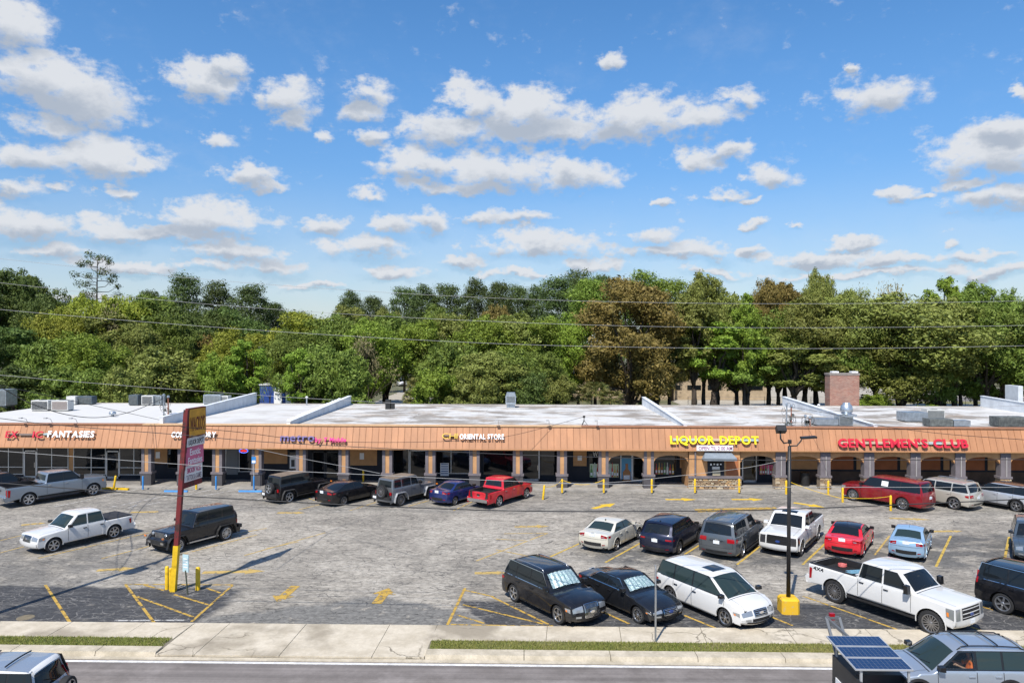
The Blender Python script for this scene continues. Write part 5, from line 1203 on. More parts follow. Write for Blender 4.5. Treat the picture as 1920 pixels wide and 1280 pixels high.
A_, B_, C_, D_, E_ = R(55.5), R(56.8), R(-124), R(-120), R(-56)
G1 = 'vehicles parked nose-in along the shop fronts'; G2 = 'vehicles in the middle angled bays'; G3 = 'vehicles in the front bays by the pavement'; G4 = 'vehicles in the bays left of the roadside sign'; G5 = 'vehicles on the road'
heavy2 = dict(wr=.445)
vehicle('pickup_truck', 'steel-blue crew cab pickup with open bed parked by the fantasies shop', 'pickup', 'heavy', silverb, place(54, 948, R(54), 'R', 'heavy'), R(54), dict(sill=.55), (W6, alloy), 'tow chrome step chromebumper', group=G1)
vehicle('parked_suv', 'dark SUV half hidden behind the steel-blue pickup', 'SUV', 'suv', blkgrey, (X(10, 51) - .6, 51.4), R(54), None, (W5, alloy), 'rails clad', group=G1)
j1 = dict(top=canvas, flare=mat('faded flare', (.035, .035, .037), .7))
vehicle('off_road_suv', 'black boxy off-roader with faded brown top and silver spare wheel', 'SUV', 'jeep', blk, place(541, 942, A_, 'R', 'jeep'), A_, j1, (W5, alloy), 'top step', group=G1)
vehicle('parked_car', 'glossy black fastback sedan between two boxy off-roaders', 'car', 'sedan', blk, place(644, 947, A_, 'R', 'sedan'), A_, dict(rbase=-1.95, deck=1.06, w=1.88), (WD, darkalloy), 'allred', group=G1)
vehicle('off_road_suv', 'grey boxy off-roader with tan top, silver fenders and black spare wheel', 'SUV', 'jeep', jgrey, place(750, 948, A_, 'R', 'jeep'), A_, dict(top=canvas, flare=paint('silver flare', (.50, .51, .53), .5), wr=.43), (OFF, darkalloy), 'top chunky', group=G1)
vehicle('parked_car', 'small deep blue sedan beside the red pickup', 'car', 'small', deepb, place(853, 947, A_, 'R', 'small'), A_, None, (WD, alloy), '', group=G1)
r_, S_, d_ = vehicle('pickup_truck', 'red crew cab pickup with open bed and chrome rear bumper', 'pickup', 'mid', redp, place(936, 950, A_, 'R', 'mid'), A_, None, (W6, alloy), 'chrome', group=G1)
vehicle('pickup_truck', 'white midsize pickup with black bed cover facing the road', 'pickup', 'mid', white, place(214, 1009, D_, 'L', 'mid'), D_, dict(gw=.42), (W6, alloy), 'tonneau blackhandle painted whitebumper', grille='vert', group=G4, glz=glassl)
vehicle('off_road_suv', 'black hardtop off-roader facing out behind the red sign pole', 'SUV', 'jeep', blk, place(422.5, 1012, D_, 'L', 'jeep'), D_, dict(flare=black, top=blk), (WD, alloy), 'step chromestep brightslots', group=G4)
vehicle('parked_car', 'ivory four-door sedan seen from behind in the middle bays', 'car', 'sedan', cream, place(1156, 1032, B_, 'R', 'sedan'), B_, None, (W6, alloy), 'fin bodymirror', group=G2, glz=glassl)
vehicle('parked_suv', 'navy-black crossover with low red tail lights beside the ivory sedan', 'SUV', 'suv', navyp, place(1273.5, 1039, B_, 'R', 'suv'), B_, dict(droop=.10, rbase=-2.36), (WD, darkalloy), 'clad lowtail fin allred', group=G2)
vehicle('parked_suv', 'large gunmetal SUV with chrome roof rails', 'SUV', 'big', gunm, place(1392.5, 1045, B_, 'R', 'big'), B_, dict(ti=.6), (WD, alloy), 'rails step chromeline rearchrome allred', group=G2)
vehicle('pickup_truck', 'white full-size pickup with dark grille and black headlights facing out', 'pickup', 'full', white, place(1503, 1042, C_, 'L', 'full', axle='f'), C_, dict(gr=(1.8, 2.82), gw=.58, hlu=(1.9, 2.8), emblem=mat('blue oval', (.02, .05, .2), .3)), (W6, darkalloy), 'darklamp bodymirror sunroof step painted whitebumper plainfog', grille='black', group=G2)
vehicle('parked_car', 'bright red sedan with black roof', 'car', 'sedan', brred, place(1619.5, 1043, B_, 'R', 'sedan'), B_, dict(L=4.66, rbase=-1.62), (W5, darkalloy), 'blackroof aerial', group=G2)
r_, S_, d_ = vehicle('parked_car', 'ice blue small sedan with red tail lights in the middle bays', 'car', 'small', ltblue, place(1736, 1050, B_, 'R', 'small'), B_, None, (WD, alloy), 'aerial', group=G2, glz=glassl)
vehicle('parked_suv', 'grey-blue crossover nosing out beyond the ice blue sedan', 'SUV', 'suv', greyb, place(1900, 1046, R(-122), 'R', 'suv', axle='f'), R(-122), None, (WD, alloy), 'clad', group=G2)
aq = dict(gr=(1.35, 2.95), gw=.40, L=5.08, h=1.74, wb=3.0, fo=1.0, hside=.28)
vehicle('parked_suv', 'black SUV with tall vertical-bar grille and foil windscreen shade', 'SUV', 'suv', blk, place(963, 1127.5, R(-54), 'R', 'suv', aq), R(-54), aq, (W5, alloy), 'shade rails chromeline', grille='vert', group=G3)
vehicle('parked_car', 'charcoal sedan with foil windscreen shade beside the white minivan', 'car', 'sedan', blkgrey, place(1195.6, 1168, E_, 'R', 'sedan', dict(L=4.87, wb=2.85), 'f'), E_, dict(L=4.87, wb=2.85, gr=(1.7, 2.75), gw=.42, emblem=mat('blue oval', (.02, .05, .2), .3)), (W10, alloy), 'shade chromeline', group=G3)
vehicle('minivan', 'white minivan with dark sunroof in the front bays', 'minivan', 'van', white, place(1359, 1174, R(-58), 'R', 'van', axle='f'), R(-58), dict(gw=.40), (W6, alloy), 'sunroof blackhandle', grille='bars', group=G3, glz=glassl)
r_, S_, d_ = vehicle('pickup_truck', 'white heavy-duty lifted pickup with tools in the bed and 4X4 decal', 'pickup', 'heavy', white, place(1565, 1129, R(-58), 'R', 'heavy'), R(-58), dict(wr=.46, gap=.10, gr=(1.75, 2.86), gw=.64, hlu=(1.95, 2.85), emblem=mat('blue oval', (.02, .05, .2), .3), g=.46, h=2.07, sill=.58), (OFF, darkalloy), 'tow step chunky blackhandle painted whitebumper', grille='white', plate='front', group=G3)
hv = r_; x = S_.xr + .55; y = -(S_.Wd(x, 1.2) + .008)
t_ = print_text('4X4', x, y, 1.22, .16, trim, hv, .5); 
tl = thing('tool_ladder', 'blue folding ladder lying in the bed of the white heavy-duty pickup', 'ladder', (0, 0, 0)); tl.parent = None
mw = Matrix.Translation(hv.location) @ Matrix.Rotation(hv.rotation_euler.z, 4, 'Z')
tl.location = mw @ Vector((-1.75, .05, 1.10)); tl.rotation_euler = (0, R(-17), hv.rotation_euler.z + .12)
lb = mat('ladder blue', (.20, .42, .58), .5)
for s_ in (-.2, .2): MB().box(-.75, .75, s_ - .03, s_ + .03, 0.02, .10).build('rail', lb, tl)
for i in range(6): MB().box(-.65 + i * .25, -.60 + i * .25, -.17, .17, .03, .08).build('rung', alloy, tl)
tb_ = thing('tool_box', 'dark tool box under the red hose in the white pickup bed', 'tool box', mw @ Vector((-2.55, .55, .86)), hv.rotation_euler.z); MB().box(-.3, .3, -.2, .2, 0, .20).build('box_body', under, tb_); MB().box(-.31, .31, -.21, .21, .201, .235).build('lid', black, tb_)
hs_ = tag(MB().tube([(.16 * math.cos(a * .5), .16 * math.sin(a * .5), .03 + a * .003) for a in range(38)], .03, 6).build('hose_coil', mat('pink red hose', (.55, .13, .12), .6)), 'coiled red hose beside the ladder in the white pickup bed', 'hose'); hs_.location = mw @ Vector((-2.55, .55, 1.08))
vehicle('parked_suv', 'black full-size SUV at the end of the front bays', 'SUV', 'big', blk, place(1880, 1150, R(-58), 'R', 'big'), R(-58), dict(ti=.88, tside=.12), (W6, alloy), 'talltail allred chromeline', group=G3)
r_, S_, d_ = vehicle('parked_suv', 'wine red long SUV with tall tail lights and a paper notice in its window', 'SUV', 'big', dkred, place(1692, 956, R(126), 'L', 'big', dict(L=5.75, wb=3.41)), R(126), dict(L=5.75, wb=3.41, rroof=-2.60, rbase=-2.80, cowl=1.45, wtop=.82, ti=.90, tside=.06), (WD, alloy), 'talltail allred', group=G1)
m = MB(); S_.spatch(m, [(-.55, 1.38), (-.10, 1.38), (-.12, 1.70), (-.56, 1.70)], 1, .022, 3); m.build('paper_notice', m_signw, r_)
vehicle('parked_suv', 'champagne SUV with dark rear glass beside the wine red one', 'SUV', 'big', champ, place(1788.5, 955, R(124), 'L', 'big', dict(L=5.1, h=1.80, wb=3.02)), R(124), dict(L=5.1, h=1.80, wb=3.02, belt=1.14, hood=1.14, nose=1.0, rroof=-2.2, rbase=-2.46, ti=.62), (W5, alloy), 'rails painted', group=G1)
vehicle('parked_suv', 'silver crossover with black wheels at the row end', 'SUV', 'suv', silver, place(1905, 959, R(124), 'L', 'suv'), R(124), dict(h=1.69), (W5, darkalloy), 'blackroof clad', group=G1)
r_, S_, d_ = vehicle('moving_car', 'silver-blue station wagon with roof rails driving past with a driver in orange', 'car', 'wagon', skyS, (13.47, 23.4), R(180), dict(h=1.69, L=4.95, rroof=-1.95, rbase=-2.36), (WD, alloy), 'rails bars blackrails clad openwindow', group=G5, glz=glassl)
MB().box(-.62, -.44, .12, .62, .55, 1.22).obox((-.56, .37, 1.33), (.10, .26, .18)).build('driver_seat', black, r_); MB().box(-.45, .10, .12, .62, .50, .62).build('seat_cushion', black, r_)
MB().tube([(.40 + .16 * .35 * math.sin(a * .2618), .37 + .19 * math.cos(a * .2618), 1.02 + .17 * math.sin(a * .2618)) for a in range(25)], .016, 6).build('steering_wheel', black, r_)
MB().box(-1.9, .95, -.78, -.70, .80, 1.10).build('far_door_lining', black, r_); MB().box(.45, 1.0, -.70, .70, .80, 1.0).build('dashboard', black, r_)
# the driver: one continuous skinned figure, shirt and hair as children
def skinned(name, V, E, rad, m, parent, sub_=2, root_i=0):
    me = bpy.data.meshes.new(name); me.from_pydata(V, E, []); o = bpy.data.objects.new(name, me); C.objects.link(o)
    sk = o.modifiers.new('skin', 'SKIN'); sd_ = o.modifiers.new('sub', 'SUBSURF'); sd_.levels = sub_; sd_.render_levels = sub_
    for k, r0 in enumerate(rad): me.skin_vertices[0].data[k].radius = r0 if isinstance(r0, tuple) else (r0, r0)
    me.skin_vertices[0].data[root_i].use_root = True
    n_ = bpy.data.meshes.new_from_object(o.evaluated_get(bpy.context.evaluated_depsgraph_get())); bpy.data.objects.remove(o)
    n_.polygons.foreach_set('use_smooth', [True] * len(n_.polygons)); n_.materials.clear(); return link(name, n_, m, parent)
pw_ = Matrix.Translation(r_.location) @ Matrix.Rotation(math.pi, 4, 'Z')
pn = thing('person', 'driver in an orange shirt seated behind the wheel of the silver-blue wagon', 'person', pw_ @ Vector((-.26, .42, .72)), math.pi)
V = [(0, 0, .06), (-.06, 0, .22), (-.08, 0, .38), (-.06, 0, .50), (-.03, 0, .57), (.0, 0, .66), (.01, 0, .76), (.0, 0, .83)]; E = [(k, k + 1) for k in range(7)]; rd = [(.14, .12), (.13, .10), (.15, .10), (.10, .08), .052, (.072, .085), (.075, .09), (.05, .06)]
for q in (-1, 1):
    b = len(V); V += [(-.06, q * .17, .46), (.08, q * .24, .24), (.36, q * .19, .36), (.46, q * .17, .40), (.51, q * .165, .42)]; E += [(3, b), (b, b + 1), (b + 1, b + 2), (b + 2, b + 3), (b + 3, b + 4)]; rd += [.062, .045, .030, (.022, .04), (.016, .038)]
    for f_ in range(4): c_ = len(V); V += [(.54, q * (.165 - .03 + f_ * .02), .43), (.565, q * (.165 - .03 + f_ * .02), .405)]; E += [(b + 4, c_), (c_, c_ + 1)]; rd += [.009, .008]
    c_ = len(V); V += [(.49, q * .115, .44), (.52, q * .10, .445)]; E += [(b + 3, c_), (c_, c_ + 1)]; rd += [.010, .009]
    b = len(V); V += [(.06, q * .10, .04), (.46, q * .13, .10), (.62, q * .12, -.22)]; E += [(0, b), (b, b + 1), (b + 1, b + 2)]; rd += [.09, .065, .048]
bd_ = skinned('body', V, E, rd, mat('skin', (.36, .20, .13), .55), pn)
V = [(0, 0, .04), (-.06, 0, .22), (-.08, 0, .38), (-.06, 0, .51)]; E = [(0, 1), (1, 2), (2, 3)]; rd = [(.165, .145), (.155, .125), (.175, .125), (.12, .10)]
for q in (-1, 1): b = len(V); V += [(-.06, q * .17, .465), (.06, q * .235, .27)]; E += [(3, b), (b, b + 1)]; rd += [.085, .066]
skinned('shirt', V, E, rd, mat('orange shirt', (.68, .14, .02), .8), pn)
hr = MB().lathe([(0, .115), (.05, .105), (.085, .06), (.095, .0), (.09, -.05)], 'Z', 16); hr.v = [(p[0] * 1.05 - .015, p[1] * .95, p[2] + .785) for p in hr.v]; hr.build('hair', mat('dark hair', (.02, .014, .010), .7), pn, True)
for q in (-1, 1): MB().lathe([(0, .012), (.012, .008), (.014, 0)], 'Z', 8, (0, 0, 0)).build('eye', under, pn).location = (.085, q * .03, .755)
MB().obox((.10, 0, .735), (.03, .022, .035)).build('nose', mat('skin', (.36, .20, .13), .55), pn); MB().obox((.092, 0, .70), (.012, .05, .010)).build('mouth', mat('lips', (.28, .10, .09), .5), pn)
lft = dict(L=4.30, w=1.78, h=1.78, belt=1.10, wb=2.62, fo=.78, rroof=-1.80, rbase=-2.0, cowl=.95, wtop=.45, hood=1.08, nose=.95, ti=.84, tside=.10)
r_, S_, d_ = vehicle('moving_suv', 'white and silver compact SUV with rear-mounted spare wheel on the road', 'SUV', 'suv', white, (X(112, 20.9) - 2.15, 21.0), R(180), lft, (W5, alloy), 'talltail bars clad', group=G5)
m = MB(); S_.patch(m, 5 + .98, 5 + 2.95, -1, 1, .010, 12, 8); m.build('roof_panel', skyS, r_, True)
tyw = link('spare_wheel', wheel_meshes(W5)[2], under, r_, (S_.xr - .13, -.05, .95)); tyw.scale = (.34, .12, .34); tyw.rotation_euler = (0, 0, R(90)); link('tyre', wheel_meshes(W5)[0], rubber, tyw); link('rim', wheel_meshes(W5)[1], alloy, tyw, objmat=True)

# ------------------------------------------------------------------ solar trailer on the road
tx, ty_ = 8.95, 19.05
tr = thing('solar_trailer', 'black box trailer carrying three tilted solar panels, numbered 1', 'trailer', (tx, ty_, -.02))
dkbox = mat('trailer black', (.020, .022, .026), .45, var=.25); 
X0, X1, Y0, Y1 = -.72, .56, -1.0, .75
MB().box(X0, X1, Y0 + .55, Y1, .45, 2.70).build('box_body', dkbox, tr)
MB().box(X0, X0 + .06, Y0, Y0 + .549, .45, 2.70).build('side_wall', dkbox, tr); MB().box(X1 - .06, X1, Y0, Y0 + .549, .45, 2.70).build('side_wall', dkbox, tr)
MB().box(X0, X1, Y0, Y0 + .549, .38, .449).build('deck', dkbox, tr)
MB().box(X0 - .02, X0 - .002, -.2, .5, 1.9, 2.2).build('side_label', m_signw, tr)
MB().box(X1 - .42, X1 - .061, Y0 - .03, Y0 - .002, .6, 2.5).build('number_board', dkbox, tr)
print_text('1', X1 - .22, Y0 - .036, 2.25, .34, m_signw, tr, .12); print_text('13', X1 - .75, Y0 + .535, 2.15, .22, mat('dim lettering', (.35, .35, .35), .6), tr)
MB().box(X1 - .60, X1 - .55, Y0 + .1, Y0 + .5, 2.35, 2.48).build('red_lamp', redlens, tr)
tilt = Matrix.Rotation(R(3.8), 3, 'X')
cellm = mat('solar cell', (.012, .028, .085), .12, .2, coat=1.); gridm = mat('cell grid grey', (.17, .20, .26), .4)
for i in range(3):
    yc = -.92 + .33 + i * .60; zc = 3.02 + i * .04
    fo_ = MB().obox((-.12, yc, zc), (1.42, .57, .035), tilt).build('solar_panel', alum, tr)
    MB().obox(Vector((-.12, yc, zc)) + tilt @ Vector((0, 0, .019)), (1.36, .51, .004), tilt).build('backing', gridm, fo_)
    for a in range(12):
        for b in range(4): MB().obox(Vector((-.12, yc, zc)) + tilt @ Vector((-.68 + 1.36 * (a + .5) / 12, -.255 + .51 * (b + .5) / 4, .0225)), (.106, .119, .003), tilt).build('cell', cellm, fo_)
for sx in (-.66, .5):
    MB().bar((sx, -.8, 2.68), (sx, -.8, 3.0), .05).build('panel_support', alum, tr); MB().bar((sx, .6, 2.68), (sx, .6, 3.09), .05).build('panel_support', alum, tr)
for sx in (-1, 1):
    for sy in (1,): add_wheel(tr, .0, sx * .80, .35, .2, W5, alloy, sx)
MB().bar((-.6, .75, .45), (-.35, 2.2, .5), .09).build('drawbar', dkbox, tr); MB().bar((.45, .75, .45), (-.30, 2.2, .5), .09).build('drawbar', dkbox, tr)
# folded mast frame behind the panels
for a, b in (((-.55, .78, 2.5), (-.42, 1.9, 3.25)), ((-.20, .78, 2.5), (-.05, 1.9, 3.25)), ((-.55, .78, 2.5), (-.20, .78, 2.5)), ((-.42, 1.9, 3.25), (-.05, 1.9, 3.25)), ((-.50, .78, .6), (-.50, .78, 2.5)), ((-.42, 1.9, 3.25), (.35, .78, 2.6))): MB().bar(a, b, .07).build('mast_frame', mat('grey steel frame', (.16, .17, .18), .5, .4), tr)
MB().obox((-.25, 1.92, 3.28), (.14, .1, .18)).build('beacon', redlens, tr)

# ------------------------------------------------------------------ roadside pylon sign
pb = G(325, 1108); py0 = pb.y
py = thing('pylon_sign', 'tall rusty red pole sign with yellow, pink and white shop panels', 'sign', (pb.x, py0, 0))
rustr = NT('flaking red paint'); nz = rustr.noise(rustr.co((1, 1, .5)), 4, 7, .7); rustr.l(rustr.mix(rustr.ramp(nz, .45, .6), (.15, .014, .016), (.05, .02, .017)), rustr.b.inputs['Base Color']); rustr.b.inputs['Roughness'].default_value = .7; rustr = rustr.m
ptop = AT(350, 768, py0); leanx = (ptop.x - pb.x); hz = ptop.z
def lx(z): return leanx * z / hz
MB().add([(lx(z) + sx * w__, sy * w__, z) for z, w__ in ((2.02, .095), (hz, .095)) for sx, sy in ((-1, -1), (1, -1), (1, 1), (-1, 1))], [(0, 1, 5, 4), (1, 2, 6, 5), (2, 3, 7, 6), (3, 0, 4, 7), (4, 5, 6, 7)]).build('pole', rustr, py)
MB().add([(lx(z) + sx * .11, sy * .11, z) for z in (0, 2.02) for sx, sy in ((-1, -1), (1, -1), (1, 1), (-1, 1))], [(0, 1, 5, 4), (1, 2, 6, 5), (2, 3, 7, 6), (3, 0, 4, 7), (4, 5, 6, 7)]).build('pole_foot', yel, py)
# panels turn away from the road: width runs back to the right
SGA = R(82)
sg_dir = Vector((math.cos(SGA), math.sin(SGA), 0)); nrm_ = Vector((sg_dir.y, -sg_dir.x, 0)); SW = 1.35
def spanel(name, py_t, py_b, m, name_x0=362, texts=(), frame=None):
    z1, z0 = AT(352, py_t, py0).z, AT(352, py_b, py0).z; o0 = Vector((lx((z0 + z1) / 2) + .03, .06, 0))
    q = Matrix(((sg_dir.x, nrm_.x * -1, 0), (sg_dir.y, nrm_.y * -1, 0), (0, 0, 1))); cc = o0 + sg_dir * SW / 2 + Vector((0, 0, (z0 + z1) / 2))
    o = MB().obox(cc, (SW, .15, z1 - z0), q).build(name, frame or m, py)
    MB().obox(cc + nrm_ * .082, (SW - .1, .012, z1 - z0 - .1), q).build('panel_face', m, o); MB().obox(cc - nrm_ * .082, (SW - .1, .012, z1 - z0 - .1), q).build('panel_face', m, o)
    for s_, fz, hh, ww, tm, sh in texts:
        t = print_text(s_, 0, 0, 0, hh, tm, o, ww, facing='', shear=sh); lo, hi = bbox(t.data); t.rotation_euler = (R(90), 0, SGA); p = cc + nrm_ * .092 + Vector((0, 0, fz - hh / 2)); t.location = p - sg_dir * (lo[0] + hi[0]) / 2 * t.scale[0]
    return o
dk = mat('sign dark red ink', (.12, .01, .012), .6); ink = mat('sign black ink', (.03, .03, .03), .6); pinkink = mat('pink ink', (.50, .06, .16), .6)
spanel('yellow_panel', 766, 821, mat('sunburst yellow panel', (.68, .33, .025), .5, var=.2, vscale=2.2), texts=(("WACKO'S", -.05, .62, 1.12, dk, .2),), frame=rustr)
spanel('white_panel', 822, 839, mat('aged white panel', (.74, .72, .70), .6, var=.1), texts=(('LIQUOR DEPOT', 0, .22, 1.16, ink, 0),))
spanel('pink_panel', 840, 874, mat('pink panel', (.62, .14, .25), .6, var=.1), texts=(('Exotic', .18, .30, .8, m_signw, .0), ('Fantasies', -.20, .30, 1.08, m_signw, 0)))
spanel('white_panel', 875, 905, mat('aged white panel', (.50, .49, .45), .6), texts=(("SMOKIN' ACES", .14, .24, 1.05, pinkink, 0), ('TATTOO & GAMES', -.18, .24, 1.15, mat('grey ink', (.22, .16, .18), .6), 0)))
z0 = AT(352, 912, py0).z; o0 = Vector((lx(z0), .12, z0)); MB().bar(o0, o0 + sg_dir * SW, .20, .22).build('lower_beam', rustr, py)
# bollards beside it, each a rounded post
def bollard(name, px, py_, hgt, r, m, label, group, lean_=(0, 0)):
    p = G(px, py_); o = MB().lathe([(r * 1.02, -.02), (r, .04), (r, hgt - .05), (r * .8, hgt - .01), (0, hgt + .02)], 'Z', 14).build(name, m, None, True)
    o.location = (p.x, p.y, 0 if py_ > 925 else .098); o.rotation_euler = (lean_[0], lean_[1], 0); return tag(o, label, 'bollard', group)
GB = 'yellow bollards round the pole sign'
bollard('bollard', 313, 1104, 1.02, .085, yel, 'tall yellow bollard left of the pole sign foot', GB); bollard('bollard', 319.5, 1106, .98, .06, yel, 'thin yellow bollard squeezed against the pole sign foot', GB); bollard('bollard', 371, 1105, 1.0, .10, yel, 'yellow bollard right of the pole sign by the small white board', GB)
sp2 = G(352, 1114); ss = thing('tow_away_sign', 'small pale blue board on a thin dark post beside the pole sign', 'sign', sp2)
MB().bar((0, 0, 0), (-.10, 0, 1.05), .045).build('post', mat('dark green post', (.05, .06, .04), .7), ss); MB().obox((-.10, .02, 1.35), (.36, .03, .74), Matrix.Rotation(R(-25), 3, 'Z')).build('board', mat('pale blue board', (.42, .58, .62), .5), ss)
for i in range(4): MB().obox(Vector((-.10, .02, 1.18 + i * .12)) + Matrix.Rotation(R(-25), 3, 'Z') @ Vector((0, -.018, 0)), (.24, .004, .04), Matrix.Rotation(R(-25), 3, 'Z')).build('printed_line', m_signw, ss)
GC = 'yellow bollards along the shop fronts'
for px, py_, hh, ln, lab in ((1018, 936, 1.0, (0, .10), 'leaning yellow bollard beside the red pickup'), (1054, 925, .95, (0, 0), 'yellow bollard before the first column right of the red pickup'), (1132, 925, .95, (0, 0), 'yellow bollard before the column left of the bottle prints'), (1222, 925, .95, (0, 0), 'yellow bollard before the column left of the arched bottle window'), (1303, 925, .98, (0, 0), 'yellow bollard at the downpipe end of the stone kiosk base'), (1386, 925, .98, (0, 0), 'yellow bollard at the door end of the stone kiosk base'), (1474, 926, .98, (0, 0), 'yellow bollard by the stone-based column behind the lamp post'), (1553, 926, .98, (0, 0), 'yellow bollard at the stone-based column near the wine red SUV'), (1580, 941, 1.0, (0, 0), 'yellow bollard off the nose of the wine red SUV'), (1670, 957, 1.0, (0, 0), 'yellow bollard holding the rope end by the wine red SUV'), (213, 919, 1.0, (0, .16), 'leaning yellow bollard ahead of the steel-blue pickup'), (368, 919, .9, (0, 0), 'yellow bollard under the pole sign panels at the laundry'), (681, 905, .9, (0, 0), 'yellow bollard behind the black fastback'), (806, 908, .9, (0, 0), 'yellow bollard behind the small blue sedan column'), (891, 908, .9, (0, 0), 'yellow bollard behind the red pickup bed')):
    bollard('bollard', px, py_, hh, .075, yel, lab, GC, ln)
GD = 'blue painted guard posts at the handicap bays'
for px, lab in ((268, 'blue guard post at the column right of the fantasies shop'), (405, 'blue guard post at the laundry column'), (476, 'blue guard post with a small sign by the boxy black off-roader')):
    p = G(px, 921 if px < 470 else 919); bollard('guard_post', px, 919, .95, .06, blue, lab, GD)
for px, lab in ((332, 'blue wheel stop under the pole sign'), (471, 'blue wheel stop beside the boxy black off-roader')):
    p = G(px, 921); m = MB(); m.prism([(-.09, 0), (.09, 0), (.05, .11), (-.05, .11)], lambda u, v, d_: (d_, u, v), -.85, .85).build('wheel_stop', blue); o = C.objects[-1]; o.location = (p.x, p.y - .15, .006); tag(o, lab, 'wheel stop', 'blue wheel stops')
hp = AT(476, 858, 54.4); o = MB().box(-.16, .16, -.015, .015, -.25, .25).build('handicap_sign', blue); o.location = (X(476, 54.3), 54.30, 2.15); tag(o, 'small blue parking sign on the guard post by the boxy black off-roader', 'sign'); MB().box(-.13, .13, -.02, -.0155, -.20, -.02).build('white_field', m_signw, o)
mbp = MB().cyl((0, .02, -2.05), (0, .02, .2), .03, n=6).build('sign_pole', alum, o)
# sagging yellow rope between bollards
def rope(a, b, sag, label, za=.92, zb=.92):
    A, B = G(*a), G(*b); pts = [Vector((A.x + (B.x - A.x) * t, A.y + (B.y - A.y) * t, za + (zb - za) * t - sag * 4 * t * (1 - t))) for t in [q / 14 for q in range(15)]]
    tag(MB().tube(pts, .018, 5).build('rope', yel), label, 'rope', 'yellow ropes strung between bollards')
rope((1018, 936), (1054, 925), .25, 'yellow rope sagging from the leaning bollard to the first column', .95, 1.0); rope((1054, 925), (1132, 925), .35, 'yellow rope sagging between the two bollards left of the bottle prints', 1.0, 1.0)
rope((1474, 926), (1580, 941), .1, 'yellow rope dropping from the lamp post side towards the wine red SUV', 1.0, .25); rope((1580, 941), (1670, 957), .12, 'yellow rope drawn past the wine red SUV wheels', .35, .95)
yk = tag(MB().box(0, 2.2, -.10, .10, 0, .13).build('yellow_kerb', yel), 'low yellow kerb at the nose of the steel-blue pickup', 'kerb'); p = G(192, 916); yk.location = (p.x, p.y, .002); yk.rotation_euler = (0, 0, R(-10))
tc_ = thing('trash_can', 'black lidded bin in the dark arched porch', 'bin', (X(1510, 56.4), 56.4, .10)); MB().lathe([(.30, 0), (.34, .95)], 'Z', 16).build('bin_body', black, tc_, True); MB().lathe([(.36, .95), (.36, 1.02), (0, 1.1)], 'Z', 16).build('lid', trim, tc_)
# lot lamp on a yellow concrete foot
lb_ = G(1478, 1146); lp = thing('lot_lamp', 'dark parking lot lamp post with two floodlights on a yellow concrete block', 'lamp post', lb_)
m = MB(); hw, cf = .36, .09
oc = [(-hw, -hw + cf), (-hw + cf, -hw), (hw - cf, -hw), (hw, -hw + cf), (hw, hw - cf), (hw - cf, hw), (-hw + cf, hw), (-hw, hw - cf)]
m.add([(a, b, 0) for a, b in oc] + [(a, b, .54) for a, b in oc] + [(a * .86, b * .86, .61) for a, b in oc], [tuple(range(16, 24))] + [(i, (i+1) % 8, 8 + (i+1) % 8, 8 + i) for i in range(8)] + [(8 + i, 8 + (i+1) % 8, 16 + (i+1) % 8, 16 + i) for i in range(8)])
wy = NT('chipped yellow concrete'); nz = wy.noise(wy.co(), 5, 7, .7); wy.l(wy.mix(wy.ramp(nz, .56, .66), (.70, .42, .02), (.55, .40, .16)), wy.b.inputs['Base Color']); wy.b.inputs['Roughness'].default_value = .85
m.build('concrete_foot', wy.m, lp)
bronze = mat('dark bronze', (.028, .027, .028), .45, .3); ht = AT(1480, 836, lb_.y).z
MB().cyl((0, 0, .60), (.03, 0, ht), .085, .068, 12).build('post', bronze, lp, True)
MB().tube([(.03, 0, ht - .05), (.03, 0, ht + .15), (-.2, 0, ht + .12), (-.33, 0, ht + .3), (-.34, 0, ht + .55)], .035, 8).build('bracket', bronze, lp, True); MB().tube([(.03, 0, ht + .0), (.33, 0, ht + .02), (.50, 0, ht + .22), (.54, 0, ht + .36)], .03, 8).build('bracket', bronze, lp, True)
MB().obox((-.30, .05, ht + .68), (.38, .25, .26), Matrix.Rotation(R(-35), 3, 'X')).build('floodlight', bronze, lp); MB().obox((.80, .0, ht + .36), (.60, .30, .08), Matrix.Rotation(R(-4), 3, 'Y')).build('floodlight', bronze, lp)
MB().box(-.02, .10, -.06, .06, ht + .10, ht + .26).build('photocell', bronze, lp)
# sign post by the pavement: square tube, sign seen edge-on
sp3 = G(1229, 1203, .066); st2 = thing('sign_post', 'grey square sign post with its sign edge-on at the pavement', 'sign', (sp3.x, sp3.y, .06))
MB().box(-.03, .03, -.03, .03, 0, 2.8).build('post', mat('galvanised post', (.34, .34, .33), .5, .5, var=.2), st2); MB().obox((-.01, .0, 2.45), (.018, .50, .60), Matrix.Rotation(R(-6), 3, 'Z')).build('sign_plate', alum, st2)
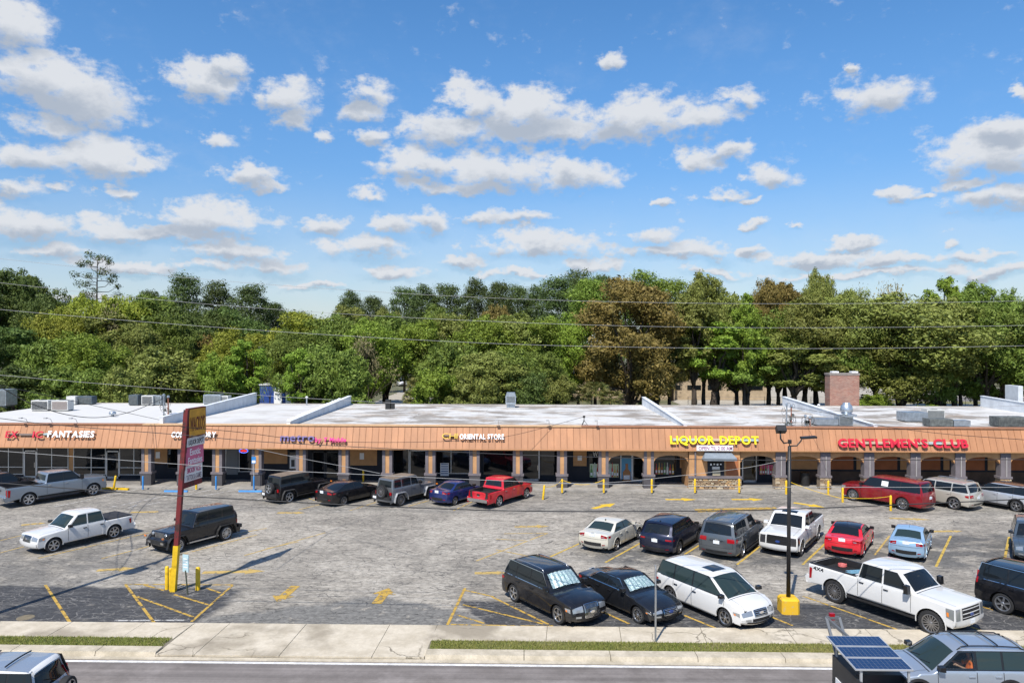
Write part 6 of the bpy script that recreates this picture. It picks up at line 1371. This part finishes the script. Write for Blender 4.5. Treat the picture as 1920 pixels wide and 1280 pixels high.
# ------------------------------------------------------------------ trees
bark = mat('bark', (.055, .042, .032), .95, var=.35, vscale=2); barkg = mat('grey bark', (.16, .145, .12), .95, var=.3, vscale=2)
def leaves(cent, size, rg, up=.35, outw=None):
    n = len(cent); nr = rg.normal(0, 1, (n, 3)); nr[:, 2] += up
    if outw is not None: nr = nr * .62 + outw
    nr /= np.linalg.norm(nr, axis=1)[:, None]
    t = np.cross(nr, rg.normal(0, 1, (n, 3))); t /= np.linalg.norm(t, axis=1)[:, None]; b = np.cross(nr, t)
    s_ = (size * np.clip(rg.lognormal(-.12, .42, n), .3, 2.1))[:, None]; asp = rg.uniform(.22, .62, n)[:, None]
    v = np.stack([cent - t * s_, cent - b * s_ * asp, cent + t * s_, cent + b * s_ * asp], 1)
    return v.reshape(-1, 3)
def quads_mesh(name, v):
    n = len(v) // 4; me = bpy.data.meshes.new(name); me.vertices.add(n * 4); me.vertices.foreach_set('co', v.astype(np.float32).ravel())
    me.loops.add(n * 4); me.loops.foreach_set('vertex_index', np.arange(n * 4, dtype=np.int32)); me.polygons.add(n); me.polygons.foreach_set('loop_start', np.arange(0, n * 4, 4, dtype=np.int32)); me.polygons.foreach_set('loop_total', np.full(n, 4, dtype=np.int32))
    me.update(calc_edges=True); return me
OUT = []
def lobe_points(c, r, n, rg, flat=.8):
    d = rg.normal(0, 1, (n, 3)); d /= np.linalg.norm(d, axis=1)[:, None]
    rad = r * (rg.uniform(0, 1, n) ** .40) * (1 + .30 * np.maximum(0, rg.normal(-.6, 1, n))) * (1 + .22 * np.sin(d[:, 0] * 5 + c[0]) * np.cos(d[:, 1] * 4 + c[1]))
    p = d * rad[:, None]; p[:, 2] *= flat; OUT.append(d); return p + np.array(c)
def branches(mb, root, tips, r0, rg, bend=.8):
    for tip in tips:
        a = Vector(root); b = Vector(tip); n = 6; pts = []
        for i in range(n + 1):
            t = i / n; p = a.lerp(b, t); p.z += bend * math.sin(math.pi * t) * .5; p += Vector(rg.normal(0, .12 * (1 if 0 < i < n else 0), 3)); pts.append(p)
        mb.tube(pts, r0, 6, r0 * .25)
TREES = {}
def oak(seed, hgt=14., rad=6., n=36000, leaf=.135, low=.28, lobes=34, dens=1.):
    OUT.clear(); rg = np.random.default_rng(seed); pts = []; tips = []
    for i in range(lobes):
        z = hgt * (low + (1 - low) * rg.uniform(.08, .93)); k = math.sin(math.pi * min(1, max(.12, (z / hgt - low) / (1 - low) * .78 + .16))); a = rg.uniform(0, 6.28); q = rad * k * rg.uniform(.25, .88)
        c = (q * math.cos(a), q * math.sin(a), z); r = rad * rg.uniform(.20, .36)
        pts.append(lobe_points(c, r, int(n / lobes * rg.uniform(.7, 1.3)), rg, .72)); tips.append((c, r))
        for s_ in range(3):
            d = rg.normal(0, 1, 3); d /= np.linalg.norm(d); d[2] = abs(d[2]) * .8
            pts.append(lobe_points(np.array(c) + d * r * 1.0, r * rg.uniform(.3, .5), int(n / lobes * .16), rg, .7))
    v = leaves(np.concatenate(pts), leaf, rg, .35, np.concatenate(OUT)); OUT.clear(); cr = quads_mesh('crown', v)
    mb = MB(); fork = hgt * low * .8; mb.tube([(0, 0, -.1), (.1, .05, fork * .5), (.0, .1, fork)], hgt * .028, 8, hgt * .022)
    branches(mb, (0, .1, fork - .2), [c for c, r in tips[:16]], hgt * .013, rg)
    return cr, mb.mesh('trunk', True)
def pine(seed, hgt=24., rad=4.2, n=18000, leaf=.17, low=.5, clumps=46, lob=(.30, .50)):
    OUT.clear(); rg = np.random.default_rng(seed); pts = []; mb = MB(); mb.tube([(0, 0, -.1), (.15, 0, hgt * .5), (0, .1, hgt * .97)], hgt * .0135, 8, .06)
    for i in range(clumps):
        t = (i + .5) / clumps; z = hgt * (low + (1 - low) * t); k = math.sin(math.pi * (.22 + .70 * t)) ** .8 * .85 + .08; a = i * 2.4 + rg.uniform(-.5, .5); q = rad * k * rg.uniform(.45, 1.0)
        c = np.array([q * math.cos(a), q * math.sin(a), z + rg.uniform(-.4, .8)]); pts.append(lobe_points(c, rad * rg.uniform(*lob), int(n / clumps), rg, .72))
        mb.tube([(0, 0, z - .6), (c[0] * .55, c[1] * .55, z - .45), tuple(c)], .07, 5, .025)
    return quads_mesh('crown', leaves(np.concatenate(pts), leaf, rg, .6, np.concatenate(OUT))), mb.mesh('trunk', True)
def bare(seed, hgt=13., n_leaf=1500):
    rg = np.random.default_rng(seed); mb = MB(); tips = []
    def grow(p, d, L, r, lev):
        pts = [p]; 
        for i in range(3): d = (d + Vector(rg.normal(0, .16, 3))).normalized(); p = p + d * L / 3; pts.append(p)
        mb.tube(pts, r, 5 if lev < 2 else 3, r * .55)
        if lev == 4: tips.append(p); return
        for k in range(3 if lev else 4): grow(pts[rg.integers(2, 4)], (d + Vector(rg.normal(0, .55, 3)) + Vector((0, 0, .22))).normalized(), L * rg.uniform(.58, .78), r * .5, lev + 1)
    grow(Vector((0, 0, -.1)), Vector((0, 0, 1)), hgt * .36, hgt * .017, 0)
    t = np.array([list(p) for p in tips]); c = np.repeat(t, max(1, n_leaf // len(t)), 0); c = c + rg.normal(0, .45, c.shape)
    return quads_mesh('crown', leaves(c, .15, rg)), mb.mesh('trunk')
def palm(seed, hgt=6.):
    rg = np.random.default_rng(seed); mb = MB(); mb.tube([(0, 0, -.1), (.1, 0, hgt * .5), (0, .05, hgt)], .22, 8, .18); V = []
    for i in range(34):
        a = i * 2.4; e = 1.25 - 2.0 * i / 34; d = np.array([math.cos(a) * math.cos(e), math.sin(a) * math.cos(e), math.sin(e)]); L = rg.uniform(1.2, 1.7); base = np.array([0, 0, hgt]) + d * .1
        tip0 = base + d * L * .55; s_ = np.cross(d, [0, 0, 1]); s_ /= np.linalg.norm(s_) + 1e-6; u_ = np.cross(s_, d)
        w_ = .03; V += [base - s_ * w_, base + s_ * w_, tip0 + s_ * w_, tip0 - s_ * w_]
        for k in range(15):
            f = (k - 7) / 7 * 1.5; dd = d * math.cos(f) + s_ * math.sin(f); e2 = tip0 + dd * L * .65 + np.array([0, 0, -.25 - .2 * abs(f)]); m_ = tip0 + dd * L * .35; q = np.cross(dd, u_) * .05
            V += [tip0, m_ + q, e2, m_ - q]
    return quads_mesh('crown', np.array(V)), mb.mesh('trunk', True)
KIND = {}; TL = []
for i in range(4): KIND['oak%d' % i] = oak(10 + i, rad=(5.8, 6.6, 5.2, 6.2)[i])
for i in range(3): KIND['full%d' % i] = oak(20 + i, 14., (6.4, 5.6, 6.8)[i], 44000, .135, .10, 40)
for i in range(2): KIND['bush%d' % i] = oak(30 + i, 9., 5.0, 24000, .14, .06, 28)
for i in range(2): KIND['slim%d' % i] = oak(40 + i, 15., 3.6, 18000, .15, .32, 22)
for i in range(3): KIND['pine%d' % i] = pine(50 + i, low=(.56, .50, .60)[i])
KIND['lone'] = pine(60, 24., 4.8, 3400, .13, .66, 22, (.13, .22))
for i in range(2): KIND['bare%d' % i] = bare(70 + i)
for i in range(2): KIND['palm%d' % i] = palm(80 + i)
EXT = {}
for k_, (c_, t__) in KIND.items():
    a_ = np.empty(len(c_.vertices) * 3, dtype=np.float32); c_.vertices.foreach_get('co', a_); a_ = a_.reshape(-1, 3); EXT[k_] = (float(np.percentile(a_[:, 2], 99.7)), 2 * float(np.percentile(np.hypot(a_[:, 0], a_[:, 1]), 98)))
BASEH = dict(full=14., oak=14., bush=9., slim=15., pine=24., lone=24., bare=13., palm=6.8)
LM = dict(
 bright=leafmat('bright green leaves', [(.09, .155, .018), (.155, .24, .027), (.225, .31, .04)]),
 mid=leafmat('green leaves', [(.075, .125, .02), (.125, .19, .03), (.185, .25, .045)]),
 dark=leafmat('dark green leaves', [(.045, .082, .018), (.078, .125, .026), (.12, .17, .038)]),
 yel=leafmat('yellow-green leaves', [(.13, .18, .018), (.205, .25, .026), (.29, .31, .04)]),
 olive=leafmat('olive leaves', [(.10, .13, .026), (.16, .19, .038), (.23, .25, .06)]),
 rust=leafmat('rust brown leaves', [(.12, .11, .024), (.185, .150, .036), (.26, .205, .055)]),
 tan=leafmat('tan twig leaves', [(.17, .155, .07), (.24, .21, .10), (.31, .27, .14)]),
 pine=leafmat('pine needles', [(.040, .068, .02), (.066, .10, .028), (.098, .138, .036)], trans=.15),
 pineb=leafmat('light pine needles', [(.09, .15, .02), (.15, .225, .03), (.21, .28, .045)], trans=.2),
 palm=leafmat('palm fronds', [(.05, .075, .02), (.09, .12, .03), (.26, .21, .07)]))
WORDS = dict(bright='bright spring green', mid='mid green', dark='dark evergreen', yel='yellow-green', olive='olive green', rust='rust brown', tan='pale tan budding', pine='dark green', pineb='light green', palm='ragged green')
GT = 'trees behind the strip mall'
used = {}
def tree(px, top, Y, wpx, kind, leaf, where=None, trunk_m=None):
    cr, tr_ = KIND[kind]; k = ''.join(c for c in kind if c.isalpha()); x, z = X(px, Y), Z(top, Y)
    noun = dict(oak='broad tree', full='broad leafy tree', bush='low bushy tree', slim='slender tree', pine='tall pine', lone='lone sparse pine', bare='bare-branched tree', palm='cabbage palm')[k]
    lab = '%s %s %s' % (WORDS[leaf], noun, where or 'in the tree belt behind the strip mall')
    o = thing(dict(pine='pine_tree', lone='pine_tree', palm='palm_tree').get(k, 'tree'), lab, 'palm' if k == 'palm' else 'tree', (x, Y, -.05), random.uniform(0, 6.28), GT)
    c_ = link('crown', cr, LM[leaf], o, objmat=True); link('trunk', tr_, trunk_m or bark, o, objmat=True)
    top_, w0 = EXT[kind]; sz = z / top_; sx = (wpx * Y / F) / w0
    o.scale = (sx, sx, sz); TL.append((o, px)); o['h'] = z; o['w'] = WORDS[leaf]; o['n'] = noun; return o
b1, b2, b3, b4 = 'behind the left roof units', 'behind the white parapets', 'behind the stained roof', 'behind the brick chimney'
# far pines
for px, top, w, kd in ((345, 514, 80, 'pine1'), (408, 527, 70, 'pine0'), (470, 534, 84, 'pine1'), (278, 545, 60, 'pine2'), (655, 545, 60, 'pine0'), (700, 556, 60, 'pine2'), (758, 538, 70, 'pine1'), (792, 534, 70, 'pine0'), (838, 532, 72, 'pine1'), (890, 522, 66, 'pine0'), (935, 528, 62, 'pine2'), (970, 534, 64, 'pine1'), (1005, 535, 62, 'pine0'), (1045, 518, 84, 'pine1'), (1085, 506, 80, 'pine0'), (1130, 516, 80, 'pine2'), (510, 568, 70, 'pine2'), (560, 585, 60, 'pine1')):
    tree(px, top, 150 + (px * 37 % 23), w, kd, 'pine', 'on the skyline ' + (b2 if px < 620 else b3))
tree(182, 473, 132, 100, 'lone', 'pine', 'standing high above the other trees')
for px, top, w, kd in ((1205, 508, 110, 'pine0'), (1260, 522, 90, 'pine1'), (1105, 522, 90, 'pine2')): tree(px, top, 138, w, kd, 'pineb', 'beside the big rust brown tree')
# left belt
L = [(20, 507, 125, 150, 'oak0', 'dark'), (95, 548, 118, 120, 'oak1', 'dark'), (-60, 520, 115, 160, 'oak2', 'dark'), (60, 520, 140, 70, 'slim0', 'olive'), (150, 556, 112, 120, 'oak3', 'yel'), (225, 558, 112, 130, 'oak0', 'yel'), (290, 555, 116, 150, 'oak2', 'mid'), (360, 575, 118, 150, 'oak1', 'dark'), (430, 580, 122, 150, 'oak3', 'dark'), (20, 615, 98, 170, 'oak2', 'dark'), (110, 585, 103, 120, 'oak1', 'yel'), (90, 640, 92, 140, 'bush0', 'mid'), (165, 628, 90, 160, 'full0', 'bright'), (210, 590, 106, 130, 'slim1', 'olive'), (255, 610, 104, 120, 'oak0', 'olive'), (300, 655, 92, 170, 'bush1', 'olive'), (330, 600, 108, 100, 'oak2', 'mid'), (390, 632, 112, 90, 'bush0', 'rust'), (40, 690, 84, 180, 'bush1', 'dark'), (-50, 620, 90, 160, 'oak1', 'dark'), (240, 690, 84, 120, 'bush0', 'olive'), (140, 690, 84, 160, 'bush0', 'mid'), (355, 610, 114, 90, 'oak3', 'dark'), (215, 565, 105, 90, 'bare0', 'tan')]
for a in L: tree(*a, b1)
Mid = [(560, 655, 86, 70, 'slim1', 'bright'), (505, 668, 85, 60, 'bare1', 'bright'), (440, 620, 98, 160, 'full2', 'yel'), (405, 665, 92, 90, 'bush1', 'bright'), (465, 640, 94, 90, 'slim0', 'bright'), (570, 588, 108, 170, 'full1', 'yel'), (540, 620, 100, 150, 'oak3', 'mid'), (625, 592, 106, 160, 'full0', 'mid'), (655, 545 + 30, 120, 120, 'oak2', 'olive'), (600, 650, 88, 150, 'bush0', 'mid'), (650, 660, 86, 130, 'bush1', 'mid'), (690, 600, 100, 130, 'oak1', 'bright'), (690, 625, 94, 110, 'bare0', 'tan'), (725, 592, 110, 130, 'oak2', 'mid')]
for a in Mid: tree(*a, b2)
Cen = [(800, 600, 104, 140, 'oak3', 'bright'), (840, 592, 108, 160, 'oak0', 'olive'), (900, 595, 106, 160, 'full0', 'bright'), (960, 590, 110, 150, 'oak2', 'olive'), (1010, 600, 108, 150, 'full1', 'bright'), (1060, 590, 112, 120, 'oak1', 'bright'), (850, 640, 92, 150, 'bush0', 'mid'), (910, 660, 88, 150, 'oak2', 'olive'), (850, 630, 94, 110, 'bare1', 'tan'), (960, 655, 90, 140, 'bush1', 'mid'), (1015, 660, 92, 120, 'oak0', 'mid'), (820, 690, 84, 110, 'bush1', 'bright'), (890, 700, 84, 130, 'bush0', 'olive'), (1000, 700, 86, 100, 'bush0', 'dark'), (1050, 705, 86, 90, 'bush1', 'olive'), (930, 575, 125, 90, 'oak0', 'rust'), (720, 580, 128, 100, 'oak3', 'olive'), (820, 575, 130, 110, 'oak1', 'mid')]
for a in Cen: tree(*a, b3)
tree(1180, 524, 106, 205, 'full1', 'rust', 'tallest of the rust brown group left of the slender trees'); tree(1130, 570, 110, 120, 'oak3', 'rust', 'tucked behind the tallest rust brown tree'); tree(1255, 590, 112, 110, 'oak0', 'rust', 'low on the slender tree side of the tallest rust brown tree'); tree(1230, 640, 112, 120, 'slim0', 'olive', 'under the rust brown group')
Rt = [(1345, 545, 134, 150, 'oak3', 'olive'), (1440, 565, 136, 150, 'oak1', 'mid'), (1530, 560, 136, 170, 'oak0', 'olive'), (1460, 600, 132, 130, 'oak3', 'olive'), (1320, 515, 128, 110, 'oak2', 'olive'), (1300, 560, 122, 100, 'slim1', 'olive'), (1395, 552, 122, 70, 'slim0', 'bright'), (1340, 602, 124, 130, 'slim1', 'bright'), (1400, 610, 124, 120, 'slim0', 'mid'), (1440, 525, 134, 90, 'oak0', 'rust'), (1470, 530, 138, 80, 'slim1', 'rust'), (1380, 590, 130, 140, 'oak1', 'bright'), (1530, 509, 140, 90, 'oak3', 'olive'), (1510, 560, 130, 150, 'oak2', 'olive'), (1590, 545, 132, 150, 'oak0', 'olive')]
for a in Rt: tree(a[0], a[1], 110 + (a[2] - 122) * .5, *a[3:], 'right of the big rust brown tree')
Ch = [(1690, 575, 128, 230, 'full0', 'olive'), (1600, 560, 134, 180, 'oak1', 'olive'), (1790, 575, 134, 190, 'oak3', 'olive'), (1880, 560, 134, 180, 'full0', 'mid'), (1660, 525, 136, 150, 'bare0', 'tan'), (1610, 530, 138, 110, 'bare1', 'tan'), (1690, 552, 131, 280, 'oak1', 'olive'), (1600, 580, 130, 150, 'oak3', 'mid'), (1490, 640, 122, 130, 'slim1', 'olive'), (1555, 640, 124, 120, 'slim0', 'olive'), (1770, 520, 140, 90, 'slim0', 'bright'), (1830, 532, 138, 110, 'oak2', 'mid'), (1760, 560, 134, 160, 'oak0', 'olive'), (1850, 570, 130, 170, 'oak3', 'mid'), (1905, 545, 136, 100, 'oak1', 'mid'), (1950, 560, 128, 150, 'oak2', 'dark'), (1760, 650, 128, 110, 'bush0', 'mid'), (1850, 665, 140, 70, 'bush1', 'tan'), (1900, 640, 145, 130, 'oak0', 'dark'), (1800, 620, 136, 120, 'oak1', 'dark'), (1640, 610, 140, 150, 'oak2', 'olive')]
for a in Ch: tree(a[0], a[1], 111 + (a[2] - 122) * .5, *a[3:], b4)
for px, top, Y, w, kd in ((785, 705, 90, 60, 'palm0'), (1115, 712, 90, 70, 'palm1'), (1085, 722, 88, 60, 'palm0'), (1145, 728, 88, 60, 'palm0'), (770, 730, 86, 46, 'palm1')): tree(px, top, Y, w, kd, 'palm', 'rising ' + b3)
for px, top, Y, w in ((1220, 738, 118, 50), (1640, 735, 112, 70), (1600, 745, 110, 60), (1740, 755, 108, 60)):
    o = tree(px, top, Y, w, 'bush0', 'bright', 'low against the roof edge ' + ('near the rust brown tree' if px < 1300 else 'beside the chimney'), None)
# tree labels: say beyond which roof landmark each stands
MARKS = [(0, 'the tall galvanised unit'), (75, 'the paired pale roof units'), (150, 'the dark rounded roof unit'), (211, 'the mushroom vent'), (252, 'the slate cube unit'), (307, 'the twin-pipe mast'), (355, 'the pole sign'), (400, 'the ribbed roof unit'), (460, 'the tall white parapet'), (525, 'the white roll-up doors'), (575, 'the thin capped pipe'), (650, 'the sealant-lumped parapet'), (731, 'the black square vents'), (790, 'the ragged palms'), (880, 'the oriental store letters'), (957, 'the exhaust hood'), (1030, 'the gooseneck sign lamps'), (1109, 'the bare wooden pole'), (1190, 'the rust brown giant'), (1250, 'the short white parapet'), (1340, 'the yellow liquor letters'), (1410, 'the cash machine side arch'), (1475, 'the tangled cable mast'), (1582, 'the brick chimney'), (1655, 'the turbine vent'), (1720, 'the long galvanised unit'), (1768, 'the grimy black unit'), (1850, 'the far sloping parapet'), (1915, 'the pale wall block')]
seen = {}
for o, px in TL:
    lm = min(MARKS, key=lambda q: abs(q[0] - px))[1]; Yo = o.location.y
    rel = 'just beyond' if Yo < 93 else 'beyond' if Yo < 107 else 'well beyond' if Yo < 122 else 'far beyond'
    h_ = o['h']; del o['h']
    lab = '%s %s %s %s' % (o['w'], o['n'], rel, lm)
    del o['w']; del o['n']
    if lab in seen:
        q, hq = seen[lab]; lab2 = ('taller ' if h_ > hq else 'shorter ') + lab
        if lab2 in seen: lab2 = 'narrow ' + lab2
        lab = lab2
    seen[lab] = (o, h_); o['label'] = lab
# a farther wood seen only as a mass
rg = np.random.default_rng(99); pts = []
for i in range(260):
    x = -190 + i * 1.5 + rg.uniform(-1, 1); y = rg.uniform(202, 222); pts.append(lobe_points((x, y, rg.uniform(2, 12.5)), rg.uniform(3, 4.6), 170, rg, .9))
fw_ = link('distant_wood', quads_mesh('distant_wood', leaves(np.concatenate(pts), .5, rg)), LM['dark']); tag(fw_, 'far dark wood closing the view behind the trees', 'wood', kind='stuff')
# ------------------------------------------------------------------ things between the trees
m_pale = simple_ground('pale gravel yard', (.30, .27, .22), (.42, .385, .32), .5, .95, .1)
sheet('yard', X(1290, 124), 130, 124, 182, -.035, m_pale); sheet('yard', X(690, 128), X(800, 128), 128, 198, -.035, m_pale)
sheet('back_road', X(1600, 138), 200, 141, 150, -.025, m_road); 
sheet('dry_grass_strip', X(1620, 130), 110, 134, 139.5, -.028, simple_ground('dry grass', (.10, .11, .035), (.22, .19, .09), .8))
beige = stucco('beige warehouse wall', (.40, .315, .215)); 
def shed(px0, px1, top, Y, dep, m, label, roof_m, name='warehouse', band=None):
    x0, x1, z1 = X(px0, Y), X(px1, Y), Z(top, Y); o = thing(name, label, 'building', ((x0 + x1) / 2, Y, 0)); MB().box(x0, x1, Y, Y + dep, -.1, z1).build('wall', m, o, world=True)
    MB().box(x0 - .1, x1 + .1, Y - .1, Y + dep + .1, z1 + .002, z1 + .14).build('roof', roof_m, o, world=True); return o, x0, x1, z1
o, x0, x1, z1 = shed(920, 1442, 706, 141, 18, beige, 'low beige warehouse behind the palms and rust brown tree', mat('pale metal roof', (.52, .50, .47), .6))
for i in range(9): 
    a = x0 + 18 + i * 3.9; MB().box(a, a + 2.6, 140.9, 140.998, 1.9, 2.75).build('window', sglass, o, world=True)
o, x0, x1, z1 = shed(487, 556, 724, 89, 8, mat('storage blue', (.018, .055, .24), .5), 'blue storage building with white roll-up doors behind the parapets', m_acw)
for a in (514, 536): MB().box(X(a, 89), X(a + 15, 89), 88.9, 88.998, 3.0, 5.2).build('roller_door', m_signw, o, world=True)
fr = thing('fence', 'thin wire fence with posts along the pale yard', 'fence', (X(1400, 126), 126, 0))
for i in range(26): MB().cyl((X(1290, 126) + i * 2.6, 126, -.05), (X(1290, 126) + i * 2.6, 126, 1.7), .04, n=6).build('post', mat('fence post', (.12, .11, .10), .8), fr, world=True)
for z in (.5, 1.1, 1.65): MB().cyl((X(1290, 126), 126, z), (X(1290, 126) + 65, 126, z), .015, n=4).build('wire', m_gal, fr, world=True)
vehicle('parked_van', 'white van glimpsed between trees behind the stained roof', 'van', 'van', white, (X(752, 182), 182), R(-70), None, (W5, alloy), '')
vehicle('pickup_truck', 'red pickup parked beyond the beige warehouse', 'pickup', 'mid', brred, (X(1358, 150), 150), R(170), None, (W5, alloy), '')
vehicle('parked_car', 'white car parked in the pale yard beyond the slender trees', 'car', 'sedan', white, (X(1395, 152), 152), R(175), None, (W5, alloy), '')
for px, py_, lab in ((1885, 738, 'orange road sign beside the back road near the frame edge'), (1822, 733, 'orange road sign beside the back road by the tan bush')):
    o = thing('road_sign', lab, 'sign', (X(px, 142), 142, -.03)); z_ = Z(py_, 142); MB().cyl((0, 0, 0), (0, 0, z_), .05, n=6).build('post', alum, o); MB().obox((0, -.06, z_), (.95, .03, .95), Matrix.Rotation(R(45), 3, 'Y')).build('board', mat('sign orange', (.80, .33, .03), .6), o)
for px, top, Y, lab in ((1109, 656, 112, 'bare wooden pole standing by the rust brown tree'), (658, 660, 100, 'thin pale pole among the trees behind the parapets')):
    tag(MB().cyl((X(px, Y), Y, -.05), (X(px, Y), Y, Z(top, Y)), .15 if px > 1000 else .08, .12 if px > 1000 else .06, 8).build('utility_pole', mat('weathered pole', (.26, .22, .17), .9)), lab, 'pole')
# ------------------------------------------------------------------ power lines along the pavement; poles stand outside the frame
YPL = 27.4
m_al = mat('aluminium wire', (.34, .34, .34), .6); m_gw = mat('grey cable', (.30, .30, .30), .6); m_ck = mat('black cable', (.022, .022, .024), .6)
def wire(pts, r, m, label, Y=YPL, name='power_line', Ys=None):
    P0 = [AT(p[0], p[1], (Ys[i] if Ys else Y)) for i, p in enumerate(pts)]; out_ = []
    n = len(P0)
    for i in range(n - 1):                       # Catmull-Rom through the measured points
        a, b, c, d_ = P0[max(i - 1, 0)], P0[i], P0[i + 1], P0[min(i + 2, n - 1)]
        for q in range(10):
            t = q / 10; out_.append(.5 * ((2 * b) + (c - a) * t + (2 * a - 5 * b + 4 * c - d_) * t * t + (3 * b - a - 3 * c + d_) * t ** 3))
    out_.append(P0[-1]); tag(MB().tube(out_, r, 6).build(name, m, None, True), label, 'cable', 'overhead cables')
wire([(-160, 466), (0, 485), (320, 518), (640, 543), (960, 560), (1280, 568), (1600, 569), (1920, 564), (2080, 559)], .0065, m_al, 'topmost bare wire crossing the sky above the trees')
wire([(-160, 510), (0, 530), (320, 564), (640, 588), (960, 604), (1280, 613), (1600, 614), (1920, 610), (2080, 606)], .0065, m_al, 'second bare wire crossing the tree tops')
wire([(-160, 560), (0, 580), (320, 607), (640, 629), (960, 645), (1280, 652), (1600, 653), (1920, 648), (2080, 643)], .007, m_al, 'third bare wire crossing the middle of the trees')
wire([(-160, 689), (0, 703), (200, 720), (475, 740), (640, 750), (960, 766), (1280, 772), (1600, 770), (1920, 760)], .007, m_al, 'lowest bare wire running just over the roof')
wire([(-160, 766), (0, 784), (100, 796), (340, 815), (480, 827), (640, 836), (920, 850), (1130, 857), (1400, 862), (1660, 862), (1920, 861), (2080, 859)], .013, m_ck, 'black cable crossing the fascia and porch heads')
wire([(-160, 832), (0, 845), (240, 863), (460, 878), (700, 890), (920, 900), (1160, 908), (1400, 912), (1660, 913), (1920, 913), (2080, 912)], .010, m_gw, 'grey cable crossing the shop windows')
wire([(-160, 890), (0, 905), (240, 923), (480, 937), (720, 949), (960, 957), (1200, 958), (1440, 955), (1680, 946), (1920, 935), (2080, 926)], .020, m_ck, 'thick black cable crossing the parked cars')
wire([(-120, 660), (0, 725), (60, 757), (130, 778), (190, 782), (250, 770), (307, 746)], .022, m_ck, 'twisted service cable sagging to the twin-pipe mast', Ys=[27.6, 32, 37, 43, 48, 53, 57])
wire([(-100, 700), (0, 722), (120, 748), (300, 787)], .016, m_ck, 'thin service cable running down to the twin-pipe mast', Ys=[27.6, 35, 45, 56.8])
wire([(340, 800), (460, 811), (560, 823), (700, 829), (860, 826), (960, 816), (1095, 781)], .014, m_ck, 'cable sagging over the fascia to the small roof tripod', Ys=[30, 35, 40, 45, 50, 53, 57])
wire([(1480, 762), (1560, 776), (1640, 796), (1760, 812), (1920, 824), (2000, 830)], .014, m_ck, 'cable running from the tangled mast across the club letters', Ys=[57, 51, 46, 40, 34, 30])
wire([(1000, 906), (1130, 905), (1260, 893), (1395, 877), (1478, 860)], .010, m_gw, 'guy wire slanting past the cash machine to the lamp post', Ys=[34, 34, 33, 32, 31.2])
wire([(480, 841), (560, 858), (640, 873), (712, 887)], .010, m_gw, 'thin wire slanting past the phone shop door', Ys=[40, 38, 36, 34])
# power pole just outside the left edge (its shadow crosses the front bays)
pp = thing('power_pole', 'wooden power pole with crossarm at the pavement beyond the left edge', 'pole', (-22.1, 27.3, 0)); MB().cyl((0, 0, -.05), (0, 0, 15.2), .17, .12, 12).build('shaft', bark, pp, True); MB().bar((-.2, -1.1, 14.2), (-.2, 1.1, 14.2), .12).build('crossarm', bark, pp)
MB().cyl((.35, 0, 10.6), (.35, 0, 11.6), .28, n=14).build('transformer', m_gal, pp, True)
pq = thing('power_pole', 'wooden power pole at the pavement beyond the right edge', 'pole', (24.5, 27.3, 0)); MB().cyl((0, 0, -.05), (0, 0, 13.5), .17, .12, 12).build('shaft', bark, pq, True)
